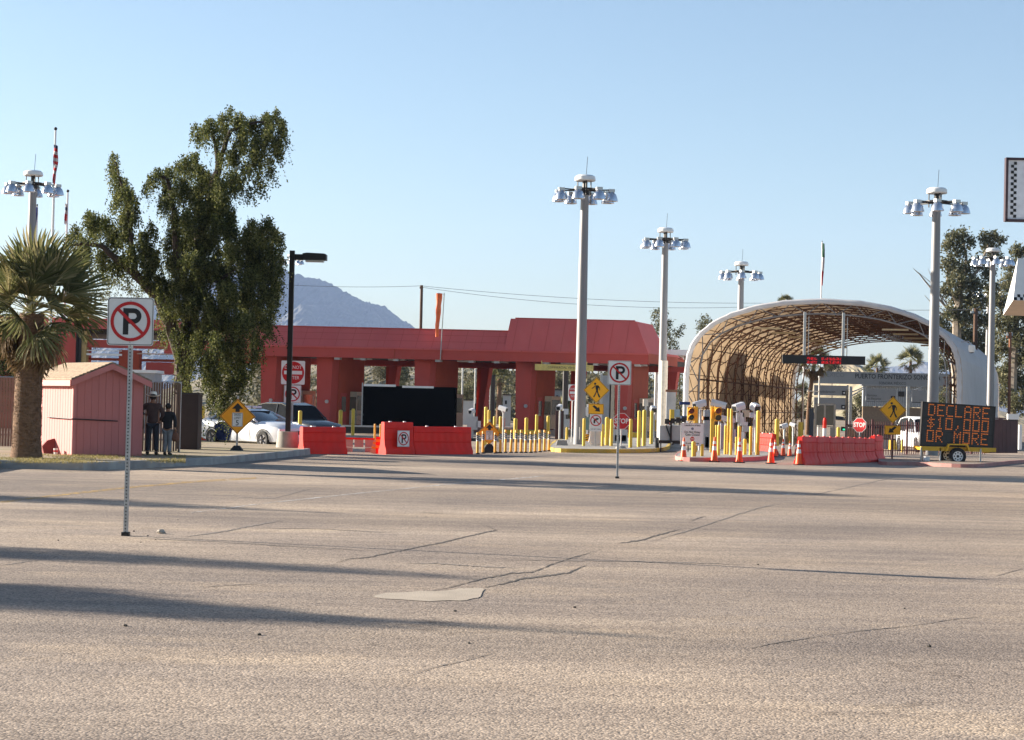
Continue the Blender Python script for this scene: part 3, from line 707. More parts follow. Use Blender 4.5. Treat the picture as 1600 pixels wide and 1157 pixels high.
def mast(px, pbase, Y, ytop_lamp_bottom, ringpx, label, whip=1.0, pxtop=None):
    k = ringpx / F * Y / 3.16
    b = at(px, Y); 
    pt = P(pxtop or px, ytop_lamp_bottom, Y)
    return make_mast(label, b, pt.z, k, GM, rng.uniform(0, .6), whip)
mast(905, 699, 87, 315, 106, 'tall grey light mast on the yellow kerbed island beside the crossing sign')
mast(1033, 640, 118, 388, 82, 'light mast rising behind the right end of the red roof')
mast(1153, 500, 150, 437, 72, 'shortest looking light mast, far behind the top of the arched canopy')
mast(1456, 640, 82, 334, 104, 'light mast standing right behind the orange dot message board')
mast(1546, 640, 104, 415, 70, 'light mast in front of the grove, right of the arched canopy wall', .3)
mast(41, 400, 92, 304, 96, 'light mast at the far left rising behind the fan palm')
mast(1541, 500, 165, 467, 54, 'farthest light mast with its ring half hidden among the eucalyptus trees', .3)
mast(449, 450, 150, 413, 40, 'faraway light mast mostly hidden behind the big tree and the street lamp', .5)
# ------------------------------------------------------------------ pink shed, slatted fences
pinkw = mat('pink_siding', (0.50, 0.175, 0.165), 0.7, 0, 0.05, 2, bump=.1, bscale=20, dirt=(0.42, 0.14, 0.13), dirt_amt=0.4, stretch=(1, 1, .3))
pinkt = mat('pink_trim', (0.55, 0.20, 0.19), 0.65, 0, 0.05, 2)
shing = mat('tan_shingle', (0.32, 0.24, 0.17), 0.9, 0, 0.25, 9, bump=.5, bscale=30)
sh_c = G(113, 711.5, KH); Ys = sh_c.y; SS = F / Ys
th_ = R(-18)    # gable turned slightly to the right
# local: x along gable wall, y back along side; origin at front-left corner
shed = thing('pink_shed', 'pink wooden storage shed with tan shingle gable roof beside the fan palm', 'shed', (sh_c.x, sh_c.y, KH - .01), R(33))
GW = (221 - 113) / SS / .94; SL = 3.3; EH = 118 / SS; PH = (712 - 570) / SS
m = MB(); m.add([(0, 0, 0), (GW, 0, 0), (GW, 0, EH), (GW / 2, 0, PH), (0, 0, EH), (0, SL, 0), (GW, SL, 0), (GW, SL, EH), (GW / 2, SL, PH), (0, SL, EH)],
      [(0, 1, 2, 3, 4), (9, 8, 7, 6, 5), (0, 4, 9, 5), (1, 6, 7, 2)]); m.build('wall', pinkw, shed)
m = MB(); n_ = int(GW / .2)
for k in range(1, n_ * 1):
    x = GW * k / n_; zt = EH + (PH - EH) * (1 - abs(x - GW / 2) / (GW / 2)); m.box(x - .095, x + .095, -.010, -.002, .02, zt - .03)
n2 = int(SL / .2)
for k in range(n2): y = SL * (k + .5) / n2; m.box(-.010, -.002, y - .094, y + .094, .02, EH - .01)
stuff(m.build('siding_board', pinkw, shed))
ov = .16; rs = (PH - EH) / (GW / 2)
m = MB()
for sx in (0, 1):
    x_e = -ov if sx == 0 else GW + ov; ze = EH - ov * rs
    a, b = (x_e, ze + .07), (GW / 2, PH + .07)
    m.add([(a[0], -.2, a[1]), (b[0], -.2, b[1]), (b[0], SL + .2, b[1]), (a[0], SL + .2, a[1]), (a[0], -.2, a[1] + .035), (b[0], -.2, b[1] + .035), (b[0], SL + .2, b[1] + .035), (a[0], SL + .2, a[1] + .035)],
          [(0, 1, 2, 3), (4, 7, 6, 5), (0, 4, 5, 1), (3, 2, 6, 7), (0, 3, 7, 4)])
rf = m.build('roof', shing, shed)
m = MB()
for sx in (0, 1):
    for r_ in range(11):
        f = r_ / 11; x = (-ov + (GW / 2 + ov) * f) if sx == 0 else (GW + ov - (GW / 2 + ov) * f); z = EH - ov * rs + (PH - EH + ov * rs) * f + .106
        x2 = x + ((GW / 2 + ov) / 11) * (1 if sx == 0 else -1); z2 = z + (PH - EH + ov * rs) / 11 - .004
        m.add([(x, -.21, z + .012), (x2, -.21, z2), (x2, SL + .21, z2), (x, SL + .21, z + .012), (x, -.21, z - .002), (x, SL + .21, z - .002)], [(0, 1, 2, 3), (0, 3, 5, 4)])
stuff(m.build('shingle_course', shing, rf))
m = MB()
for sx in (0, 1):
    x_e = -ov if sx == 0 else GW + ov; ze = EH - ov * rs
    m.prism([(x_e, ze - .1), (GW / 2, PH - .1), (GW / 2, PH + .06), (x_e, ze + .06)], -.23, -.205)
m.build('barge_board', pinkt, shed)
m = MB(); m.box(-ov - .03, -ov - .002, -.2, SL + .2, EH - ov * rs - .1, EH - ov * rs + .06); m.build('eave_board', pinkt, shed)
m = MB(); m.box(-.03, .05, -.035, -.016, 0, EH - .1); m.box(-.035, -.016, -.015, .07, 0, EH - .1); m.build('corner_trim', pinkt, shed)
m = MB(); m.tube([(-.06, 1.9, 1.02), (-.06, -.06, 1.0)], .018, 6); m.tube([(-.06, -.06, 1.0), (GW * .62, -.08, .96)], .018, 6); m.build('rail_bar', darkm, shed)
# red tarp wheelbarrow like thing leaning at the side wall
tp = thing('red_tarp_bundle', 'small red tarp bundle lying against the sunlit shed wall', 'tarp', G(80, 709, KH), R(20))
m = MB(); m.loft([[(-.2, 0, 0), (.25, 0, 0), (.25, .3, 0), (-.2, .3, 0)], [(-.25, .0, .2), (.2, .05, .28), (.2, .3, .28), (-.25, .3, .2)], [(-.1, .1, .36), (.36, .12, .50), (.3, .3, .48), (-.1, .28, .36)]]); m.build('tarp', mat('red_tarp', (.22, .04, .035), .6, 0, .2, 5, bump=.5, bscale=8), tp, True)
cp = thing('white_cup', 'small white and red paper cup on the dry grass by the shed', 'cup', G(87, 710, KH)); m = MB(); m.lathe([(.0, 0), (.05, 0), (.065, .16), (.0, .16)], 12); m.build('cup_body', white, cp); m = MB(); m.lathe([(.058, .06), (.063, .11)], 12); m.build('cup_band', signred, cp)

slatm = mat('brown_privacy_slat', (0.13, 0.085, 0.06), 0.7, 0, 0.25, 2, stretch=(1, 1, .2))
fence = thing('slatted_fence', 'brown privacy slat fence between the pink shed and the big tree', 'fence', (0, 0, 0))
Yf = 58.5; xa, xb = at(221, Yf).x, at(279, Yf).x; zt = Z(250, 598, Yf)
m = MB(); m.box(0, .055, 0, .02, KH, zt); sl = m.mesh('slat', slatm)
k = 0
x = xa
while x < xb: link('slat', sl, fence, (x, Yf, random.uniform(-.02, .02))); x += .078
m = MB(); m.tube([(xa, Yf + .04, zt + .02), (xb, Yf + .04, zt + .02)], .022, 6); m.build('top_rail', galv, fence)
for x in (xa, (xa + xb) / 2, xb): m = MB(); m.cyl(x, Yf + .06, KH - .02, zt + .03, .03, n=8); m.build('post', galv, fence)
fence2 = thing('slatted_fence', 'brown slatted fence at the photo edge behind the palm trunk', 'fence', (0, 0, 0))
Yf = 60.0; xa, xb = at(-30, Yf).x, at(57, Yf).x; zt = Z(10, 590, Yf)
s2m = mat('tan_privacy_slat', (0.26, 0.14, 0.10), 0.75, 0, 0.2, 2)
m = MB(); m.box(0, .075, 0, .02, KH, zt); sl = m.mesh('slat', s2m); x = xa
while x < xb: link('slat', sl, fence2, (x, Yf, 0)); x += .09
m = MB(); m.tube([(xa, Yf + .04, zt + .01), (xb, Yf + .04, zt + .01)], .022, 6); m.build('top_rail', galv, fence2)
# added dark block standing in for the shaded trunk foot of the big tree
lw = thing('trunk_shade_block', 'dark block added for the shaded trunk foot of the big tree', 'shade block', at(291, 61.5, KH))
m = MB(); m.box(-.35, .35, 0, .8, 0, 1.75); m.build('shade_block_body', mat('trunk_shade_dark', (.035, .022, .018), .7), lw); m = MB(); m.box(-.38, .38, -.03, .83, 1.751, 1.81); m.build('shade_block_lid', darkm, lw); m = MB(); m.box(-.3, .3, -.012, -.002, .1, 1.6); m.build('shade_block_front', mat('trunk_shade_dark', (.035, .022, .018), .7), lw)

# ------------------------------------------------------------------ people
def skin_body(name, pts, edges, m_, parent, sub=2):
    me = bpy.data.meshes.new(name); me.from_pydata([p[:3] for p in pts], edges, []); o = bpy.data.objects.new(name, me); COL.objects.link(o)
    md = o.modifiers.new('s', 'SKIN'); md.use_smooth_shade = True
    for i, p in enumerate(pts):
        r_ = p[3]; me.skin_vertices[0].data[i].radius = (r_, r_ * (p[4] if len(p) > 4 else 1)); 
    me.skin_vertices[0].data[0].use_root = True
    ms = o.modifiers.new('u', 'SUBSURF'); ms.levels = sub; ms.render_levels = sub
    dg = bpy.context.evaluated_depsgraph_get(); ev = o.evaluated_get(dg); m2 = bpy.data.meshes.new_from_object(ev); m2.name = name
    m2.materials.clear(); m2.materials.append(m_); COL.objects.unlink(o); bpy.data.objects.remove(o)
    m2.polygons.foreach_set('use_smooth', [True] * len(m2.polygons))
    return link(name, m2, parent)
skinm = mat('skin', (0.30, 0.15, 0.09), 0.6, 0, .05, 8)
def person(label, loc, rz, H, jacket, trousers, pose, hat=None, hair=None):
    s = H / 1.78; t = thing('person', label, 'person', loc, rz)
    q = lambda x, y, z, r, k=1: (x * s, y * s, z * s, r * s, k)
    aL, aR = pose['L'], pose['R']; st = pose.get('st', .12)
    # whole body, one continuous surface (facing +y, seen from behind)
    B_ = [q(0, 0, .95, .13, .7), q(0, .0, 1.12, .115, .75), q(0, .0, 1.34, .14, .65), q(0, .0, 1.46, .07), q(0, .02, 1.54, .05), q(0, .03, 1.62, .085), q(0, .04, 1.71, .075),
          q(-.17, 0, 1.42, .05), q(.17, 0, 1.42, .05), q(*aL[0], .042), q(*aR[0], .042), q(*aL[1], .03), q(*aR[1], .03),
          q(-.09, 0, .88, .085), q(.09, 0, .88, .085), q(-st, .02, .48, .055), q(st, .03, .48, .055), q(-st - .01, -.02, .08, .038), q(st + .01, -.02, .08, .038), q(-st - .03, .13, .03, .03), q(st + .03, .13, .03, .03)]
    E_ = [(0, 1), (1, 2), (2, 3), (3, 4), (4, 5), (5, 6), (3, 7), (3, 8), (7, 9), (8, 10), (9, 11), (10, 12), (0, 13), (0, 14), (13, 15), (14, 16), (15, 17), (16, 18), (17, 19), (18, 20)]
    skin_body('body', B_, E_, skinm, t)
    J = [q(0, 0, .86, .175, .75), q(0, 0, 1.0, .165, .75), q(0, 0, 1.15, .155, .78), q(0, 0, 1.36, .185, .7), q(0, 0, 1.47, .10), q(-.19, 0, 1.41, .085), q(.19, 0, 1.41, .085),
         q(*aL[0], .068), q(*aR[0], .068), q(*[a_ * .12 + b_ * .88 for a_, b_ in zip(aL[0], aL[1])], .05), q(*[a_ * .12 + b_ * .88 for a_, b_ in zip(aR[0], aR[1])], .05)]
    skin_body('jacket', J, [(0, 1), (1, 2), (2, 3), (3, 4), (3, 5), (3, 6), (5, 7), (6, 8), (7, 9), (8, 10)], jacket, t)
    T = [q(0, 0, .93, .15, .75), q(-.09, 0, .84, .105), q(.09, 0, .84, .105), q(-st, .02, .48, .078), q(st, .03, .48, .078), q(-st - .01, -.02, .1, .066), q(st + .01, -.02, .1, .066)]
    skin_body('trousers', T, [(0, 1), (0, 2), (1, 3), (2, 4), (3, 5), (4, 6)], trousers, t)
    boots = mat('dark_boot_leather', (.03, .02, .015), .6)
    for sx in (-1, 1):
        x = sx * (st + .01) * s
        skin_body('boot', [(x, -.03 * s, .12 * s, .06 * s), (x, -.03 * s, .05 * s, .055 * s), (x + sx * .015 * s, .08 * s, .045 * s, .05 * s), (x + sx * .025 * s, .17 * s, .035 * s, .036 * s)], [(0, 1), (1, 2), (2, 3)], boots, t)
    for sx, a in ((-1, aL), (1, aR)):   # hands with fingers
        hx = Vector([c * s for c in a[1]]); el = Vector([c * s for c in a[0]]); d = (hx - el).normalized(); sd_ = d.cross(Vector((0, 1, 0)) if abs(d.y) < .9 else Vector((0, 0, 1))).normalized()
        pts = [(*hx, .028 * s), (*(hx + d * .08 * s), .034 * s)]; ed = [(0, 1)]
        for f in range(4):
            o_ = sd_ * (f - 1.5) * .018 * s; L_ = (.07, .08, .075, .06)[f] * s; i0 = len(pts)
            pts += [(*(hx + d * .10 * s + o_), .009 * s), (*(hx + d * (.10 * s + L_ * .6) + o_ + Vector((0, .02 * s, 0))), .008 * s), (*(hx + d * (.10 * s + L_ * .85) + o_ + Vector((0, .045 * s, 0))), .007 * s)]; ed += [(1, i0), (i0, i0 + 1), (i0 + 1, i0 + 2)]
        i0 = len(pts); pts += [(*(hx + d * .05 * s + sd_ * .045 * s), .01 * s), (*(hx + d * .09 * s + sd_ * .06 * s + Vector((0, .02 * s, 0))), .008 * s)]; ed += [(0, i0), (i0, i0 + 1)]
        skin_body('hand', pts, ed, skinm, t, 1)
    # face features on the far side, ears, hair
    m = MB()
    for sx in (-1, 1): m.box(sx * .088 * s - .008, sx * .088 * s + .008, .01 * s, .05 * s, 1.59 * s, 1.66 * s)
    m.box(-.012 * s, .012 * s, .10 * s, .14 * s, 1.60 * s, 1.65 * s); m.build('ears_and_nose', skinm, t)
    m = MB(); m.box(-.025 * s, .025 * s, .112 * s, .118 * s, 1.565 * s, 1.575 * s)
    for sx in (-1, 1): m.box(sx * .03 * s - .01, sx * .03 * s + .01, .108 * s, .114 * s, 1.66 * s, 1.672 * s)
    m.build('eyes_and_mouth', black, t)
    b = bmesh.new(); bmesh.ops.create_icosphere(b, subdivisions=3, radius=.1 * s)
    for v in b.verts: v.co = Vector((v.co.x * .98, v.co.y * 1.0 - .012 * s, v.co.z * 1.12 + 1.67 * s)); 
    for v in [v for v in b.verts if v.co.y > .05 * s and v.co.z < 1.72 * s or v.co.z < 1.57 * s]: b.verts.remove(v)
    me = bpy.data.meshes.new('hair'); b.to_mesh(me); b.free(); me.materials.append(hair or mat('dark_hair', (.02, .015, .012), .7, 0, .3, 20)); link('hair', me, t)
    if hat:
        m = MB(); n = 28; rings = []
        for r_, z, dz in ((.10, 1.675, 0), (.155, 1.67, .01), (.21, 1.68, .05), (.213, 1.69, .052), (.155, 1.683, .012), (.102, 1.69, 0), (.104, 1.74, 0), (.095, 1.79, 0), (.08, 1.815, 0), (.03, 1.80, -.0), (.004, 1.795, 0)):
            rings.append([(r_ * s * math.cos(2 * PI * k / n), (r_ * 1.12 * s * math.sin(2 * PI * k / n)) + .03 * s, (z + dz * abs(math.cos(2 * PI * k / n)) ** 2.2) * s) for k in range(n)])
        m.loft(rings, caps=False); h = m.build('hat', hat, t, True)
        m = MB(); m.lathe([(.107 * s, 0), (.108 * s, .025 * s)], 24, (0, .03 * s, 1.695 * s)); m.build('hat_band', mat('hat_band', (.05, .04, .03), .6), h)
    return t
brownj = mat('brown_jacket', (0.065, 0.038, 0.035), 0.85, 0, 0.25, 8, bump=.3, bscale=20)
jeans = mat('dark_jeans', (0.022, 0.025, 0.035), 0.85, 0, 0.2, 10); darkj = mat('black_jacket', (0.018, 0.018, 0.022), 0.8, 0, 0.2, 8)
pale = mat('pale_jeans', (0.22, 0.23, 0.25), 0.85, 0, 0.2, 10); straw = mat('straw_hat', (0.88, 0.82, 0.70), 0.8, 0, 0.08, 20)
g = G(237, 711.5, KH); sH = 92.0 / (F / g.y) 
p1_ = person('person in white cowboy hat and brown jacket with a coat over one arm', g, R(8), 1.76, brownj, jeans, {'L': ((-.40, .02, 1.22), (-.22, .17, 1.16)), 'R': ((.30, .05, 1.16), (.20, .17, .97)), 'st': .11}, hat=straw)
bg_ = thing('folded_coat', 'tan folded coat hanging over the arm of the person in the cowboy hat', 'coat', g + Vector((-.33, .0, .80)), R(8))
skin_body('coat', [(0, 0, .26, .09, .7), (.0, .0, .1, .11, .5), (.02, 0, -.08, .09, .5)], [(0, 1), (1, 2)], mat('tan_coat', (.24, .15, .10), .85, 0, .2, 10), bg_)
g2 = G(261, 711.8, KH)
p2_ = person('shorter person in black jacket and pale jeans walking right of the cowboy hat wearer', g2, R(-10), 1.48, darkj, pale, {'L': ((-.24, .1, 1.2), (-.22, .25, 1.12)), 'R': ((.27, -.03, 1.15), (.26, .03, .92)), 'st': .07})
bp = thing('shoulder_bag', 'brown shopping bag hanging from the hand of the shorter person', 'bag', g2 + Vector((.22, .02, .36)))
skin_body('bag_body', [(0, 0, .3, .05, .6), (0, 0, .16, .13, .5), (0, 0, .02, .13, .5)], [(0, 1), (1, 2)], mat('brown_bag', (.20, .08, .045), .7, 0, .2, 9), bp)
m = MB(); m.tube([(-.05, 0, .3), (-.03, 0, .44), (.03, 0, .44), (.05, 0, .3)], .01, 5); m.build('handle', brownj, bp)

# ------------------------------------------------------------------ sign building blocks (faces look to -y)
def letterP(mb, s, y0, y1, mirror=1, cx=0, cz=0):
    X = lambda x: cx + x * s
    mb.prism([(X(-.19), cz - .34 * s), (X(-.05), cz - .34 * s), (X(-.05), cz + .34 * s), (X(-.19), cz + .34 * s)], y0, y1)
    out, inn = [], []
    for k in range(11):
        a = PI / 2 - PI * k / 10; out.append((X(.08) + .2 * s * math.cos(a), cz + .14 * s + .2 * s * math.sin(a))); inn.append((X(.08) + .075 * s * math.cos(a), cz + .14 * s + .075 * s * math.sin(a)))
    out = [(X(-.05), cz + .34 * s)] + out + [(X(-.05), cz - .06 * s)]; inn = [(X(-.05), cz + .215 * s)] + inn + [(X(-.05), cz + .065 * s)]
    for k in range(len(out) - 1): mb.prism([inn[k], inn[k + 1], out[k + 1], out[k]], y0, y1)
def slash(mb, L_, w_, y0, y1, ang=-42, cx=0, cz=0):
    a = R(ang); c, s = math.cos(a), math.sin(a)
    mb.prism([(cx + x * c - z * s, cz + x * s + z * c) for x, z in ((-L_, -w_), (L_, -w_), (L_, w_), (-L_, w_))], y0, y1)
def no_parking_face(parent, W_, cx, cz, y=0):
    m = MB(); m.prism(rrect(W_, W_ * 1.04, W_ * .06, cx=cx, cz=cz), y, y + .006); pn = m.build('sign_panel', whites, parent)
    m = MB(); frame_poly(m, rrect(W_ * .97, W_ * 1.01, W_ * .055, cx=cx, cz=cz), rrect(W_ * .945, W_ * .985, W_ * .045, cx=cx, cz=cz), y - .0025, y - .0005); m.build('border_line', black, pn)
    m = MB(); letterP(m, W_ * .84, y - .0025, y - .0005, cx=cx + .0 * W_, cz=cz); m.build('letter_p', black, pn)
    m = MB(); ring(m, W_ * .36, W_ * .43, y - .006, y - .003, 36, cx, cz); m.build('red_ring', signred, pn)
    m = MB(); slash(m, W_ * .37, W_ * .035, y - .0055, y - .0031, -44, cx, cz); m.build('red_slash', signred, pn)
    m = MB()
    for sz in (-.45, .45): m.cyl(cx, 0, 0, 0, 0) if False else m.tube([(cx, y - .01, cz + sz * W_), (cx, y, cz + sz * W_)], .008, 8)
    m.build('bolt', alu, pn); return pn
def perf_post(parent, x, H, w_=.055, y=.03, name='post'):
    m = MB(); m.box(x - w_ / 2, x + w_ / 2, y, y + w_, -.02, H); p = m.build(name, galv, parent)
    m = MB(); z = .05
    while z < H - .04:
        m.tube([(x, y - .0015, z), (x, y + .001, z)], .0105, 6)
        z += .045
    stuff(m.build('punched_hole', black, p)); return p
def np_sign(px, pybase, pytop, wpx, label):
    g = G(px, pybase); s_ = F / g.y; W_ = wpx / s_
    q = at(px + (pybase - pytop) * .0227 * 0, g.y, 0); H = Z(px + 9, pytop, g.y)
    t = thing('no_parking_sign', label, 'road sign', g, R(0))
    no_parking_face(t, W_, 0, H - W_ * .52, 0); perf_post(t, 0, H - .03)
    m = MB(); m.box(-.05, .05, .01, .11, -.02, .05); m.build('ground_sleeve', darkm, t); return t
np_sign(195, 838, 465, 72.5, 'large no parking sign on perforated steel post standing nearest the camera')
np_sign(964.5, 748, 564, 36.5, 'no parking sign on thin post alone on the open road, right of the mast')

def diamond(parent, S, cz, m_, cx=0, y=0):
    """S = half diagonal"""
    pts = lambda r_, k: [p for i in range(4) for p in [(cx + (r_ - k) * math.cos(PI / 2 * i + da) + 0, cz + (r_ - k) * math.sin(PI / 2 * i + da)) for da in (-.05, 0, .05)]]
    def dd(r_): return smooth_poly([(cx + r_, cz), (cx, cz + r_), (cx - r_, cz), (cx, cz - r_)], 0)
    m = MB(); m.prism(dd(S), y, y + .006); pn = m.build('sign_panel', m_, parent)
    m = MB(); frame_poly(m, dd(S * .965), dd(S * .925), y - .0025, y - .0005); m.build('border_line', black, pn); return pn
def ped_face(parent, S, cz, cx=0, y=0, flip=1):
    pn = diamond(parent, S, cz, signyel, cx, y)
    k = S * .82; m = MB(); X = lambda p: [(cx + flip * a * k, cz + b * k) for a, b in p]
    parts = [circle(.105, 14, -.14, .60), [(-.13, .44), (.08, .47), (.2, .3), (.14, -.05), (-.03, -.08), (-.10, .2)],
             [(-.13, .44), (-.2, .25), (-.42, .1), (-.46, .16), (-.28, .3), (-.2, .42)][::-1],
             [(.08, .47), (.2, .43), (.33, .2), (.33, -.02), (.27, -.02), (.26, .17), (.13, .32)],
             [(-.03, -.06), (.07, -.07), (-.03, -.35), (-.2, -.68), (-.32, -.64), (-.28, -.6), (-.13, -.32)],
             [(.02, -.07), (.14, -.05), (.2, -.3), (.38, -.62), (.3, -.7), (.22, -.66), (.1, -.36)]]
    for p in parts: m.prism(X(p) if flip > 0 else X(p)[::-1], y - .0025, y - .0005)
    m.build('walking_figure', black, pn); return pn
def arrow_plaque(parent, w_, h, cz, flip, cx=0, y=0):
    m = MB(); m.prism(rrect(w_, h, h * .06, cx=cx, cz=cz), y, y + .006); pn = m.build('arrow_plaque', signyel, parent)
    m = MB(); frame_poly(m, rrect(w_ * .96, h * .95, h * .05, cx=cx, cz=cz), rrect(w_ * .92, h * .88, h * .04, cx=cx, cz=cz), y - .0025, y - .0005)
    m.build('border_line', black, pn); m = MB()
    A_ = [(-.26, .24), (-.12, .32), (.12, .10), (.20, .2), (.28, -.22), (-.10, -.18), (.0, -.06)]
    sc_ = w_ * .95; pp = [(cx + flip * a * sc_, cz + b * sc_ * .8) for a, b in A_]
    m.prism(pp if flip < 0 else pp, y - .0025, y - .0005); m.build('arrow', black, pn); return pn
# crossing sign A on the kerbed island
YA = 84.0; sA = F / YA
t = thing('crossing_sign', 'amber pedestrian crossing diamond with arrow and no left turn plates beside the tall mast', 'road sign', at(930, YA))
zc = Z(932, 610, YA); ped_face(t, 20.3 / sA, zc); arrow_plaque(t, 24 / sA, 16.5 / sA, Z(932, 639.5, YA), 1)
m = MB(); zz = Z(932, 661, YA); m.prism(rrect(19.5 / sA, 27 / sA, .02, cz=zz), 0, .006); pn = m.build('white_plate', whites, t)
m = MB(); ring(m, .20, .245, -.006, -.003, 24, 0, zz + .1); m.build('red_ring', signred, pn); m = MB(); slash(m, .2, .02, -.0055, -.0031, -45, 0, zz + .1); m.build('red_slash', signred, pn)
m = MB(); m.prism([(-.10, zz - .02), (-.03, zz - .02), (-.02, zz + .1), (.06, zz + .16), (.06, zz + .21), (-.06, zz + .17), (-.10, zz + .1)][::-1], -.0025, -.0005); m.prism([(.03, zz + .23), (.15, zz + .18), (.03, zz + .1)][::-1], -.0025, -.0005); m.build('turn_arrow', black, pn)
text('NO LEFT TURN', .062, black, pn, 0, zz - .28, -.004)
m = MB(); m.box(-.03, .03, .01, .07, 0, zc + 18 / sA); m.build('post', galv, t)
# crossing sign B
YB = 73.5; sB = F / YB
t = thing('crossing_sign', 'amber pedestrian crossing diamond with down left arrow in front of the maroon fence', 'road sign', at(1394, YB))
zc = Z(1396, 641, YB); ped_face(t, 21 / sB, zc, flip=1); arrow_plaque(t, 25 / sB, 14.5 / sB, Z(1395, 672.5, YB), -1)
m = MB(); m.box(-.03, .03, .01, .07, 0, zc + .2); m.build('post', mat('maroon_post', (.12, .05, .05), .6), t)

def octo(r_, cx=0, cz=0): return circle(r_, 8, cx, cz, PI / 8)
def stop_sign(label, px, Y, pyc, rpx, base=None, sx=1.0, rz=0.0):
    s_ = F / Y; t = thing('stop_sign', label, 'road sign', at(px, Y), rz); z = Z(px, pyc, Y); r_ = rpx / s_ / math.cos(PI / 8)
    m = MB(); m.prism(octo(r_, 0, z), 0, .006); pn = m.build('sign_panel', whites, t)
    m = MB(); m.prism(octo(r_ * .94, 0, z), -.002, -.0004); m.build('red_face', signred, pn)
    text('STOP', r_ * .80, whites, pn, 0, z, -.0045, bold=.008, sx=.86)
    m = MB(); m.tube([(0, .03, 0), (0, .03, z + .1)], .025, 8); m.build('post', galv, t)
    if base: m = MB(); m.lathe([(0, 0), (.28, 0), (.3, .1), (.16, .26), (.0, .28)], 16); m.build('round_base', base, t)
    return t
stop_sign('red stop sign on a round grey base behind the lone no parking sign', 970, 80, 658.5, 12.6, base=conc)
stop_sign('red stop sign turned slightly away behind the long faded red barrier', 1342, 78, 664.5, 11.3, rz=R(-38))

def dne_face(parent, W_, z, cx=0, y=0, sx=1.0):
    m = MB(); m.prism(rrect(W_, W_, .04, cx=cx, cz=z), y, y + .006); pn = m.build('sign_panel', whites, parent)
    m = MB(); m.prism(circle(W_ * .47, 32, cx, z), y - .0025, y - .0005); m.build('red_disc', signred, pn)
    m = MB(); m.box(cx - W_ * .38, cx + W_ * .38, y - .005, y - .003, z - W_ * .075, z + W_ * .075); m.build('white_bar', whites, pn)
    text('DO NOT', W_ * .2, whites, pn, cx, z + W_ * .22, y - .0045, sx=.9); text('ENTER', W_ * .2, whites, pn, cx, z - W_ * .22, y - .0045, sx=.9); return pn
YD = 75.0; sD = F / YD
t = thing('do_not_enter_sign', 'do not enter sign with a no parking plate below, behind the street lamp pole', 'road sign', at(455, YD))
zc = Z(456.5, 582.5, YD); dne_face(t, 37 / sD, zc); no_parking_face(t, 27 / sD, 0, Z(456, 616, YD)); m = MB(); m.box(-.03, .03, .01, .07, 0, zc + .3); m.build('post', galv, t)
YD = 92.0
t = thing('do_not_enter_sign', 'small do not enter sign turned aside, left of the tall mast', 'road sign', at(894, YD), R(52))
zc = Z(895, 614, YD); dne_face(t, 25.5 / F * YD, zc); m = MB(); m.tube([(0, .04, 0), (0, .04, zc + .3)], .03, 8); m.build('post', galv, t)

def speed_sign(px, pybase, pyc, S_px, label, rz=0.0, tilt=0):
    g = G(px, pybase); s_ = F / g.y; t = thing('speed_limit_sign', label, 'road sign', g, rz); z = Z(px, pyc, g.y); S = S_px / s_
    pn = diamond(t, S, z, mat('sign_orange', (.92, .36, .01), .45, 0, .05, 6))
    m = MB(); k = S; m.prism([(-.32 * k, z + .42 * k), (-.12 * k, z + .42 * k), (-.12 * k, z + .25 * k), (.12 * k, z + .25 * k), (.12 * k, z + .42 * k), (.32 * k, z + .42 * k), (0, z + .75 * k)], -.0025, -.0005); m.build('arrow', black, pn)
    zz = z - .18 * k; m = MB(); m.prism(rrect(.60 * k, .78 * k, .03, cz=zz), -.0025, -.0005); pl_ = m.build('white_plate', whites, pn)
    m = MB(); frame_poly(m, rrect(.57 * k, .75 * k, .03, cz=zz), rrect(.535 * k, .715 * k, .02, cz=zz), -.0045, -.003); m.build('border_line', black, pl_)
    text('SPEED', .19 * k, black, pl_, 0, zz + .26 * k, -.006, sx=.8); text('LIMIT', .19 * k, black, pl_, 0, zz + .08 * k, -.006, sx=.85); text('5', .42 * k, black, pl_, 0, zz - .19 * k, -.006)
    m = MB(); m.box(-.03, .03, .01, .06, 0, z + S * 1.15); m.build('post', alu, t)
    m = MB(); m.add([(-.33, -.3, 0), (.33, -.3, 0), (.33, .3, 0), (-.33, .3, 0), (-.09, -.05, .34), (.09, -.05, .34), (.09, .1, .34), (-.09, .1, .34)], [(0, 3, 2, 1), (4, 5, 6, 7), (0, 1, 5, 4), (1, 2, 6, 5), (2, 3, 7, 6), (3, 0, 4, 7)]); m.build('rubber_base', rubber, t)
    return t
speed_sign(369.5, 713, 651, 28, 'orange speed limit 5 diamond in front of the white patrol car', R(0))
speed_sign(764, 708, 677, 18.5, 'orange speed limit 5 diamond at the left end of the amber post row', R(8))

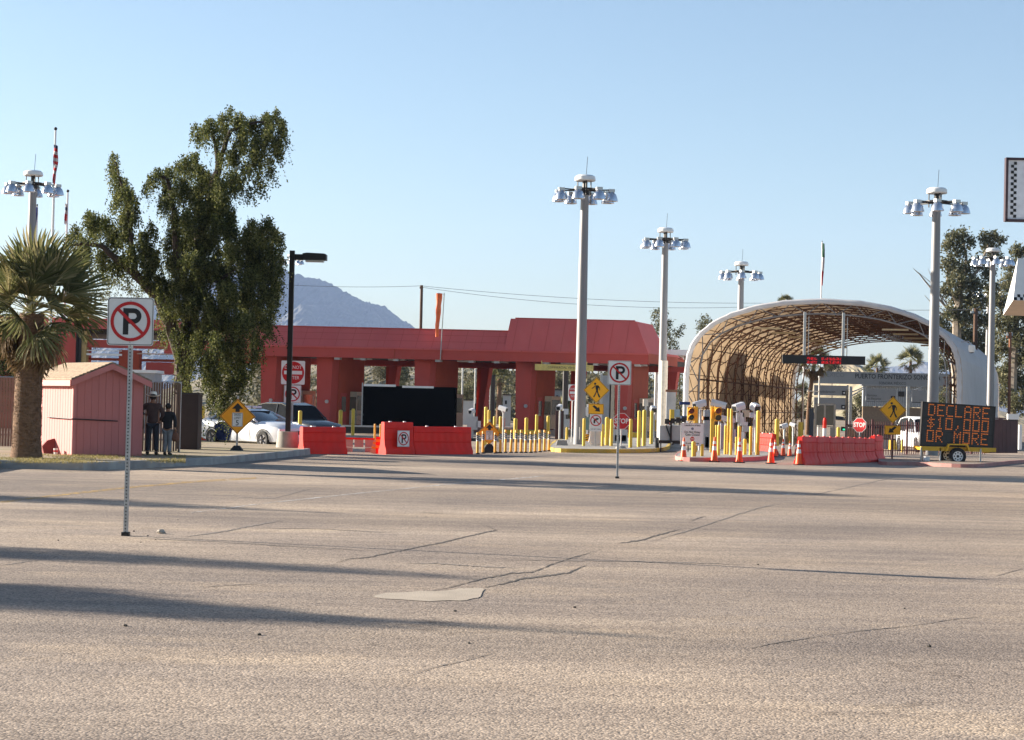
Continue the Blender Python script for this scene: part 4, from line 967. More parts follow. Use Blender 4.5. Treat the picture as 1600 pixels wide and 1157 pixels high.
# ------------------------------------------------------------------ street lamp
g = G(449, 708); t = thing('street_lamp', 'dark bronze shoebox street lamp on a concrete footing behind the curved kerb', 'street lamp', g)
zt = Z(457, 392, g.y); s_ = g.y / F
m = MB(); m.cyl(0, 0, 0, .75, .42, .36, 16); m.build('concrete_footing', conc, t, True)
m = MB(); m.box(-.085, .085, -.085, .085, .75, zt); m.build('pole', bronze, t)
m = MB(); m.box(.09, .55, -.05, .05, zt - .32, zt - .12); m.build('arm', bronze, t)
hx0, hx1 = 17 * s_, 54 * s_
m = MB(); m.add([(hx0, -.25, zt - .1), (hx1, -.25, zt - .12), (hx1, .25, zt - .12), (hx0, .25, zt - .1), (hx0 + .02, -.25, zt - .30), (hx1, -.25, zt - .32), (hx1, .25, zt - .32), (hx0 + .02, .25, zt - .30), (hx0 + .15, -.22, zt - .07), (hx1 - .08, -.22, zt - .09), (hx1 - .08, .22, zt - .09), (hx0 + .15, .22, zt - .07)],
                [(4, 7, 6, 5), (0, 4, 5, 1), (1, 5, 6, 2), (2, 6, 7, 3), (3, 7, 4, 0), (0, 1, 9, 8), (1, 2, 10, 9), (2, 3, 11, 10), (3, 0, 8, 11), (8, 9, 10, 11)]); hd = m.build('lamp_head', bronze, t)
m = MB(); m.box(hx0 + .1, hx1 - .1, -.2, .2, zt - .38, zt - .325); m.build('lens', mat('lamp_lens', (.5, .48, .44), .3), hd)

# ------------------------------------------------------------------ patrol car
def car(label, loc, rz, paint, name='patrol_car', bar=True, stripe=True, suv=False):
    t = thing(name, label, 'car', loc, rz)      # nose towards -y, right hand side towards -x
    L_, W_ = 5.0, 1.9
    # stations: y, sill z, shoulder z, half width at sill, half width at shoulder, centre top z
    hr = .42 if suv else 0
    st = [(-2.50, .42, .62, .55, .60, .66), (-2.44, .30, .74, .80, .82, .80), (-2.2, .22, .84, .90, .90, .92), (-1.55, .2, .90, .94, .93, 1.0), (-.85, .2, .96, .95, .94, 1.06), (0.0, .2, .98, .95, .94, 1.06), (.9, .2, 1.0, .95, .94, 1.08), (1.55, .2, 1.03, .95, .93, 1.12), (2.1, .24, 1.04, .92, .90, 1.12), (2.42, .34, 1.0, .84, .84, 1.08), (2.5, .45, .85, .72, .72, .9)]
    rings = []
    for y, z0, zs, w0, w1, zc in st:
        zm = (z0 + zs) / 2
        half = [(0, z0), (w0 * .8, z0), (w0 * .97, z0 + .07), (w0 * 1.0, zm), (w1, zs - .06), (w1 * .95, zs), (w1 * .6, zc - .015), (0, zc)]
        rings.append([(x, y, z) for x, z in half] + [(-x, y, z) for x, z in half[-2:0:-1]])
    m = MB(); m.loft(rings); m.build('body', paint, t, True)
    gl = [(-1.0, 1.03, .82), (-.15, 1.40, .66), (.2, 1.47, .64), (.9, 1.47, .63), (1.35, 1.38, .64), (2.0, 1.10, .76)]
    if suv: gl = [(-1.0, 1.05, .84), (-.35, 1.62, .70), (.2, 1.74, .68), (1.5, 1.74, .67), (2.1, 1.66, .68), (2.4, 1.1, .80)]
    rings = []
    for y, z, w_ in gl:
        rings.append([(-.86, y, .99), (-w_, y, z - .05), (-w_ * .8, y, z), (w_ * .8, y, z), (w_, y, z - .05), (.86, y, .99)])
    m = MB(); m.loft(rings); gh = m.build('glasshouse', glass if not suv else mat('dull_glass', (.02, .022, .025), .95, spec=0), t, True)
    rings = [[(-w_ * 1.005, y, z - .045), (-w_ * .8, y, z + .018), (w_ * .8, y, z + .018), (w_ * 1.005, y, z - .045)] for y, z, w_ in gl[1:-1]]
    m = MB(); m.loft(rings, close=False, caps=False); m.build('roof', paint, gh, True)
    m = MB()
    for sx in (-1, 1):
        pts_ = [(sx * (w_ + .004), y, z - .04) for y, z, w_ in gl]
        m.tube([(sx * .86, gl[0][0] - .12, 1.0)] + pts_[1:-1] + [(sx * .86, gl[-1][0] + .1, 1.05)], .035, 5)
        m.tube([(sx * .87, .45, .98), (sx * (gl[2][2] + .01), .5, gl[2][1] - .05)], .04, 5)
    m.build('window_pillar', paint, gh)
    tyre = mat('tyre', (.012, .012, .013), .8); rim = mat('steel_rim', (.12, .12, .13), .4, .7)
    for y in (-1.55, 1.5):
        for sx in (-1, 1):
            m = MB(); prof = [(.20, -.11), (.30, -.115), (.345, -.08), (.345, .08), (.30, .115), (.20, .11)]
            n = 22; rg = [[(sx * .86 + dz, y + r_ * math.cos(2 * PI * k / n), .345 + r_ * math.sin(2 * PI * k / n)) for k in range(n)] for r_, dz in prof]
            m.loft(rg, caps=False); wl = m.build('wheel', tyre, t, True)
            m = MB(); m.tube([(sx * .86, y, .345), (sx * .955, y, .345)], .205, 16)
            for q in range(5): a = 2 * PI * q / 5; m.tube([(sx * .96, y, .345), (sx * .965, y + .19 * math.cos(a), .345 + .19 * math.sin(a))], .028, 4)
            m.build('rim', rim, wl)
            m = MB(); a_ = [(sx * .951, y + .41 * math.cos(PI * k / 12), .36 + .40 * math.sin(PI * k / 12)) for k in range(13)]; b_ = [(sx * .951, p[1] * .9 + y * .1, (p[2] - .36) * .86 + .36) for p in a_]
            m.add(a_ + b_, [(k, k + 1, k + 14, k + 13) for k in range(12)]); m.build('wheel_arch', black, t)
    m = MB(); m.box(-.62, .62, -2.53, -2.47, .48, .70); gr = m.build('grille', black, t)
    m = MB(); m.tube([(-.9, -2.35, .36), (-.6, -2.55, .36), (.6, -2.55, .36), (.9, -2.35, .36)], .06, 6); m.build('bumper', paint if not suv else darkm, t, True)
    for sx in (-1, 1):
        m = MB(); m.box(sx * .77 - .13, sx * .77 + .13, -2.46, -2.38, .62, .76); m.build('headlight', mat('headlight_glass', (.6, .62, .65), .1, 0, .05, 4, spec=.8), t)
        m = MB(); m.box(sx * .95 - .12, sx * .95 + .06, -.85, -.72, 1.0, 1.14); m.build('mirror', paint, t)
        m = MB(); m.box(sx * .70 - .14, sx * .70 + .14, 2.47, 2.52, .78, .92); m.build('tail_light', signred, t)
    m = MB(); m.box(-.2, .2, -2.60, -2.56, .44, .56); m.build('number_plate', whites, t)
    m = MB()
    for sx in (-1, 1):
        for y in (-.8, .45, 1.35): m.box(sx * .953 - .003, sx * .953 + .003, y, y + .012, .3, .95)
        for y in (.25, 1.2): m.box(sx * .957 - .012, sx * .957 + .012, y, y + .14, .86, .89)
    stuff(m.build('door_seam', darkm, t))
    if stripe:
        m = MB()
        for sx in (-1, 1): m.add([(sx * .958, .45, .26), (sx * .958, 1.10, .26), (sx * .958, 1.35, .80), (sx * .958, 1.0, .97), (sx * .958, .10, .97)], [(0, 1, 2, 3, 4)])
        m.build('diagonal_stripe', mat('navy_stripe', (.008, .012, .035), .9, spec=0), t)
    if bar:
        m = MB(); m.box(-.55, .55, .35, .6, 1.52, 1.60); m.build('light_bar', mat('light_bar_lens', (.55, .6, .7), .2), t)
    return t
cw = mat('white_car_paint', (0.68, 0.70, 0.74), 0.25, 0, 0.02, 2, spec=0.6)
car('white patrol car with dark diagonal stripe parked behind the orange speed sign', at(399, 73.5), R(47), cw)
car('dark vehicle half hidden behind the patrol car and a yellow bollard', at(463, 86), R(40), mat('dark_car_paint', (.03, .035, .04), .25, 0, .02, 2, spec=.6), 'parked_car', False, False, True)
# ------------------------------------------------------------------ water filled barriers
GB = 'water filled traffic barriers closing the lanes'
def barrier(label, a, b, H, mt=barr, name='water_barrier', wd=.5, group=GB):
    """from ground point a to b; stepped jersey profile with moulded recesses and a top ledge"""
    d = b - a; L_ = d.length; rz = math.atan2(d.y, d.x)
    t = thing(name, label, 'barrier', a, rz, group)
    prof = [(-wd / 2, 0), (wd / 2, 0), (wd / 2, .12 * H), (.30 * wd, .30 * H), (.22 * wd, .55 * H), (.20 * wd, .97 * H), (.16 * wd, H), (-.16 * wd, H), (-.20 * wd, .97 * H), (-.22 * wd, .55 * H), (-.30 * wd, .30 * H), (-wd / 2, .12 * H)]
    n = max(2, int(L_ / .28)); m = MB(); rg = []
    for i in range(n * 4 + 1):
        x = L_ * i / (n * 4); k = 1.0 if i % 4 in (0, 1) else .90
        e = .88 if i in (0, n * 4) else 1
        rg.append([(x, y * (k if .15 * H < z < .93 * H else 1) * e, z) for y, z in prof])
    m.loft(rg); o = m.build('shell', mt, t, True)
    m = MB(); m.tube([(L_ * .02, -.21 * wd - .012, H * .80), (L_ * .98, -.21 * wd - .012, H * .80)], .018, 6); m.tube([(L_ * .02, -.24 * wd - .012, H * .46), (L_ * .98, -.24 * wd - .012, H * .46)], .018, 6); m.build('moulded_rib', mt, t, True)
    m = MB()
    for x in (.25, .75): m.cyl(L_ * x, 0, H - .01, H + .03, .06, .05, 10)
    m.build('filler_cap', white if mt is barr else mt, t)
    m = MB(); m.tube([(L_ + .02, 0, .1 * H), (L_ + .02, 0, H * .95)], .035, 8); m.build('hinge_pin', mt, t)
    return t
def gbar(label, x0, x1, yb0, yb1, ytop, mt=barr, **k):
    a = G(x0, yb0); b = G(x1, yb1); H = P(x0, ytop, a.y).z; return barrier(label, a, b, H, mt, **k)
gbar('red barrier between the patrol car nose and the black trailer', 470, 537, 709.5, 709.5, 667)
gbar('red barrier behind the rear of the patrol car by the tree trunk', 296, 330, 695.5, 695.5, 662)
pb = gbar('taller red barrier segment carrying a square no parking plate', 597, 642, 710, 710, 659.5)
no_parking_face(pb, 24.5 / (F / G(610, 710).y), .9 * .8, Z(618, 685.5, G(610, 710).y) - 0, y=-.30)
gbar('long red barrier right of the no parking plate', 643, 733, 710, 710, 666.5)
gbar('red barrier block standing behind the bollards beside the island', 1186, 1209, 709, 711, 677)
# long faded barrier at the right, eight hinged units in a gentle curve
cur = [(1249, 727), (1272, 726.3), (1292, 725.2), (1312, 724.2), (1331, 723.2), (1348, 722.5), (1363, 721.9), (1375.5, 721.4)]
words = ['nearest pale ended unit beside the first cone', 'second unit', 'third unit', 'middle unit in front of the stop sign', 'fifth unit', 'sixth unit', 'last unit with its rounded end']
for i in range(7):
    gbar('faded red barrier chain on the right, ' + words[i], cur[i][0], cur[i + 1][0] - .3, cur[i][1], cur[i + 1][1], 682.5 + i * .6 if i < 6 else 681.0, barrf)
# pale board barricade and striped planks
g0 = G(536, 706); t = thing('board_barricade', 'low pinkish board barricade with three panels in front of the black trailer step', 'barricade', g0); w_ = 49 / (F / g0.y); h_ = 21 / (F / g0.y)
pk = mat('pale_pink_board', (.50, .34, .28), .8, 0, .1, 4, dirt=(.3, .2, .16), dirt_amt=.5)
for i in range(3): m = MB(); m.box(w_ * i / 3 + .03, w_ * (i + 1) / 3 - .03, 0, .05, .18, h_); m.build('panel', pk, t)
m = MB(); m.box(0, w_, -.02, -.002, h_ - .04, h_ + .03); m.build('top_rail', barr, t)
for i in (.2, .8): m = MB(); m.box(w_ * i - .1, w_ * i + .1, -.2, .25, 0, .17); m.build('foot', pk, t)
for (x, yb, yt, lab, mt, tl) in ((583, 709, 688, 'cream and orange plank leaning beside the no parking barrier', mat('cream_plank', (.62, .45, .28), .7), R(16)), (592, 709.5, 683, 'narrow red plank stub between the leaning plank and tall barrier', barr, 0)):
    g = G(x, yb); t = thing('warning_plank', lab, 'plank', g, 0, ry=tl); h_ = (yb - yt) / (F / g.y); m = MB(); m.box(-.12, .12, 0, .05, 0, h_); m.build('board', mt, t); m = MB(); m.box(-.125, .125, -.01, -.002, h_ * .35, h_ * .5); m.box(-.125, .125, -.01, -.002, h_ * .7, h_ * .85); m.build('stripe', yelo, t)
for x, lab in ((585, 'small yellow tube post left of the pair by the plank'), (594, 'small yellow tube post right of the pair by the plank')):
    g = at(x, 76); t = thing('tube_post', lab, 'post', g); m = MB(); m.cyl(0, 0, 0, .95, .04); m.build('tube', yelo, t); m = MB(); m.cyl(0, 0, .951, .99, .045, .03); m.build('cap', yelo, t)

# ------------------------------------------------------------------ amber delineator posts with zebra bands
def delin(px, pyt, pyb, label, leanx=0):
    g = G(px, pyb); h_ = (pyb - pyt) / (F / g.y); t = thing('delineator_post', label, 'post', g, 0, 'row of amber flexible posts'); t.rotation_euler = (0, leanx, 0)
    m = MB(); m.tube([(0, 0, 0), (0, 0, h_ - .03), (0, 0, h_)], [.052, .052, .035], 10); m.build('tube', yelo, t, True)
    m = MB(); m.cyl(0, 0, h_ * .60, h_ * .86, .0545, n=12); bnd = m.build('white_band', whites, t, True)
    m = MB(); n = 10
    for q in range(3):
        z0 = h_ * (.60 + .085 * q)
        A0 = [(.0565 * math.cos(PI + PI * k / n), .0565 * math.sin(PI + PI * k / n), z0 + .07 * (1 - k / n)) for k in range(n + 1)]; A1 = [(x, y, z + .05) for x, y, z in A0]
        m.add(A0 + A1, [(k, k + 1, k + n + 2, k + n + 1) for k in range(n)])
    stuff(m.build('black_stripe', black, bnd)); m = MB(); m.cyl(0, 0, 0, .05, .1, .08, 12); m.build('foot', rubber, t)
dl = [(746, 676, 710), (754.5, 674, 709), (773.5, 676, 709), (781.5, 673, 708.5), (789.5, 671.5, 708), (798, 672, 708), (806, 672, 708), (814, 672, 708), (821, 675, 708), (829, 674.5, 708), (836, 674, 707.5), (843.5, 672, 707), (850.5, 672, 706), (857.5, 674.5, 705.5)]
names = ['left end post, scuffed dark', 'second post, left of the speed diamond', 'third post, just right of the speed diamond base', 'fourth post', 'fifth post', 'sixth post', 'seventh post', 'eighth post', 'ninth post, slightly shorter', 'tenth post', 'eleventh post', 'third post from the kerb end', 'second post from the kerb end', 'right end post next to the yellow kerb']
for (x, a, b), nm in zip(dl, names): delin(x, a, b, 'amber zebra banded post, ' + nm, rng.normal() * .02)

# ------------------------------------------------------------------ islands
m = MB()
def island(pts, h_, kerb_mat, top_mat, name):
    q = [G(x, y) for x, y in pts]; poly = smooth_poly([(p.x, p.y) for p in q], 2)
    cx = sum(p[0] for p in poly) / len(poly); cy = sum(p[1] for p in poly) / len(poly)
    inn = []
    for x, y in poly:
        d = math.hypot(x - cx, y - cy); inn.append((x + (cx - x) * .16 / d, y + (cy - y) * .16 / d))
    ar = sum(poly[i][0] * poly[(i + 1) % len(poly)][1] - poly[(i + 1) % len(poly)][0] * poly[i][1] for i in range(len(poly)))
    if ar < 0: poly, inn = poly[::-1], inn[::-1]
    mb = MB(); n = len(poly)
    mb.add([(x, y, -.02) for x, y in poly] + [(x, y, h_) for x, y in poly] + [(x, y, h_) for x, y in inn], [(i, (i + 1) % n, (i + 1) % n + n, i + n) for i in range(n)] + [(i + n, (i + 1) % n + n, (i + 1) % n + 2 * n, i + 2 * n) for i in range(n)])
    o = mb.build(name + '_kerb', kerb_mat); struct(o)
    mb = MB(); mb.add([(x, y, h_ - .004) for x, y in inn], [tuple(range(n))]); o = mb.build(name, top_mat); struct(o)
ykerb = mat('yellow_kerb_paint', (0.60, 0.40, 0.06), 0.7, 0, 0.12, 2.5, dirt=(.32, .27, .2), dirt_amt=.6, bump=.3)
island([(857, 703.5), (862, 706.8), (900, 708), (980, 708.5), (1046, 706.5), (1048, 694), (1040, 689), (900, 688), (866, 692)], .16, ykerb, conc, 'mast_island')
island([(1053, 716), (1058, 721.5), (1110, 722), (1160, 721.5), (1206, 719), (1207, 711.5), (1190, 707), (1090, 704), (1066, 709)], .15, pinkkerb, conc, 'gate_island')
island([(1370, 724), (1378, 728), (1420, 727), (1500, 731.5), (1532, 731), (1600, 723), (1700, 722), (1700, 712), (1450, 713), (1380, 717)], .13, pinkkerb, asphalt_mat('sidewalk_asphalt', 1.05), 'fence_island')
struct_m = MB()

# ------------------------------------------------------------------ yellow steel bollards
bolme = {}
def bollard(px, pyt, pyb, rpx, label, z0=0.0, group='yellow steel pipe bollards'):
    g = G(px, pyb, z0); s_ = F / g.y; h_ = (pyb - pyt) / s_; r_ = rpx / s_
    t = thing('bollard', label, 'bollard', g, 0, group)
    m = MB(); m.cyl(0, 0, -.01, h_ - r_ * .6, r_, n=12); m.build('pipe', yelp, t, True)
    m = MB(); m.lathe([(r_, 0), (r_ * .9, r_ * .35), (r_ * .55, r_ * .6), (0.001, r_ * .7)], 12, (0, 0, h_ - r_ * .6)); m.build('domed_cap', yelp, t, True)
# in front of the building piers, left to right
for x, a, b, r_, lab in ((316, 636, 690, 3, 'left of the patrol car roof under the tree'), (468, 642, 693, 3, 'rising above the patrol car bonnet'), (531.5, 641, 680, 3, 'left one of two beside the beige booth of the second pier'), (551, 639, 681, 2.6, 'right one of two beside the beige booth of the second pier'),
                         (758, 636, 697, 2.6, 'tallest of the group behind the small speed diamond'), (763, 641, 696, 2.2, 'thin one just left behind the small speed diamond tip'), (781.5, 651, 690, 2.6, 'between the speed diamond and the white camera pole'),
                         (772, 651, 690, 2.2, 'dark sided one behind the speed diamond'), (805, 654, 686, 3, 'in front of the left edge of the third pier'), (822, 653, 686, 2.8, 'in front of the third pier door'), (838, 648, 686, 2.4, 'in front of the third pier booth window'),
                         (856, 650, 686, 2.6, 'right of the third pier booth'), (885.5, 668, 692, 2, 'short orange streaked one left of the tall mast')):
    bollard(x, a, b, r_, 'yellow pipe bollard ' + lab)
for x, a, b, r_, lab in ((912, 654, 697, 2.4, 'just right of the tall mast base'), (941, 663, 697, 2.2, 'behind the right edge of the crossing sign'), (948, 652, 696, 3.4, 'thick one right of the crossing sign plates'),
                         (985, 655, 699.5, 2.8, 'shorter one right of the stop sign'), (998, 642, 698.5, 2.9, 'tall one left of the pair at the fourth pier'), (1006, 641, 697, 3.1, 'tall one right of the pair at the fourth pier'), (1017.5, 642, 694, 2.6, 'darker tall one at the pier corner'),
                         (955, 655, 697, 2.6, 'half hidden behind the lone no parking sign post')):
    bollard(x, a, b, r_, 'yellow pipe bollard ' + lab, .16)
for x, a, b, r_, lab in ((1083.5, 690, 713.5, 3.4, 'foot showing under the white notice board'), (1097, 694, 713, 2.4, 'small one at the right foot of the white notice board'), (1122.5, 664, 712, 2.4, 'just right of the second signal post'), (1118.3, 664.5, 711, 1.6, 'thin one behind the second signal post'),
                         (1133, 665, 710, 2.2, 'left one of the close pair under the long camera'), (1136.6, 638.5, 710, 1.6, 'tall thin left one of the tall pair'), (1141.6, 639, 711, 2.2, 'tall right one of the tall pair'), (1154.7, 666, 712, 2.9, 'behind the third cone'), (1150, 683, 711, 1.7, 'thin short one left behind the third cone'),
                         (1163.5, 686, 710.5, 2.8, 'stained short one below the central camera cabinet'), (1172.6, 666.5, 711, 2.5, 'left of the rightmost island post'), (1183.8, 642, 711, 3.2, 'tall rightmost one under the end camera')):
    bollard(x, a, b, r_, 'island bollard, yellow, ' + lab, .15)
for x, a, b, r_, lab in ((1213.5, 655, 697, 3.4, 'behind the back row cones, left'), (1234, 657, 693, 2.6, 'far pair left by the leaning palm'), (1249, 660, 694, 2.4, 'far pair right by the leaning palm'), (1309.5, 668, 700, 2.6, 'orange toned one behind the faded barrier chain'), (1409.5, 687, 707, 1.8, 'small one behind the maroon fence'), (1252.5, 660, 695, 2.2, 'behind the grey utility post')):
    bollard(x, a, b, r_, 'yellow pipe bollard ' + lab)
for x, lab in ((1022.7, 'left'), (1031, 'right')): bollard(x, 656, 681, 2.4, 'short fat yellow sleeve bollard %s of the lamp column at the canopy edge' % lab)

# ------------------------------------------------------------------ signals, cameras, cabinets
def signal(px0, px1, pyt, pyb, post_px, post_top, label, side):
    Ysg = 77.0; s_ = F / Ysg; t = thing('traffic_signal', label, 'traffic light', at(post_px, Ysg, .15))
    zt, zb = Z(px0, pyt, Ysg) - .15, Z(px0, pyb, Ysg) - .15; w_ = (px1 - px0) / s_; cx = ((px0 + px1) / 2 - post_px) / s_
    m = MB(); m.box(-.075, .075, .0, .15, 0, Z(post_px, post_top, Ysg) - .15); m.build('post', yelp, t)
    m = MB(); m.box(cx - w_ / 2, cx + w_ / 2, -.22, -.02, zb, zt); m.box(-.05, .05, -.05, .02, zb + .1, zt - .1); h = m.build('signal_housing', yelo, t)
    for k, mt in ((.74, mat('dark_red_lens', (.10, .006, .004), .25)), (.26, mat('dark_green_lens', (.008, .02, .02), .25))):
        zc = zb + (zt - zb) * k; r_ = (zt - zb) * .21
        m = MB(); m.tube([(cx, -.235, zc), (cx, -.221, zc)], r_, 18); m.build('lens', mt, h)
        m = MB(); a0 = [(cx + r_ * 1.08 * math.cos(PI * k2 / 12), -.23, zc + r_ * 1.08 * math.sin(PI * k2 / 12)) for k2 in range(13)]; a1 = [(x, y - .16, z - .02) for x, y, z in a0]; m.add(a0 + a1, [(i, i + 1, i + 14, i + 13) for i in range(12)]); m.build('visor', yelo, h)
signal(1072.5, 1084, 636.5, 657.5, 1086.5, 635.5, 'left two lamp yellow traffic signal above the white notice board', -1)
signal(1115, 1125, 636, 658.5, 1112.5, 635.5, 'right two lamp yellow traffic signal above the second cone', 1)
camw = mat('camera_housing', (0.62, 0.61, 0.62), 0.4, 0, .04, 8)
def cam_(px, py, Yc, Lpx, Hpx, rz, label, zbase=.15, tilt=0.25, hood=True, pole=True, polepx=None):
    s_ = F / Yc; L_, h_ = Lpx / s_, Hpx / s_; c = P(px, py, Yc); b = at(polepx or px, Yc, zbase)
    t = thing('security_camera', label, 'camera', b)
    Mx = Matrix.Translation(c - b) @ Matrix.Rotation(rz, 4, 'Z') @ Matrix.Rotation(tilt, 4, 'X')
    m = MB(); rg = []
    for y in (-L_ / 2, L_ / 2): rg.append([Mx @ Vector(p) for p in ((-h_ * .42, y, -h_ * .4), (h_ * .42, y, -h_ * .4), (h_ * .5, y, h_ * .1), (h_ * .32, y, h_ * .5), (-h_ * .32, y, h_ * .5), (-h_ * .5, y, h_ * .1))])
    m.loft(rg); hb = m.build('housing', camw, t)
    m = MB(); m.box(-h_ * .36, h_ * .36, -L_ / 2 - .012, -L_ / 2 - .002, -h_ * .33, h_ * .3, Mx); m.build('lens_window', glass, hb)
    m = MB(); m.tube([Mx @ Vector((0, .05, -h_ * .4)), (0, 0, c.z - b.z - h_ * .95)], .035, 6); m.build('bracket', camw, t)
    if pole: m = MB(); m.tube([(0, 0, 0), (0, 0, c.z - b.z - h_ * .8)], .05, 8); m.build('pole', galv, t)
cam_(1093, 632, 80, 20, 11, R(-60), 'white box camera above the left traffic signal, facing left')
cam_(1123, 632, 80, 24, 11, R(78), 'white box camera above the right traffic signal, turned right')
cam_(1133.5, 655, 79, 20, 9, R(84), 'long horizontal white camera right of the second signal')
cam_(1154, 636.5, 79, 20, 12, R(-50), 'large white camera with dark lens left of the central cabinet')
cam_(1180, 637, 79, 15, 12, R(22), 'white camera on top of the rightmost tall island post')
cam_(786, 639, 96, 14, 8, R(60), 'white camera on a white pole before the third lane opening', 0)
cam_(1225, 666, 100, 12, 7, R(-60), 'small far camera behind the back row of cones', 0)
cam_(1239, 664, 104, 10, 6, R(50), 'small far camera with dark front right of its neighbour', 0)
cam_(874, 637, 100, 12, 8, R(-20), 'white camera left of the tall mast in the fourth lane', 0)
cam_(1021, 640, 98, 11, 10, R(10), 'boxy white camera beside the lamp column at the building corner', 0)
cam_(737, 643, 105, 10, 8, R(-30), 'white camera at the right edge of the black trailer', 0)
# equipment masts with boxes
def rack(px, Yc, parts, label, z0=0.0):
    b = at(px, Yc, z0); t = thing('equipment_post', label, 'equipment post', b); top = 0
    for nm, x0, x1, y0, y1, mt in parts:
        a = P(x0, y0, Yc); c = P(x1, y1, Yc); m = MB(); m.box(a.x - b.x, c.x - b.x, -.12 if nm != 'pole' else -.04, .12 if nm != 'pole' else .04, max(0, c.z - b.z), a.z - b.z); m.build(nm, mt, t)
lg = mat('light_grey_box', (.45, .46, .46), .5, 0, .06, 6)
rack(1163, 80, [('pole', 1161, 1164, 640, 708, galv), ('camera_box', 1160.5, 1170.5, 641, 652, beige), ('white_unit', 1150.5, 1162, 645, 660, camw), ('lower_cabinet', 1160, 1170.5, 666, 675, lg), ('white_unit', 1157, 1168, 659.5, 665.5, camw), ('pale_case', 1156, 1162, 675, 692, whites)], 'cluster of white reader boxes on a pole in the middle of the gate island', .15)
rack(1178, 81, [('pole', 1177, 1179, 640, 708, galv), ('reader_head', 1171.5, 1180, 645, 653, camw), ('white_case', 1175.5, 1180, 669, 684, whites), ('small_case', 1175, 1181, 690, 705, camw)], 'slim reader post with small white cases near the right end of the gate island', .15)
rack(1106, 82, [('pole', 1105, 1107, 640, 708, galv), ('dark_cabinet', 1100, 1112, 641, 700, greyp), ('white_case', 1101.5, 1107, 683, 700, camw), ('arrow_board', 1098, 1108, 651, 657, mat('faded_orange', (.55, .25, .12), .6))], 'grey cabinet with white case between the two traffic signals', .15)
rack(1145, 84, [('pole', 1144, 1146, 650, 708, galv), ('grey_cabinet', 1126, 1131, 662, 706, greyp), ('white_case', 1143, 1148, 654, 661, camw), ('card_reader', 1146, 1149.5, 671, 690, lg)], 'grey reader stand behind the long horizontal camera', .15)
rack(737, 98, [('pole', 736, 739, 645, 705, lg), ('reader_box', 730, 746, 651, 672, lg), ('white_unit', 745, 751, 658, 668, camw), ('foot', 731, 744, 685, 700, darkm)], 'pale reader stand right of the long red barrier')
rack(882, 101, [('pole', 881, 883, 640, 695, galv), ('dark_door', 868, 880, 642, 687, mat('dark_maroon', (.06, .02, .018), .5)), ('white_unit', 880, 888, 639, 648, camw), ('grey_case', 881, 890, 655, 668, lg)], 'dark narrow cabinet with white units left of the tall mast')
rack(787, 97, [('pole', 785, 788, 643, 667, mat('white_red_post', (.62, .35, .33), .5)), ('case', 784, 789, 654, 668, signred)], 'short red and white reader post left of the third pier')
rack(919, 90, [('pole', 917, 918.5, 632, 697, white), ('white_board', 911.5, 919, 636, 650, whites), ('green_box', 914, 920, 652, 672, mat('green_grey', (.16, .24, .22), .5))], 'white and green equipment stand hidden behind the crossing sign', .16)
rack(965, 92, [('cabinet', 953, 980, 671, 696, lg), ('vent_panel', 960.5, 978, 680, 690, mat('navy_panel', (.01, .02, .10), .5)), ('pole', 966, 968, 660, 671, galv)], 'grey cabinet with navy panel behind the stop sign', .16)
rack(935, 112, [('cabinet', 942, 953, 587, 680, greyp), ('pole', 938, 940, 585, 680, galv), ('pale_column', 953, 958, 585, 690, beige)], 'tall grey column bank behind the amber crossing diamond', .16)
rack(1009, 99, [('white_head', 1005, 1012.5, 624, 635, mat('cream_box', (.7, .62, .52), .5)), ('pole', 1008, 1010, 635, 690, galv)], 'cream box on a thin post in front of the fourth pier')
rack(1050, 96, [('pole', 1051, 1053, 640, 690, galv), ('yellow_reader', 1047, 1053, 640, 658, yelp), ('glass_case', 1053.5, 1062, 640, 652, mat('pale_blue_case', (.35, .45, .5), .3))], 'yellow reader head with pale case behind the light tower trailer')
rack(1073, 100, [('blue_board', 1062, 1078, 628, 633, mat('navy_board', (.01, .03, .14), .5)), ('pole', 1069, 1071, 633, 690, galv), ('blue_case', 1064, 1077, 650, 657, mat('blue_case', (.04, .09, .2), .5))], 'navy blue topped stand left of the first traffic signal')
rack(1035, 112, [('tall_cabinet', 1041.5, 1055, 613, 660, greyp), ('cabinet_roof', 1040, 1058, 609, 613, mat('rust_trim', (.15, .07, .04), .7)), ('pole', 1043, 1045, 655, 680, galv)], 'grey metal cabinet under the gap between building and arched canopy')
# lamp column at the building corner
t = thing('canopy_column', 'thick pale round column supporting the right corner of the red canopy', 'column', at(1035, 117)); m = MB(); m.cyl(0, 0, 0, 4.8, .24, n=16); m.build('shaft', mat('cream_column', (.58, .55, .48), .5), t, True); m = MB(); m.cyl(0, 0, 0, .1, .34, n=16); m.build('base_plate', galv, t)
t = thing('white_canopy_roof', 'flat white canopy roof bridging between the red building and the arched canopy', 'canopy', at(1035, 142)); a = P(1014, 549, 142) - at(1035, 142); c = P(1090, 556, 142) - at(1035, 142)
m = MB(); m.box(a.x, c.x, 0, 8, c.z, a.z + .15); m.build('roof_slab', white, t)
for x in (.2, .8): m = MB(); m.cyl(a.x * (1 - x) + c.x * x, 2, 0, c.z, .12); m.build('post', galv, t)

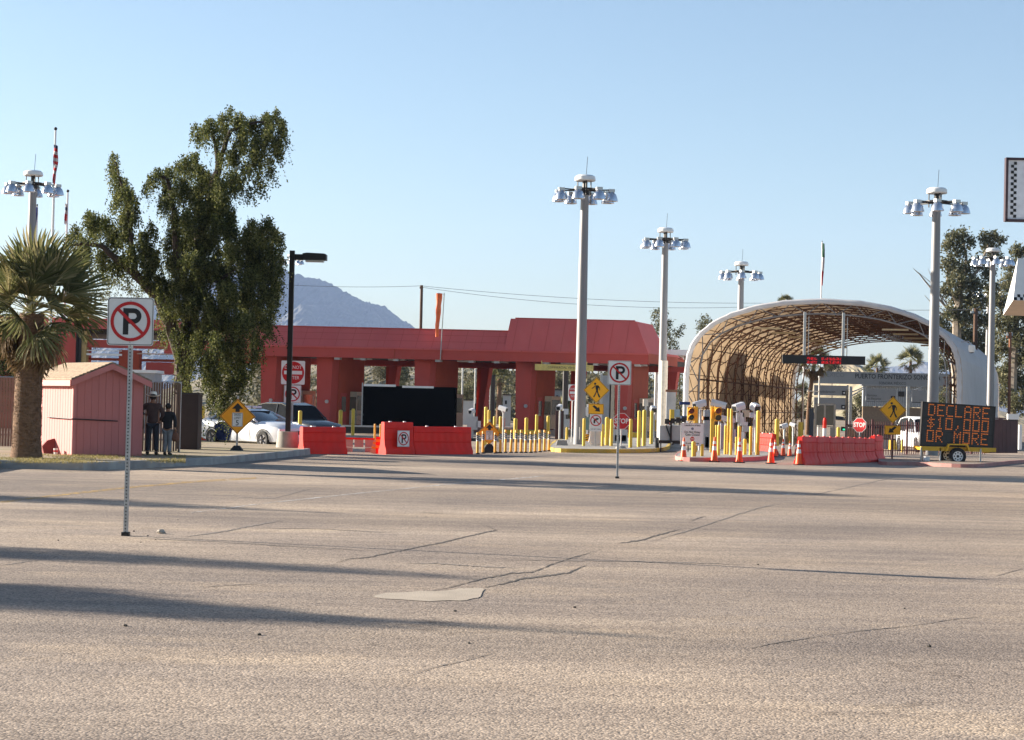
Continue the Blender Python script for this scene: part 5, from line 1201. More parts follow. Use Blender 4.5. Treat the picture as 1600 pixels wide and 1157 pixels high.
# light tower trailer
t = thing('light_tower_trailer', 'folded light tower trailer with pale grey hoods, left of the notice board', 'trailer', at(1047, 83)); s_ = F / 83
m = MB(); m.box(-.50, -.08, -.5, .8, .5, 1.12); m.build('engine_hood', lg, t); m = MB(); m.box(.02, .48, -.5, .8, .5, 1.15); m.build('engine_hood', lg, t)
m = MB(); m.box(-.55, .55, -.55, .9, .36, .49); m.tube([(0, -.5, .4), (0, -1.3, .36)], .04); m.build('chassis', darkm, t)
m = MB(); m.box(-.07, .01, -.62, -.5, .4, 1.45); m.tube([(-.2, -.55, 1.3), (.5, -.55, 1.42)], .05); m.tube([(-.25, -.56, 1.15), (0, -.6, .5)], .03); m.build('mast', black, t)
for q in range(4): m = MB(); m.box(-.3 + q * .24, -.12 + q * .24, -.66, -.5, 1.2 + .03 * q, 1.42 + .03 * q); m.build('floodlight', darkm, t)
for sx in (-1, 1): m = MB(); m.tube([(sx * .5, .1, .3), (sx * .64, .1, .3)], .3, 18); m.build('wheel', rubber, t); m = MB(); m.tube([(sx * .45, -.5, .0), (sx * .45, -.5, .4)], .03); m.build('jack', darkm, t)

# white notice board
Yn = 70.0; t = thing('notice_board', 'white gate closed notice board on a dark stand behind the first cone', 'sign', at(1081, Yn), R(4)); s_ = F / Yn
zt, zb = Z(1080, 662, Yn), Z(1080, 696, Yn); w_ = 35.5 / s_; m = MB(); m.box(-w_ / 2, w_ / 2, 0, .02, zb, zt); pn = m.build('board', whites, t)
m = MB(); frame_poly(m, rrect(w_ + .03, zt - zb + .03, .01, cz=(zt + zb) / 2), rrect(w_ - .01, zt - zb - .01, .01, cz=(zt + zb) / 2), -.012, .03); m.build('frame', galv, t)
H_ = zt - zb
for s__, sz, fz, sx in (('Lukeville Port of Entry', .075, .91, .86), ('Do Not Enter', .115, .60, .9), ('Gate Closed', .115, .48, .9), ('No entre - cerrado', .075, .09, .86)): text(s__, sz, black, pn, 0, zb + H_ * fz, -.006, sx=sx, bold=.0015)
m = MB(); ring(m, .028, .045, -.005, -.002, 20, 0, zb + H_ * .76); m.prism(circle(.02, 12, 0, zb + H_ * .76), -.005, -.002); m.build('round_emblem', mat('navy_emblem', (.02, .03, .12), .5), pn)
m = MB(); m.prism(circle(.078, 24, 0, zb + H_ * .29), -.005, -.002); m.build('red_disc', signred, pn); m = MB(); m.box(-.055, .055, -.008, -.0055, zb + H_ * .29 - .013, zb + H_ * .29 + .013); m.build('white_bar', whites, pn)
m = MB(); m.box(.12, .16, .03, .07, 0, zt); m.box(-.16, -.12, .03, .07, .3, zt); m.tube([(-.6, -.1, .03), (.35, -.1, .03)], .03); m.tube([(.14, -.35, .03), (.14, .35, .03)], .03); m.build('stand', darkm, t)

# ------------------------------------------------------------------ traffic cones
def cone(px, pyb, pyt, label, dirty=False):
    g = G(px, pyb); h_ = (pyb - pyt) / (F / g.y); k = h_ / .92; t = thing('traffic_cone', label, 'traffic cone', g, rng.uniform(-.5, .5), 'orange traffic cones with two white collars')
    m = MB(); m.slab([(-.19 * k, -.13 * k), (-.13 * k, -.19 * k), (.13 * k, -.19 * k), (.19 * k, -.13 * k), (.19 * k, .13 * k), (.13 * k, .19 * k), (-.13 * k, .19 * k), (-.19 * k, .13 * k)], 0, .035 * k); m.build('base', rubber, t)
    rad = lambda f: (.135 * (1 - f) + .03 * f) * k
    m = MB(); m.lathe([(rad(0) * 1.1, .035 * k), (rad(.03), .06 * k), (rad(.98), .90 * k), (rad(1) * .7, .92 * k), (0.001, .92 * k)], 18); b = m.build('cone_body', coneo, t, True)
    for f0, f1 in ((.47, .63), (.72, .83)): m = MB(); m.lathe([(rad(f0) + .003, f0 * .92 * k), (rad(f1) + .003, f1 * .92 * k)], 18); m.build('white_collar', whites, b, True)
for a in ((1068, 721, 684, 'traffic cone in front of the notice board, leftmost of the front row'), (1116, 722.3, 683, 'traffic cone in front of the right traffic signal'), (1155, 723.6, 684, 'traffic cone in front of the middle of the gate island'), (1204.5, 724.8, 685.5, 'traffic cone at the right end of the gate island'), (1248, 727, 688, 'traffic cone against the pale end of the faded barrier chain'),
          (1211, 714, 687, 'cone directly behind the one at the right end of the island'), (1223.5, 713, 686, 'second cone from the left in the back row'), (1234, 713, 689, 'third cone in the back row, dirtier'), (1244, 712.5, 690, 'last cone of the back row, half behind the front cone')): cone(*a)

# grey jersey base with striped end under crossing sign
t = thing('concrete_block', 'pale grey concrete block with flared foot below the no left turn plate', 'concrete block', at(931, 85.5, .16)); m = MB(); s_ = F / 85.5
m.loft([[(-.36, -.3, 0), (.38, -.3, 0), (.38, .3, 0), (-.36, .3, 0)], [(-.34, -.28, .1), (.34, -.28, .1), (.34, .28, .1), (-.34, .28, .1)], [(-.28, -.12, .4), (.22, -.12, .4), (.22, .12, .4), (-.28, .12, .4)], [(-.27, -.1, .68), (.16, -.1, .68), (.16, .1, .68), (-.27, .1, .68)]]); m.build('block', mat('pale_block', (.5, .5, .52), .7, 0, .08, 3, bump=.2), t)
t = thing('hazard_marker', 'yellow and black striped hazard plate on a white foot beside the tall mast base', 'hazard marker', at(916.5, 85, .16)); m = MB(); m.box(-.09, .09, 0, .01, .18, .5); pn = m.build('plate', signyel, t)
m = MB()
for q in range(3): m.prism([(-.09, .2 + q * .1), (.09, .26 + q * .1), (.09, .31 + q * .1 if q < 2 else .49), (-.09, .25 + q * .1)], -.004, -.001)
m.build('black_stripe', black, pn); m = MB(); m.loft([[(-.2, -.15, 0), (.2, -.15, 0), (.2, .15, 0), (-.2, .15, 0)], [(-.06, -.05, .18), (.06, -.05, .18), (.06, .05, .18), (-.06, .05, .18)]]); m.build('foot', white, t)
t = thing('concrete_block', 'small pale concrete block on the island left of the tall mast', 'concrete block', at(878, 84, .1)); m = MB(); m.loft([[(-.3, -.2, -.1), (.3, -.2, -.1), (.3, .2, -.1), (-.3, .2, -.1)], [(-.2, -.12, .28), (.2, -.12, .28), (.2, .12, .28), (-.2, .12, .28)]]); m.build('block', conc, t)

# ------------------------------------------------------------------ message trailer
Ym = 72.0; s_ = F / Ym
c0 = at(1500, Ym); t = thing('message_trailer', 'dark dot matrix message board on a yellow two wheel trailer with orange words', 'sign trailer', c0)
charc = mat('charcoal_board', (0.045, 0.045, 0.043), 0.65, 0, 0.12, 3, dirt=(.07, .07, .065), dirt_amt=.5)
tl = P(1442, 628, Ym) - c0; tr = P(1560.5, 636, Ym) - c0; bl = P(1438.5, 697.5, Ym) - c0; br = P(1545, 705, Ym) - c0
bw = 3.05; tilt = math.atan2(tr.z - tl.z, tr.x - tl.x)
ctr = (tl + tr + bl + br) / 4; bw = 2.72; bh = (tl.z - bl.z + tr.z - br.z) / 2 + .02
Mb = Matrix.Translation((ctr.x, 0, ctr.z)) @ Matrix.Rotation(-tilt, 4, 'Y')
m = MB(); m.box(-bw / 2, bw / 2, 0, .22, -bh / 2, bh / 2, Mb); bo = m.build('board', charc, t)
m = MB()
for z in (-bh / 2 + .01, bh / 2 - .05): m.box(-bw / 2 - .01, bw / 2 + .01, -.02, .23, z, z + .045, Mb)
for x in (-bw / 2 - .012, bw / 2 - .03): m.box(x, x + .045, -.02, .23, -bh / 2, bh / 2, Mb)
m.build('frame', darkm, bo)
FT = {'D': '11110 10001 10001 10001 10001 10001 11110', 'E': '11111 10000 10000 11110 10000 10000 11111', 'C': '01111 10000 10000 10000 10000 10000 01111', 'L': '10000 10000 10000 10000 10000 10000 11111', 'A': '01110 10001 10001 11111 10001 10001 10001', 'R': '11110 10001 10001 11110 10100 10010 10001',
      '$': '00100 01111 10100 01110 00101 11110 00100', '1': '00100 01100 00100 00100 00100 00100 01110', '0': '11111 10001 10001 10001 10001 10001 11111', ',': '00000 00000 00000 00000 00100 00100 01000', 'O': '11111 10001 10001 10001 10001 10001 11111', 'M': '10001 11011 10101 10101 10001 10001 10001', ' ': '00000 ' * 7}
amb = mat('amber_dot', (0.80, 0.20, 0.03), .5, 0, .1, 4, emit=.10); offd = mat('unlit_dot', (.02, .02, .02), .5)
pit = bw * .88 / (7 * 6.2)
for r_, wd_ in enumerate(('DECLARE', '$10,000', 'OR MORE')):
    m = MB(); mo = MB(); z0 = bh / 2 - .07 - r_ * (bh - .22) / 3
    for ci, ch in enumerate(wd_):
        rows = (FT[ch]).split()
        for j, row in enumerate(rows):
            for i_, b_ in enumerate(row):
                x = -bw * .42 + (ci * 6.15 + i_) * pit; z = z0 - j * (bh / 3 * .70) / 6
                if b_ == '1': m.box(x, x + pit * .66, -.012, -.001, z - pit * .66, z, Mb)
                elif ch != ' ': mo.box(x + pit * .2, x + pit * .5, -.006, -.001, z - pit * .5, z - pit * .2, Mb)
    l_ = m.build('lettering', amb, bo); stuff(l_); stuff(mo.build('unlit_dots', offd, l_))
m = MB()
for i in range(1, 7): m.box(-bw / 2 + bw * i / 7 - .004, -bw / 2 + bw * i / 7 + .004, -.004, -.0015, -bh / 2 + .05, bh / 2 - .05, Mb)
for i in range(1, 3): m.box(-bw / 2 + .05, bw / 2 - .05, -.004, -.0015, bh / 2 - .075 - i * (bh - .16) / 3 - .005, bh / 2 - .075 - i * (bh - .16) / 3 + .005, Mb)
stuff(m.build('panel_seam', black, bo))
ytr = mat('trailer_yellow', (.72, .42, .03), .4, 0, .08, 4, dirt=(.3, .18, .05), dirt_amt=.4)
X = lambda px: (px - 1500) / s_
m = MB(); m.box(X(1438), X(1555), -.1, .02, .50, .66); m.box(X(1438), X(1555), 1.2, 1.3, .50, .66); 
for x in (1440, 1475, 1520, 1552): m.box(X(x), X(x) + .08, .021, 1.19, .52, .62)
m.build('chassis', ytr, t)
m = MB(); wx = X(1493.5)
ar = [(wx + .42 * math.cos(a), .36 + .42 * math.sin(a)) for a in [PI * k / 6 for k in range(7)]]
pts = [(wx + .46, .50), (wx + .36, .78), (wx - .36, .78), (wx - .46, .50)]; pin = [(wx + .40, .50), (wx + .32, .735), (wx - .32, .735), (wx - .40, .50)]
for i in range(3): m.add([(pts[i][0], -.34, pts[i][1]), (pts[i + 1][0], -.34, pts[i + 1][1]), (pts[i + 1][0], -.11, pts[i + 1][1]), (pts[i][0], -.11, pts[i][1]), (pin[i][0], -.34, pin[i][1]), (pin[i + 1][0], -.34, pin[i + 1][1]), (pin[i + 1][0], -.11, pin[i + 1][1]), (pin[i][0], -.11, pin[i][1])], [(0, 1, 2, 3), (4, 7, 6, 5), (0, 4, 5, 1)])
m.build('mudguard', ytr, t)
for yy in (-.22, 1.42):
    m = MB(); n = 26; m.loft([[(wx + r_ * math.cos(2 * PI * k / n), yy + dy, .32 + r_ * math.sin(2 * PI * k / n)) for k in range(n)] for r_, dy in ((.19, -.10), (.27, -.11), (.318, -.07), (.318, .07), (.27, .1), (.19, .1))], caps=False); wl = m.build('wheel', rubber, t, True)
    m = MB(); m.tube([(wx, yy - .085, .32), (wx, yy + .05, .32)], .195, 20); rm = m.build('rim', white, wl); m = MB()
    for q in range(8): a = 2 * PI * q / 8; m.tube([(wx + .13 * math.cos(a), yy - .09, .32 + .13 * math.sin(a)), (wx + .13 * math.cos(a), yy - .084, .32 + .13 * math.sin(a))], .028, 8)
    m.tube([(wx, yy - .10, .32), (wx, yy - .084, .32)], .05, 10)
    o = m.build('rim_hole', black, wl)
for x, y0, lab in ((1437.5, -.15, 0), (1530.5, -.15, 0), (1545, 1.3, 0), (1453, 1.3, 0), (1468, -.1, 0)):
    m = MB(); m.box(X(x) - .025, X(x) + .025, y0, y0 + .05, 0, .62); m.box(X(x) - .07, X(x) + .07, y0 - .05, y0 + .1, 0, .02); m.build('jack_leg', galv, t)
m = MB(); m.cyl(X(1446), -.2, 0.02, .28, .12, n=12); m.build('bucket', white, t); m = MB(); m.cyl(X(1446), .4, .6, .86, .13, n=12); m.build('battery_can', mat('cream_can', (.6, .5, .35), .5), t); m = MB(); m.box(X(1455), X(1462), .1, .5, .66, .86); m.box(X(1540), X(1548), .2, .5, .45, .75); m.build('battery_box', ytr, t)
m = MB(); m.tube([(X(1498), .6, .6), (X(1498), .6, .95)], .1, 8); m.build('lift_mast', ytr, t)
# ------------------------------------------------------------------ trees
greenl = leafmat('tree_leaf', [(0.022, 0.03, 0.010), (0.06, 0.075, 0.022), (0.125, 0.135, 0.04), (0.23, 0.23, 0.085)], 0.35)
oliv = leafmat('olive_leaf', [(0.05, 0.06, 0.03), (0.10, 0.105, 0.055), (0.16, 0.155, 0.085), (0.22, 0.20, 0.12)], 0.28)
def hang(cl, tint, per, spread, drop, step=.07):
    """turn clump points into short drooping sprays of leaves"""
    n = len(cl); L_ = rng.integers(max(1, per // 2), per + 1, n); idx = np.repeat(np.arange(n), L_)
    k = np.concatenate([np.arange(x) for x in L_]).astype(float)
    dx = rng.normal(size=(n, 2)) * .5
    p = cl[idx].copy(); p[:, 0] += dx[idx, 0] * k * step * .55 + rng.normal(size=len(idx)) * spread; p[:, 1] += dx[idx, 1] * k * step * .55 + rng.normal(size=len(idx)) * spread
    p[:, 2] -= k * step * drop - rng.normal(size=len(idx)) * spread
    return p, np.clip(tint[idx] + rng.normal(size=len(idx)) * .18, 0, 1)
def limbs(t, mt, segs, n=8, trunk=0):
    for i, (pts, r0, r1) in enumerate(segs):
        P_ = [Vector(p) for p in pts]; Q = []
        for a in range(len(P_) - 1):
            for k in range(4):
                p = P_[a].lerp(P_[a + 1], k / 4); Q.append(p + Vector(rng.normal(size=3)) * (r0 * .12 if 0 < a * 4 + k else 0))
        Q.append(P_[-1]); rr = [r0 + (r1 - r0) * k / (len(Q) - 1) for k in range(len(Q))]
        m = MB(); m.tube(Q, rr, n); m.build('trunk' if i <= trunk else 'limb', mt, t, True)
YT = 65.0; tb = at(290, YT, KH); sT = F / YT
t = thing('shade_tree', 'tall dark green drooping tree with leaning limbs beside the slatted fence', 'tree', tb)
def pw(px, py, dy=0.0): q = P(px, py, YT + dy) - tb; return (q.x, q.y, q.z)
limbs(t, bark, [([(0, 0, -.05), pw(289, 660), pw(286, 600), pw(284, 560)], .36, .25), ([pw(284, 562), pw(270, 520, -.2), pw(245, 465, -.4), pw(215, 432, -.5), (pw(185, 408, -.6))], .26, .13), ([pw(185, 408, -.6), pw(160, 385, -.6), pw(130, 381, -.5), pw(104, 385, -.5)], .12, .03),
                ([pw(212, 430, -.5), pw(206, 385, -.3), pw(202, 335, -.3), pw(190, 290, -.2), pw(178, 250, -.2)], .09, .02), ([pw(285, 560), pw(298, 500, .2), pw(305, 430, .2), pw(318, 350, .2), (pw(332, 300, .1)), pw(342, 255, 0)], .30, .12),
                ([pw(342, 255), pw(337, 225), pw(330, 205)], .10, .03), ([pw(342, 255), pw(360, 205, .2), pw(395, 192, .3), pw(425, 190, .3)], .09, .03), ([pw(300, 470), pw(275, 400, -.6), pw(272, 330, -.7), pw(262, 280, -.7), pw(240, 272, -.7)], .15, .03),
                ([pw(303, 450), pw(350, 420, .5), pw(395, 380, .6), pw(420, 370, .6)], .16, .04), ([pw(305, 420), pw(340, 440, -.9), pw(370, 420, -1.0)], .12, .03), ([pw(286, 590), pw(320, 530, -.4), pw(360, 490, -.6)], .12, .03)])
bl = [(178, 248, 7), (176, 266, 9), (186, 286, 12), (196, 303, 13), (208, 312, 8), (182, 312, 8), (200, 330, 14), (192, 345, 10),
      (145, 345, 16), (163, 350, 15), (118, 362, 10), (130, 380, 13), (108, 375, 7), (180, 372, 14), (200, 362, 13), (226, 372, 11), (236, 358, 9), (205, 395, 14), (228, 395, 14), (160, 400, 14), (135, 398, 10), (185, 412, 14), (240, 400, 12), (232, 425, 14), (250, 440, 14),
      (328, 196, 11), (347, 188, 10), (372, 190, 13), (360, 176, 7), (395, 196, 15), (418, 190, 12), (432, 180, 9), (440, 196, 9), (442, 215, 7), (420, 212, 13), (432, 235, 9), (438, 225, 6), (400, 228, 15), (378, 222, 13), (398, 250, 11), (421, 255, 7), (424, 270, 5), (352, 205, 8), (318, 203, 8), (304, 200, 5), (312, 212, 6), (365, 245, 11), (386, 262, 9), (404, 280, 7), (374, 285, 9), (390, 300, 6), (410, 290, 4),
      (262, 270, 10), (290, 255, 12), (278, 262, 9), (304, 248, 9), (312, 268, 15), (246, 272, 8), (234, 282, 7), (228, 292, 5), (258, 318, 10), (263, 300, 11), (285, 290, 15), (305, 300, 16), (328, 285, 15), (345, 300, 17), (362, 278, 12), (335, 320, 18), (352, 325, 14), (312, 330, 18), (290, 340, 14), (275, 350, 12), (358, 345, 13), (340, 350, 16), (366, 365, 12),
      (300, 370, 20), (270, 375, 14), (325, 380, 20), (395, 355, 14), (418, 352, 13), (430, 368, 12), (410, 375, 16), (385, 378, 16), (360, 392, 18), (395, 400, 22), (425, 395, 15), (438, 412, 10), (420, 425, 18), (390, 435, 22), (350, 425, 20), (432, 448, 11), (415, 460, 17), (385, 470, 21), (355, 460, 20), (425, 480, 10), (408, 495, 16), (380, 505, 19), (350, 500, 20), (420, 515, 8), (398, 530, 13), (370, 535, 18), (340, 535, 18), (398, 556, 9), (375, 565, 15), (350, 570, 15), (325, 560, 15), (380, 590, 10), (360, 598, 12), (338, 598, 12), (350, 622, 9), (332, 622, 8), (355, 640, 6), (322, 590, 9), (345, 645, 4),
      (300, 410, 20), (270, 410, 16), (325, 420, 20), (285, 445, 18), (310, 460, 20), (265, 450, 13), (330, 480, 18), (300, 500, 16), (320, 515, 16), (280, 480, 12), (258, 475, 12), (305, 540, 11), (296, 570, 8), (300, 525, 12), (265, 500, 8), (256, 520, 5)]
sp = [(150, 430, 14), (170, 440, 14), (140, 450, 10), (190, 440, 14), (205, 450, 12), (165, 460, 12), (185, 465, 9), (215, 465, 9), (170, 480, 6), (255, 540, 5), (232, 548, 4)]
B1 = []
for x, y, r_ in bl:
    dy = rng.uniform(-1, 1) * min(2.2, 0.5 + r_ * .09); q = pw(x, y, dy); B1.append((q[0], q[1], q[2] + .12, r_ / sT * .8, r_ / sT * 1.8, r_ / sT * .72))
for x, y, r_ in list(bl):      # looser sprigs straying out of every clump
    for k in range(3):
        a_ = rng.random() * 6.28; q = pw(x + math.cos(a_) * r_ * .95, y + math.sin(a_) * r_ * .85 - 1, rng.uniform(-1.2, 1.2)); B1.append((q[0], q[1], q[2], r_ / sT * .3, r_ / sT * .7, r_ / sT * .3))
for x, y, r_ in ((292, 600, 7), (284, 575, 8), (280, 545, 9), (272, 520, 8), (300, 470, 14), (292, 440, 13), (278, 430, 12), (262, 470, 9), (248, 450, 8), (312, 400, 14), (300, 350, 12), (330, 310, 12), (340, 275, 9), (345, 240, 8), (342, 215, 8), (275, 330, 9), (268, 300, 8), (320, 500, 14), (310, 540, 12), (335, 585, 12), (322, 560, 11), (380, 610, 6), (368, 625, 6), (345, 625, 9), (395, 578, 7)):
    q = pw(x, y, rng.uniform(-1.6, -.9)); B1.append((q[0], q[1], q[2], r_ / sT * .75, r_ / sT, r_ / sT * .75))
c1, t1 = blob_points(B1, 1250, .85); lp, lt = hang(c1, t1, 10, .032, .97)
k_ = 700; j_ = rng.integers(0, len(c1), k_); a1, a2 = hang(c1[j_] - np.array([0, 0, .1]), t1[j_], 22, .012, 1.0); lp = np.concatenate([lp, a1]); lt = np.concatenate([lt, a2])      # long trailing strings
link('crown', leaf_mesh('crown', lp, .092, greenl, aspect=.5, droop=.7, tint=lt * .95), t)
B2 = [(*pw(x, y, rng.uniform(1, 3)), r_ / sT, r_ / sT * 1.4, r_ / sT) for x, y, r_ in sp]
c1, t1 = blob_points(B2, 620, .6); lp, lt = hang(c1, t1, 5, .05, .6)
link('sparse_foliage', leaf_mesh('sparse_foliage', lp, .09, oliv, aspect=.4, droop=.4, tint=lt), t)

# loose strings of leaves below the crown
def leafy(label, cat, base, blobs, segs, lm, dens, lsz, per=4, drop=.3, name='leafy_tree', asp=.45, group=None, step=.1, bk=None):
    t = thing(name, label, cat, base, 0, group)
    limbs(t, bk or bark, [([tuple(Vector(p) - Vector(base)) for p in pts], a, b) for pts, a, b in segs], 6)
    B_ = [(x - base[0], y - base[1], z - base[2], a, b, c) for x, y, z, a, b, c in blobs]
    c1, t1 = blob_points(B_, dens, .7); lp, lt = hang(c1, t1, per, lsz * .4, drop, step)
    link('crown', leaf_mesh('crown', lp, lsz, lm, aspect=asp, droop=.3, tint=lt), t); return t
# trees beyond the left edge of the frame, whose long shadows cross the asphalt
def street_tree(label, x, y, H, r_, z0, dens=300):
    bl_ = []
    for k in range(12):
        f = k / 11; z = z0 + (H - z0) * f; w_ = r_ * math.sin(PI * min(1, .18 + f * .8)) ** .8
        bl_.append((x + rng.normal() * .25, y + rng.normal() * .18 * r_, z, w_ * 1.2, w_ * .85, (H - z0) / 9))
    return leafy(label, 'tree', (x, y, 0), bl_, [([(x, y, 0), (x + .1, y, z0 + .5), (x, y + .1, H * .8)], .16, .05)], greenl, dens, .11, 5, .6, 'street_tree')
street_tree('street tree beyond the left edge, nearest to the camera, throwing the widest shadow band', -20, 22.9, 6.0, 1.6, 1.7, 700)
street_tree('street tree beyond the left edge, middle one, throwing the streaky shadow', -20.5, 27.2, 6.1, 1.2, 2.2, 380)
street_tree('street tree beyond the left edge, farthest one, throwing the thin shadow band', -20, 37.4, 5.0, 1.25, 1.7, 420)
street_tree('unseen tree added beyond the left edge to shade the patrol car', -23, 79.5, 6.4, 3.2, 1.2, 420)  # added out of view to put the patrol car in shade

# fan palm
frond_g = leafmat('fan_palm_leaf', [(0.06, 0.07, 0.025), (0.12, 0.13, 0.05), (0.24, 0.22, 0.10), (0.42, 0.35, 0.20)], .28)
frond_d = leafmat('dry_palm_leaf', [(0.12, 0.08, 0.04), (0.22, 0.15, 0.08), (0.32, 0.23, 0.13)], .2)
def frond_mesh(name, m_, Lp, Lf, nl=22, droop=.5, seed=0, span=82):
    r_ = random.Random(seed); vs = []; fs = []; tn = []
    def strip(p, d, sd_, w_, L_, dr, tv):
        o = len(vs); q = Vector(p); D = Vector(d); K = 5
        for k in range(K + 1):
            f = k / K; ww = w_ * (1 - .25 * f) * (1 if k < K else .12)
            vs.append(tuple(q + sd_ * ww / 2)); vs.append(tuple(q + Vector((0, 0, -ww * .25)))); vs.append(tuple(q - sd_ * ww / 2)); tn.extend([tv] * 3)
            D = (D + Vector((0, 0, -dr * (.06 + .5 * f * f) ))).normalized(); q = q + D * L_ / K
        for k in range(K):
            a = o + 3 * k; fs.extend([(a, a + 1, a + 4, a + 3), (a + 1, a + 2, a + 5, a + 4)])
    strip((0, 0, 0), (1, 0, .02), Vector((0, 1, 0)), .035, Lp, .12, .55)
    hp = Vector((Lp, 0, -.03 * Lp - .12 * .25 * Lp))
    for i in range(nl):
        a = R(-span + 2 * span * i / (nl - 1)) + r_.uniform(-.03, .03); d = Vector((math.cos(a), math.sin(a), .12 * abs(math.sin(a)))); sd_ = Vector((-math.sin(a), math.cos(a), 0))
        L_ = Lf * (.72 + .28 * math.cos(a)) * r_.uniform(.86, 1.08); strip(hp, d, sd_, .055 * Lf / .9, L_, droop * r_.uniform(.6, 1.5), min(1, max(0, .45 + r_.gauss(0, .22))))
    me = bpy.data.meshes.new(name); me.from_pydata(vs, [], fs); me.materials.append(m_); at_ = me.attributes.new('tint', 'FLOAT', 'POINT'); at_.data.foreach_set('value', tn); me.update(); return me
fm = [frond_mesh('frond', frond_g, .85, 1.05, 26, .35, s) for s in range(4)] + [frond_mesh('frond', frond_g, .9, 1.0, 24, .9, s + 10) for s in range(3)]
fd = [frond_mesh('dry_frond', frond_d, .6, .85, 20, 1.6, s + 20) for s in range(3)]
def fan_palm(label, base, H, k, n, nd, lean=(0, 0), r0=.36, r1=.27, name='fan_palm', group=None, skirt=1.0, trunkm=None, detail=True, emax=78):
    t = thing(name, label, 'palm tree', base, 0, group); top = Vector((lean[0], lean[1], H))
    tm = trunkm or mat('palm_trunk_fibre', (0.17, 0.10, 0.06), .95, 0, .35, 9, bump=1, bscale=30, stretch=(1, 1, 2.5))
    m = MB(); P_ = [Vector((lean[0] * f * f, lean[1] * f * f, H * f)) for f in [i / 14 for i in range(15)]]; rr = [(r0 * 1.12 if i == 0 else r0 + (r1 - r0) * i / 14) * (1 + .03 * math.sin(i * 2.2)) for i in range(15)]
    m.tube(P_, rr, 16); tk = m.build('trunk', tm, t, True)
    if detail:
        m = MB()
        for q in range(1500):
            f = rng.random(); a = rng.random() * 2 * PI; r_ = (r0 + (r1 - r0) * f); c = Vector((lean[0] * f * f + r_ * math.cos(a), lean[1] * f * f + r_ * math.sin(a), H * f)); o = Vector((math.cos(a), math.sin(a), 0)); s__ = Vector((-math.sin(a), math.cos(a), 0)); h_ = rng.uniform(.03, .08)
            m.add([c - s__ * .03, c + s__ * .03, c + o * rng.uniform(.01, .045) + Vector((0, 0, h_)) + s__ * rng.normal() * .02], [(0, 1, 2)])
        stuff(m.build('trunk_fibre', tm, tk))
    gold = PI * (3 - 5 ** .5)
    for i in range(n):
        f = i / (n - 1); el = R(emax - (emax + 24) * f ** .9) + rng.normal() * .08; az = i * gold + rng.normal() * .15
        me = fm[i % 4] if f < .55 else fm[4 + i % 3]; s__ = k * rng.uniform(.85, 1.1)
        link('frond', me, t, tuple(top + Vector((0, 0, .12 * (1 - f) * k))), (rng.normal() * .75, -el, az), (s__,) * 3)
    for i in range(nd):
        el = R(-30 - 50 * i / max(1, nd - 1)) + rng.normal() * .07; az = i * gold * 1.3 + rng.normal() * .2; s__ = k * rng.uniform(.75, 1.0) * skirt
        link('dry_frond', fd[i % 3], t, tuple(top + Vector((0, 0, -.1 - .25 * i / max(1, nd) * k))), (rng.normal() * .2, -el, az), (s__,) * 3)
    return t
pb_ = G(41, 716, KH - .02)
fan_palm('stout fan palm with brown fibrous trunk on the grassy verge at the left', pb_, Z(41, 490, pb_.y) - KH, 1.10, 46, 46, lean=(.05, 0), r0=.38, r1=.31, emax=86)
# far palms
b_ = at(1262, 160); fan_palm('leaning palm with a thick brown dead leaf skirt beyond the canopy', b_, Z(1272, 568, 160), .95, 18, 34, lean=((1272 - 1264) / F * 160, 0), r0=.2, r1=.16, skirt=1.1, detail=False, name='fan_palm')
for px, pyc, Yp, k, lab in ((1369, 573, 300, 1.25, 'squat palm showing just above the grey gantry panel, left of two'), (1421, 563, 300, 1.35, 'taller palm above the grey gantry panel, right of two'), (779, 590, 190, .8, 'small palm seen through the fourth lane opening'), (1223, 472, 260, .7, 'palm tip peeking over the top of the arched canopy'), (880, 640, 170, .7, 'low palm behind the tall mast in the fifth lane opening')):
    b_ = at(px, Yp); fan_palm(lab, b_, Z(px, pyc + 2, Yp), k, 26, 6, r0=.3, r1=.2, detail=False)

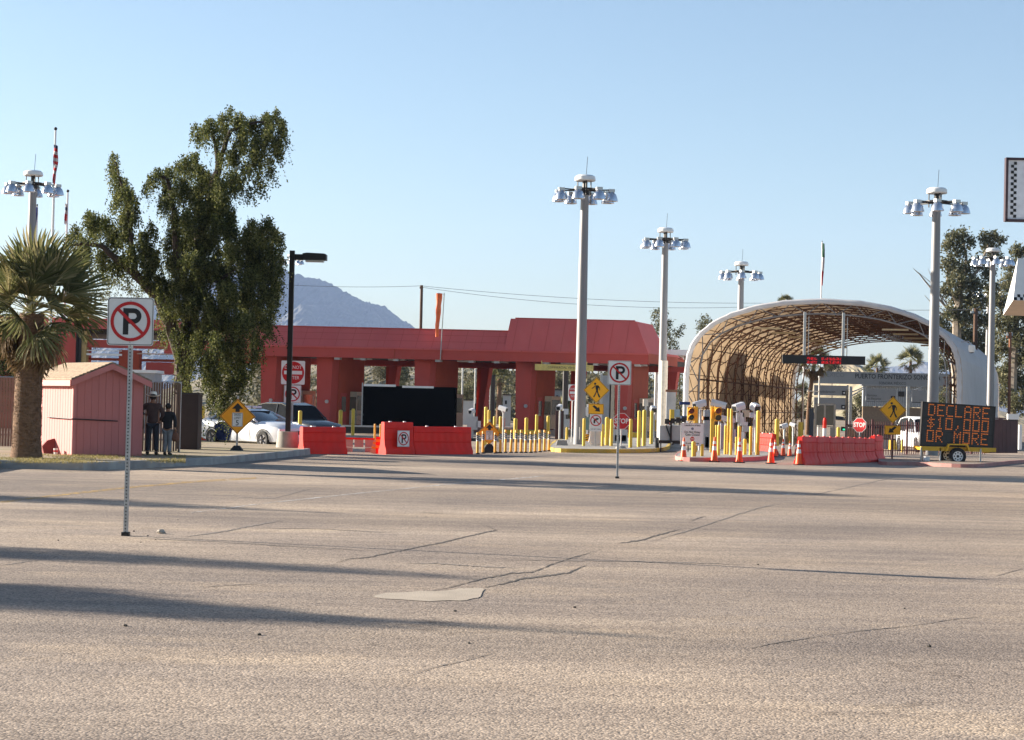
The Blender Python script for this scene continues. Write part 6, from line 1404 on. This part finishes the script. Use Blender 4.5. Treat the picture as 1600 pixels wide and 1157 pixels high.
# grove on the right
YG = 150.0; sG = F / YG
def W3(px, py, Y): q = P(px, py, Y); return (q.x, q.y, q.z)
def pxtree(label, Y, base_px, blobs, segs, lm, dens=70, lsz=.22, **k):
    s_ = F / Y; bs = at(base_px, Y); bl_ = []
    for x, y, r_ in blobs: q = P(x, y, Y + rng.uniform(-1, 1) * r_ / s_ * 1.2); bl_.append((q.x, q.y, q.z, r_ / s_ * 1.18, r_ / s_ * 1.3, r_ / s_ * 1.1))
    sg = [([W3(x, y, Y) if not (x == 'b') else tuple(bs) for x, y in pts], a, b) for pts, a, b in segs]
    return leafy(label, 'tree', tuple(bs), bl_, sg, lm, dens, lsz, **k)
euc = mat('pale_gum_bark', (.30, .25, .20), .85, 0, .25, 3)
pxtree('tall grey green eucalyptus rising between the two right hand light masts', 150, 1497, [(1490, 372, 13), (1505, 366, 9), (1514, 378, 10), (1480, 385, 9), (1498, 392, 12), (1538, 372, 10), (1552, 368, 9), (1562, 376, 8), (1545, 386, 12), (1482, 412, 14), (1505, 420, 16), (1528, 410, 12), (1495, 440, 18), (1520, 445, 16), (1545, 425, 12), (1500, 468, 18), (1525, 475, 18), (1478, 455, 10), (1485, 488, 12), (1510, 498, 16), (1535, 500, 14), (1555, 400, 10), (1548, 450, 12)],
       [([('b', 0), (1496, 560), (1494, 500), (1500, 450)], .5, .25), ([(1500, 450), (1510, 410), (1505, 372)], .2, .05), ([(1500, 455), (1530, 420), (1548, 375)], .2, .05), ([(1497, 480), (1480, 440), (1482, 395)], .15, .04), ([(1496, 500), (1465, 465), (1440, 432), (1427, 420)], .12, .02), ([(1475, 475), (1458, 440), (1450, 420)], .06, .01), ([(1496, 510), (1470, 490), (1445, 462)], .08, .02), ([(1485, 485), (1462, 448), (1434, 425)], .06, .01)], oliv, 300, .25, bk=euc)
pxtree('dense olive eucalyptus filling the right edge behind the checkered canopy corner', 158, 1580, [(1590, 392, 12), (1604, 400, 14), (1585, 420, 16), (1605, 430, 18), (1575, 445, 16), (1595, 460, 18), (1565, 470, 14), (1585, 490, 18), (1610, 490, 18), (1570, 510, 16), (1595, 525, 20), (1565, 540, 16), (1590, 560, 20), (1612, 560, 18), (1575, 585, 18), (1600, 600, 20), (1570, 612, 14), (1590, 630, 18), (1615, 630, 16), (1556, 500, 12), (1552, 470, 10)],
       [([('b', 0), (1585, 560), (1590, 480), (1592, 420)], .4, .1), ([(1587, 530), (1565, 490), (1560, 450)], .15, .04), ([(1588, 500), (1605, 450)], .15, .04)], oliv, 300, .25, bk=euc)
pxtree('olive bushy tree low behind the right wall of the arched canopy', 170, 1520, [(1470, 500, 12), (1478, 520, 14), (1495, 520, 14), (1515, 525, 16), (1540, 528, 16), (1505, 545, 14), (1530, 550, 16), (1550, 555, 14), (1480, 545, 12), (1470, 570, 14), (1485, 600, 14), (1475, 625, 12), (1562, 585, 14), (1560, 620, 14)],
       [([('b', 0), (1520, 580), (1518, 540)], .3, .1), ([(1520, 575), (1485, 530)], .15, .04)], oliv, 300, .25, bk=euc)
pxtree('small tree above the gap between building and arched canopy', 165, 1036, [(1026, 492, 9), (1038, 488, 6), (1030, 508, 12), (1046, 505, 8), (1020, 525, 10), (1040, 525, 13), (1058, 520, 9), (1066, 512, 5), (1030, 542, 12), (1050, 542, 12), (1016, 545, 8)], [([('b', 0), (1035, 560), (1034, 500)], .2, .05)], oliv, 200, .2)
pxtree('round topped tree just over the left shoulder of the arched canopy', 190, 1102, [(1102, 498, 7), (1096, 508, 9), (1110, 506, 8), (1103, 520, 12)], [([('b', 0), (1102, 540), (1102, 500)], .2, .05)], oliv, 200, .2)
for i, (px, Y, lab) in enumerate(((1048, 150, 'green scrubby tree between the building corner column and arched canopy'), (1062, 155, 'pale green scrub beside the arched canopy left wall'))):
    pxtree(lab, Y, px, [(px, 580, 9), (px + 5, 596, 10), (px - 6, 600, 9), (px + 2, 616, 11), (px - 3, 634, 11), (px + 5, 650, 10), (px - 6, 655, 9)], [([('b', 0), (px, 620), (px, 580)], .12, .04)], oliv, 200, .17)
scr = leafmat('scrub_leaf', [(0.06, 0.055, 0.03), (0.12, 0.11, 0.06), (0.19, 0.165, 0.10)], .2)
for i, (px, py, Y, r_, lab) in enumerate(((730, 612, 190, 15, 'brown scrubby tree through the third wide lane opening'), (745, 600, 200, 14, 'taller brown thorn tree right of the scrubby one in the lane opening'), (598, 580, 230, 16, 'olive thicket seen over the black trailer, left'), (625, 588, 220, 16, 'olive thicket seen over the black trailer, right'), (877, 600, 180, 12, 'green bush in the lane opening left of the tall mast'), (940, 600, 185, 14, 'dark bush behind the amber crossing diamond'),
                                              (1345, 628, 200, 14, 'drooping grey green bush left of the gantry sign boards'), (1335, 645, 190, 12, 'green bush under the hanging arrow sign'), (1390, 650, 210, 15, 'brown thicket behind the right crossing sign'), (1425, 655, 205, 14, 'brown thicket left of the message board'), (1365, 652, 220, 12, 'brown thicket behind the red stop sign'), (1252, 640, 200, 14, 'green scrub at the far end of the arched canopy'), (1255, 610, 210, 10, 'green tree top at the far end of the arched canopy'),
                                              (1300, 572, 330, 12, 'dark shrub on the small grey hill'), (1440, 600, 230, 10, 'green shrub behind the gantry right end'))):
    s_ = F / Y; pxtree(lab, Y, px, [(px + rng.normal() * r_ * .5, py + rng.normal() * r_ * .4, r_ * .7) for _ in range(7)], [([('b', 0), (px, py)], .1, .04)], scr if i % 3 else oliv, 200, .2)
# scattered desert scrub on the hillside
pts = []; 
for k in range(1500):
    px = rng.uniform(400, 1010); Y = rng.uniform(212, 296); g = at(px, Y); f = (Y - 210) / 90; z = 7.2 * f ** .9
    c = np.array([g.x, Y, z]); n = 26; d = rng.normal(size=(n, 3)) * np.array([.9, .9, .45]); pts.append(c + np.abs(d) * np.sign(rng.normal(size=(n, 3)) + np.array([0, 0, 2])))
stuff(link('hillside_scrub', leaf_mesh('hillside_scrub', np.concatenate(pts), .55, scr, aspect=.6)))

# ------------------------------------------------------------------ gantry sign, far buildings
Yg = 168.0; sg_ = F / Yg
gsm = mat('gantry_grey', (.27, .28, .29), .5, 0, .04, 2); gtx = mat('gantry_text', (.05, .055, .06), .6)
def fp(t, base, nm, x0, x1, y0, y1, mt, Y, dy=.15, oy=0):
    a = P(x0, y0, Y) - base; c = P(x1, y1, Y) - base; m = MB(); m.box(a.x, c.x, oy, oy + dy, c.z, a.z); return m.build(nm, mt, t)
b_ = at(1380, Yg); t = thing('border_gantry', 'long grey overhead panel with large dark capitals on steel posts beyond the canopy', 'gantry sign', b_)
pn = fp(t, b_, 'name_panel', 1271, 1490, 580, 604, gsm, Yg, .3)
q = P(1397, 589.5, Yg) - b_
X0 = (1334 - 1380) / sg_; text('PUERTO FRONTERIZO SONOYTA', 10.6 / sg_, gtx, pn, X0, q.z, -.01, 'LEFT', sx=.83, bold=.012)
text('SONORA, MÉXICO', 6 / sg_, gtx, pn, (1393 - 1380) / sg_, q.z - 10 / sg_, -.01, sx=.85)
text('MÉXICO', 9.5 / sg_, mat('faint_grey_text', (.20, .21, .22), .6), pn, (1300 - 1380) / sg_, q.z + 1 / sg_, -.01)
for x in (1327.5, 1417.5, 1489): fp(t, b_, 'post', x, x + 3, 604, 689, galv, Yg, .18, .06)
m = MB()
for x in (1329, 1419): 
    a = P(x, 614, Yg) - b_; c = P(x + 22, 605, Yg) - b_; m.tube([(a.x, .15, a.z), (c.x, .15, c.z)], .05); c = P(x + 26, 605, Yg) - b_; a = P(x, 620, Yg) - b_; m.tube([(a.x, .15, a.z), (c.x, .15, c.z)], .05); m.build('brace', galv, t); m = MB()

for (x0, x1, y0, y1, tx, ar, lab) in ((1272, 1323, 602, 619, 'Autodeclaración', -1, 'upper grey lane sign with left arrow under the long gantry panel'), (1272, 1322, 621, 641, '', -1, 'lower grey lane sign with left arrow behind the white door frame'), (1353, 1400, 608, 627, 'Revisión', 1, 'grey lane sign with up arrow hanging above the right crossing diamond'), (1425, 1447, 610, 628, '', 0, 'plain grey lane sign half hidden by the mast')):
    b2 = at((x0 + x1) / 2, Yg - 1); t = thing('lane_sign', lab, 'sign', b2); p_ = fp(t, b2, 'board', x0, x1, y0, y1, gsm, Yg - 1, .12); fp(t, b2, 'lower_edge', x0, x1, y1 + .2, y1 + 1.8, darkm, Yg - 1, .14); fp(t, b2, 'post', x1 + 1, x1 + 2.2, y0, 688, galv, Yg - 1, .1, .2)
    if tx: q = P(x0 + 3 if ar < 0 else x0 + 2, y0 + 10, Yg - 1) - b2; text(tx, 5 / sg_, gtx, p_, q.x, q.z, -.01, 'LEFT', sx=.9)
    if ar == 1: q = P(x0 + 2, y0 + 15, Yg - 1) - b2; text('sin Retorno', 5 / sg_, gtx, p_, q.x, q.z, -.01, 'LEFT', sx=.9)
    if ar:
        ax_ = x1 - 7.5 if ar < 0 else x1 - 8; sq = fp(t, b2, 'arrow_square', ax_, ax_ + 6.5, y1 - 8, y1 - 1.5, black, Yg - 1, .02, -.025); c = P(ax_ + 3.2, y1 - 4.7, Yg - 1) - b2; k = 2.2 / sg_
        m = MB(); m.prism([(c.x - k, c.z), (c.x + k * .6, c.z + k * .8), (c.x + k * .6, c.z - k * .8)][::-1] if ar < 0 else [(c.x, c.z + k), (c.x - k, c.z - k * .6), (c.x + k, c.z - k * .6)], -.035, -.028); m.build('arrow', whites, sq)
b2 = at(1400, 185); t = thing('corrugated_building', 'pale grey corrugated metal building behind the gantry sign', 'building', b2)
corr = mat('corrugated_grey', (.36, .37, .38), .5, .2, .06, 2); m = MB(); a = P(1349, 603, 185) - b2; c = P(1500, 603, 185) - b2; n = 90; pts_ = [(a.x + (c.x - a.x) * k / n, (.09 if k % 2 else 0)) for k in range(n + 1)]
zt = a.z; zb = 2.6; m.add([(x, y, zb) for x, y in pts_] + [(x, y, zt) for x, y in pts_], [(k, k + 1, k + n + 2, k + n + 1) for k in range(n)]); m.box(a.x, c.x, .12, .6, zb, zt - .02); m.build('wall', corr, t)
m = MB(); m.box(a.x - .2, c.x + .2, -.2, .9, zt + .001, zt + .18); m.build('roof', gsm, t); fp(t, b2, 'window', 1404, 1413, 612, 620, darkm, 185, .04, -.05); fp(t, b2, 'lower_wall', 1349, 1500, 636, 689, mat('brown_wall', (.22, .16, .11), .8), 185, .3, .3)
# white frame gate, kiosk, posts beyond the barrier
b2 = at(1289, 120); t = thing('white_door_frame', 'tall white framed double glass screen behind the faded barrier chain', 'gate', b2)
for (x0, x1, y0, y1) in ((1273, 1275, 632, 690), (1287.5, 1289.5, 633.5, 690), (1303, 1305, 632, 690), (1275.2, 1302.8, 631, 633.4), (1275.2, 1302.8, 665.5, 667.5)): fp(t, b2, 'frame_bar', x0, x1, y0, y1, white, 120, .1)
fp(t, b2, 'pane', 1275.3, 1287.3, 634, 665, mat('milky_glass', (.32, .32, .29), .25, 0, .1, 2), 120, .02, .04); fp(t, b2, 'pane', 1289.7, 1302.8, 634, 665, mat('milky_glass', (.32, .32, .29)), 120, .02, .04); fp(t, b2, 'lower_panel', 1297, 1304.5, 668, 690, white, 120, .03, -.05)
b2 = at(1288, 105); t = thing('red_marker_post', 'small red and white marker in front of the white framed screen', 'marker post', b2); m = MB(); m.cyl(0, 0, 0, 1.4, .1, .1); m.lathe([(.1, 1.4), (.07, 1.55), (.001, 1.6)], 12); m.build('tube', barr, t, True); m = MB(); m.cyl(0, 0, .5, 1.0, .104, n=12); m.build('white_band', whites, t)
b2 = at(1364, 125); t = thing('white_booth', 'low white booth with dark blue top behind the stop sign', 'booth', b2); fp(t, b2, 'wall', 1336, 1392, 670, 688, lg, 125, 3); fp(t, b2, 'blue_top', 1335, 1393, 665.5, 669.8, mat('dark_blue_trim', (.02, .04, .09), .5), 125, 3.1, -.05)
for x in (1354, 1374): fp(t, b2, 'post', x, x + 1.2, 664, 688, darkm, 125, .1, -.15)
b2 = at(1320, 125); t = thing('green_lamp_post', 'grey post with a small lit green lamp right of the white framed screen', 'signal', b2); fp(t, b2, 'post', 1322, 1324.5, 610, 690, galv, 125, .12); fp(t, b2, 'housing', 1314.5, 1321.8, 667, 674, black, 125, .15); m = MB(); q = P(1319, 671.5, 125) - b2; m.box(q.x - .09, q.x + .09, -.02, -.003, q.z - .05, q.z + .05); m.build('lamp', mat('green_lamp', (.02, .6, .3), .4, emit=.6), t)
b2 = at(1266, 118); t = thing('grey_post', 'dark blue grey square post near the leaning palm', 'post', b2); fp(t, b2, 'shaft', 1265, 1271, 638, 690, mat('slate_post', (.10, .12, .16), .5), 118, .2); fp(t, b2, 'cap', 1264, 1272, 636.5, 637.9, darkm, 118, .25, -.02)
for px, y0, Y, lab in ((1253.5, 575, 150, 'thin white pole left of the dead skirt palm'), (1278.5, 590, 150, 'white pole right of the dead skirt palm')):
    b2 = at(px, Y); t = thing('white_pole', lab, 'pole', b2); m = MB(); m.cyl(0, 0, 0, Z(px, y0, Y), .07, .05); m.build('shaft', white, t); m = MB(); m.cyl(0, 0, Z(px, y0, Y), Z(px, y0, Y) + .1, .09); m.tube([(0, 0, Z(px, 612, Y)), (-.9, 0, Z(px, 612, Y))], .04); m.build('fitting', white, t)
b2 = at(1481, 120); t = thing('camera_pole', 'white pole with hanging dome cameras between mast and arched canopy wall', 'camera pole', b2); m = MB(); m.cyl(0, 0, 0, Z(1481, 586, 120), .07); m.build('pole', white, t)
m = MB(); z = Z(1481, 588, 120); m.box(-.35, .35, -.05, .05, z - .15, z - .05); m.box(-.35, .35, -.05, .05, z - .65, z - .55); m.box(-.25, -.1, -.08, .08, z - .5, z - .2); m.build('bracket', mat('pinkish_bracket', (.45, .3, .3), .5), t); m = MB(); m.lathe([(.001, -.3), (.1, -.25), (.13, -.1), (.1, 0)], 12, (-.28, -.05, z - 1.05)); m.build('dome', white, t, True)
# dome camera on the canopy corner
q = AL + cr * (W + .25); b2 = Vector((q.x, q.y, 5.75)); t = thing('dome_camera', 'white dome camera on the right shoulder of the arched canopy', 'camera', b2); m = MB(); m.lathe([(.001, -.42), (.15, -.38), (.2, -.2), (.18, 0), (.001, .05)], 14, (.25, -.25, 0)); m.build('dome', white, t, True); m = MB(); m.lathe([(.001, -.44), (.13, -.40), (.16, -.3)], 14, (.25, -.25, 0)); m.build('smoked_lens', black, t); m = MB(); m.tube([(-.3, 0, .2), (.1, -.1, .22), (.25, -.25, .04)], .035); m.build('arm', galv, t)

# maroon picket fence and solid wall at the right
mar = mat('maroon_picket', (.13, .05, .05), .6, .2, .15, 4)
t = thing('picket_fence', 'maroon steel picket fence behind the right crossing sign and message board', 'fence', (0, 0, 0))
fa = G(1337, 718, .0); fb = G(1560, 716.5, .0); n = 62; hF = 1.42
m = MB(); m.box(-.014, .014, -.014, .014, 0, hF); pk_ = m.mesh('picket', mar)
for k in range(n + 1): p = fa.lerp(fb, k / n); link('picket', pk_, t, (p.x, p.y + 2.5, .1))
for z in (.28, 1.36): m = MB(); m.tube([(fa.x, fa.y + 2.53, z), (fb.x, fb.y + 2.53, z)], .022, 5); m.build('rail', mar, t)
for k in (.18, .42, .66, .9): p = fa.lerp(fb, k); m = MB(); m.box(p.x - .04, p.x + .04, p.y + 2.47, p.y + 2.55, 0, 1.6); m.build('post', mar, t)
t = thing('maroon_wall', 'solid dark maroon wall right of the message board', 'wall', (0, 0, 0)); a = at(1535, 92); c = at(1590, 95); zt = Z(1570, 655, 93)
m = MB(); d = c - a
for k in range(9):
    p = a + d * k / 9; q = a + d * (k + .97) / 9; m = MB(); m.slab([(p.x, p.y), (q.x, q.y), (q.x, q.y + .12), (p.x, p.y + .12)], 0, zt - .02 * (k % 2)); m.build('panel', mat('maroon_wall_paint', (.10, .035, .03), .7, 0, .15, 1.5), t)
m = MB(); m.slab([(a.x, a.y - .02), (c.x, c.y - .02), (c.x, c.y + .14), (a.x, a.y + .14)], zt, zt + .06); m.build('coping', mar, t)
b2 = at(1594, 90); t = thing('white_gate_post', 'white gate post at the right edge with a pale box beside it', 'post', b2); fp(t, b2, 'shaft', 1592.5, 1596.5, 664, 703, white, 90, .15); fp(t, b2, 'sign_box', 1575, 1592, 647, 656, white, 90, .2); fp(t, b2, 'bracket', 1575, 1594, 657, 658.5, darkm, 90, .1)
car('white van parked behind the picket fence left of the message board', at(1446, 96), R(4), mat('white_van_paint', (.72, .73, .75), .3), 'parked_van', False, False, True)
for k, (px, Y, lab) in enumerate(((1402, 100, 'yellow crate on the ground left of the parked van'), (1380, 102, 'grey crate on the ground right of the faded barrier end'))):
    b2 = at(px, Y); t = thing('storage_crate', lab, 'crate', b2); mt = (yelp, greyp)[k]; m = MB(); m.box(-.35, .35, 0, .5, 0, .5); m.build('crate_body', mt, t); m = MB(); m.box(-.38, .38, -.03, .53, .501, .56); m.build('crate_lid', darkm, t)

# things seen through the lane openings
b2 = at(757, 165); t = thing('tiled_kiosk', 'small dark kiosk with white latticed roof seen through the fourth lane opening', 'kiosk', b2); fp(t, b2, 'wall', 742, 770, 632, 668, mat('dark_brown_wall', (.05, .035, .03), .7), 165, 3)
a = P(742, 632, 165) - b2; c = P(768, 613, 165) - b2; rf = MB(); rf.add([(a.x, -.1, a.z), (c.x, -.1, a.z), (c.x - .1, 1.5, c.z), (a.x + .5, 1.5, c.z)], [(0, 1, 2, 3)]); rfo = rf.build('roof', darkm, t); m = MB()
for r_ in range(5):
    for k in range(8):
        x = a.x + .25 + k * .16 + (.08 if r_ % 2 else 0); z = a.z + .08 + r_ * (c.z - a.z) / 5.4; m.add([(x, -.13 + r_ * .3, z), (x + .1, -.13 + r_ * .3, z), (x + .14, -.05 + r_ * .3, z + .1), (x + .04, -.05 + r_ * .3, z + .1)], [(0, 1, 2, 3)])
stuff(m.build('white_lattice', whites, rfo))
for (x0, x1, y0, y1, Y, mt, lab) in ((786, 797, 618, 668, 170, lg, 'pale grey wall of a small house left of the fourth pier'), (866, 885, 610, 664, 175, gsm, 'grey flat house behind the fifth lane opening'), (573, 596, 640, 668, 180, gsm, 'low grey house left of the black trailer, far behind'), (716, 738, 626, 640, 180, lg, 'white low house roof behind the black trailer right end')):
    b2 = at((x0 + x1) / 2, Y); t = thing('small_house', lab, 'house', b2); fp(t, b2, 'wall', x0, x1, y0, 686, mt, Y, 4); fp(t, b2, 'roof', x0 - .6, x1 + .6, y0 - 2, y0 - .1, darkm, Y, 4.4, -.2); fp(t, b2, 'window', x0 + 3, x0 + 6, y0 + 8, y0 + 14, darkm, Y, .03, -.04)
for px, y0, Y, lab in ((768, 588, 150, 'dark thick post in the fourth lane opening'), (721, 565, 170, 'thin pale pole left in the fourth lane opening'), (741, 565, 172, 'thin pale pole right in the fourth lane opening'), (882, 580, 150, 'brown post left of the tall mast'), (578, 625, 170, 'dark post left of the trailer in the lane gap')):
    b2 = at(px, Y); t = thing('far_post', lab, 'post', b2); z = Z(px, y0, Y); r_ = .22 if 'thick' in lab or 'brown' in lab else .07; m = MB(); m.cyl(0, 0, 0, z, r_, n=8); m.build('shaft', darkm if 'dark' in lab or 'brown' in lab else galv, t); m = MB(); m.cyl(0, 0, z + .001, z + .1, r_ * 1.3, n=8); m.build('cap', darkm, t)

# ------------------------------------------------------------------ poles, wires, flags, windsock
wood = mat('weathered_pole_wood', (.10, .055, .035), .9, 0, .3, 3, stretch=(1, 1, .2)); wood2 = mat('red_brown_pole', (.26, .11, .06), .85, 0, .2, 3, stretch=(1, 1, .2))
def pole(px, ytop, Y, r_, mt, label, cross=None):
    b2 = at(px, Y); z = Z(px, ytop, Y); t = thing('utility_pole', label, 'utility pole', b2); m = MB(); m.cyl(0, 0, 0, z, r_, r_ * .75); m.build('pole', mt, t)
    m = MB(); m.box(-.22 if not cross else -cross, .08 if not cross else cross, -.06, .06, z - .35, z - .2); m.build('crossarm', mt if not cross else galv, t); m = MB(); m.cyl(-.18, 0, z - .2, z, .05, n=6); m.cyl(.1, 0, z - .2, z + .02, .05, n=6); m.build('insulator', galv, t); return Vector((b2.x, Y, z))
up = pole(654, 446, 200, .19, wood, 'wooden utility pole rising above the red roof left of the windsock')
pole(1521, 482, 135, .2, wood, 'dark wooden pole behind the right hand light mast', .35)
pole(1575.5, 520, 120, .11, wood2, 'thin red brown pole left of the right edge trees', None)
def wire(p, q, sag, label, r_=.018):
    m = MB(); m.tube([p.lerp(q, k / 24) - Vector((0, 0, sag * 4 * (k / 24) * (1 - k / 24))) for k in range(25)], r_, 4); o = m.build('overhead_wire', darkm); tag(o, label, 'wire')
wire(P(300, 432, 205), P(658, 447, 200), .5, 'upper overhead wire left of the utility pole'); wire(P(658, 447, 200), P(1190, 474, 215), .5, 'upper overhead wire crossing behind the tall mast')
wire(P(658, 449, 200), P(1190, 479, 216), .9, 'lower overhead wire crossing behind the tall mast'); wire(P(1190, 474, 215), P(1521, 484, 135), .3, 'overhead wire running over the arched canopy to the dark pole')
# windsock
b2 = Vector(B(UX(688.5), -.12, 4.8)); t = thing('windsock', 'faded orange windsock hanging limp from a thin pole on the red fascia', 'windsock', b2); zt = Z(692, 458, 124.9) - 4.8
m = MB(); m.tube([(0, 0, -.1), (.08, 0, zt * .5), (.16, 0, zt)], .035, 6); m.build('pole', mat('teal_grey_pole', (.28, .33, .33), .5), t)
m = MB(); rg = []; a = P(686.5, 459, 124.9) - b2
for k in range(12):
    f = k / 11; w_ = (.18 - .08 * f) * (1 + .10 * math.sin(k * 1.7)); cx = a.x - .10 * f + .012 * math.sin(k * 1.3); rg.append([(cx + w_ * math.cos(2 * PI * j / 14) * (1 + .18 * math.sin(j * 3 + k * .4)), -.1 + .6 * w_ * math.sin(2 * PI * j / 14), a.z - f * (527 - 459) / 24) for j in range(14)])
m.loft(rg, caps=False); m.build('sock', mat('windsock_orange', (.78, .13, .03), .7, 0, .12, 3, dirt=(.75, .32, .16), dirt_amt=.7), t, True)
m = MB(); m.tube([(.15, 0, zt - .1), (a.x, -.05, a.z + .02), (a.x - .15, -.1, a.z)], .015, 4); m.build('hoop_arm', galv, t)
def flagpole(px, ytop, Y, label, ball, flags, lean=0):
    b2 = at(px - lean, Y); z = Z(px, ytop, Y); t = thing('flagpole', label, 'flagpole', b2); m = MB(); m.tube([(0, 0, 0), (lean / F * Y, 0, z)], [.09, .05], 8); m.build('pole', white, t)
    b = MB(); b.lathe([(.001, -ball), (ball * .7, -ball * .7), (ball, 0), (ball * .7, ball * .7), (.001, ball)], 14, (lean / F * Y, 0, z + ball)); b.build('finial_ball', black, t, True)
def limp_flag(px0, px1, y0, y1, Y, cols, label, cat='flag', name='flag'):
    b2 = P(px0, y0, Y); t = thing(name, label, cat, b2); H_ = (y1 - y0) / F * Y; W_ = (px1 - px0) / F * Y; n = len(cols)
    for i, (mt, nm) in enumerate(cols):     # vertical folds, each colour a panel of cloth
        m = MB(); z0, z1 = -H_ * i / n, -H_ * (i + 1) / n; top = []; bot = []
        for k in range(9):
            f = k / 8; e0 = .45 + .55 * math.sin(PI * min(1, i / n * .8 + .25)); e1 = .45 + .55 * math.sin(PI * min(1, (i + 1) / n * .8 + .25))
            top.append((W_ * f * e0, .07 * math.sin(f * 9 + i), z0 - .06 * f)); bot.append((W_ * f * e1, .07 * math.sin(f * 9 + i + 1), z1 - .06 * f))
        m.add(top + bot, [(k, k + 1, k + 10, k + 9) for k in range(8)]); m.build(nm, mt, t)
navy = mat('flag_navy', (.015, .02, .08), .8); fred = mat('flag_red', (.5, .02, .025), .8, 0, .15, 6); fwh = mat('flag_white', (.6, .55, .55), .8); fgr = mat('flag_green', (.01, .08, .04), .8); fbl = mat('flag_blue', (.08, .08, .35), .8)
flagpole(74, 204, 96, 'tall white flagpole with black ball at the left edge', .09, [])
flag_cols = [(navy, 'canton')] + [((fred, 'red_fold') if i % 2 == 0 else (fwh, 'white_fold')) for i in range(9)] + [(fred, 'red_fold'), (fred, 'red_fold')]
limp_flag(84, 91.5, 226, 287, 95.9, flag_cols, 'limp red white and navy striped flag on the tall left flagpole')
flagpole(96, 301, 110, 'shorter flagpole with black ball between the palm and big tree', .09, [])
limp_flag(101.5, 106, 318, 350, 109.9, [(fwh, 'white_fold'), (navy, 'dark_fold'), (fwh, 'white_fold'), (fred, 'red_fold'), (fred, 'red_fold'), (fwh, 'white_fold')], 'small limp white and red flag on the shorter left flagpole')
flagpole(48.5, 322, 97, 'short flagpole hidden behind the far left light mast', .05, []); limp_flag(55.5, 59.5, 323, 354, 96.9, [(fbl, 'blue_fold')] * 3, 'limp blue flag beside the far left light mast')
flagpole(1279, 378, 190, 'white flagpole rising behind the crown of the arched canopy', .05, [])
limp_flag(1285, 1289, 380, 446, 189.9, [(fgr, 'green_fold'), (fgr, 'green_fold'), (fwh, 'white_fold'), (fwh, 'white_fold'), (fred, 'red_fold'), (fred, 'red_fold')], 'limp green white and red flag above the arched canopy')

# ------------------------------------------------------------------ checkered sign and canopy corner at the right edge
mfr = mat('purple_brown_frame', (.05, .028, .035), .5)
Yc = 46.0; a = P(1573.5, 248.5, Yc); c = P(1660, 346.5, Yc); b2 = Vector((P(1690, 640, Yc).x, Yc + .3, 0)); t = thing('checkered_sign', 'tall white roadside sign panel with purple frame and black checker strip', 'sign', b2)
m = MB(); m.box(a.x - b2.x + .03, .3, -.3, -.2, c.z + .03, a.z - .03); pn = m.build('panel', mat('white_sign_face', (.60, .61, .66), .45), t)
m = MB(); x0 = a.x - b2.x; 
for bx in ((x0, .33, -.34, -.18, a.z - .029, a.z + .03), (x0, .33, -.34, -.18, c.z - .03, c.z + .029), (x0 - .03, x0 + .029, -.34, -.18, c.z - .03, a.z + .03)): m.box(*bx)
m.build('frame', mfr, t); sq = (a.z - c.z - .1) / 19.5; m = MB()
for r_ in range(19):
    xx = x0 + .10 + (sq if r_ % 2 == 0 else 0); zz = a.z - .07 - r_ * sq; m.box(xx, xx + sq * .98, -.31, -.301, zz - sq * .98, zz)
    m2_ = None
stuff(m.build('black_checker', black, pn)); m = MB(); m.cyl(0, 0, 0, a.z, .14); m.build('support_pole', galv, t)
nl = P(1583, 469.5, 40); fl = P(1567, 494.5, 46); zb = nl.z; zt = P(1595, 402, 40).z; inn = (1595 - 1583) / F * 40
t = thing('fuel_canopy', 'white canopy corner with sloping sides and a black checker strip at the right edge', 'canopy', (nl.x + 3, 42, 0)); o = Vector((nl.x + 3, 42, 0)); n0 = Vector((nl.x, 40, 0)) - o; f0 = Vector((fl.x, 46, 0)) - o; n1 = n0 + Vector((6, 0, 0)); f1 = f0 + Vector((6, 0, 0))
i = Vector((inn, .3, 0)); j = Vector((inn, -.4, 0))
m = MB(); m.add([(n0.x, n0.y, zb), (n1.x, n1.y, zb), (f1.x, f1.y, zb), (f0.x, f0.y, zb), (n0.x + inn, n0.y + .3, zt), (n1.x, n1.y + .3, zt), (f1.x, f1.y - .4, zt), (f0.x + inn, f0.y - .4, zt)], [(0, 1, 5, 4), (1, 2, 6, 5), (2, 3, 7, 6), (3, 0, 4, 7), (4, 5, 6, 7)]); cb_ = m.build('canopy_shell', white, t)
m = MB(); m.add([(n0.x, n0.y, zb), (f0.x, f0.y, zb), (f1.x, f1.y, zb), (n1.x, n1.y, zb)], [(0, 1, 2, 3)]); m.build('soffit_panel', mat('cream_soffit', (.55, .45, .36), .6), t)
m = MB(); k_ = .062
for r_ in range(2):
    for q in range(0, 60): 
        if (q + r_) % 2: continue
        z = zb + .005 + r_ * k_; dx = inn * (z - zb) / (zt - zb); dy = .3 * (z - zb) / (zt - zb); dy2 = .3 * (z + k_ - zb) / (zt - zb)
        m.add([(n0.x + dx + .02 + q * k_, n0.y + dy - .006, z), (n0.x + dx + .02 + (q + 1) * k_, n0.y + dy - .006, z), (n0.x + dx + .02 + (q + 1) * k_, n0.y + dy2 - .006, z + k_), (n0.x + dx + .02 + q * k_, n0.y + dy2 - .006, z + k_)], [(0, 1, 2, 3)])
stuff(m.build('black_checker', black, cb_)); m = MB(); m.box(n0.x + .9, n0.x + 1.8, n0.y + 1.2, n0.y + 2, zb - .05, zb - .004); m.build('soffit_lamp', darkm, t)
for x in (2.2, 5.5): m = MB(); m.cyl(x, 0, 0, zb, .15); m.build('column', white, t)
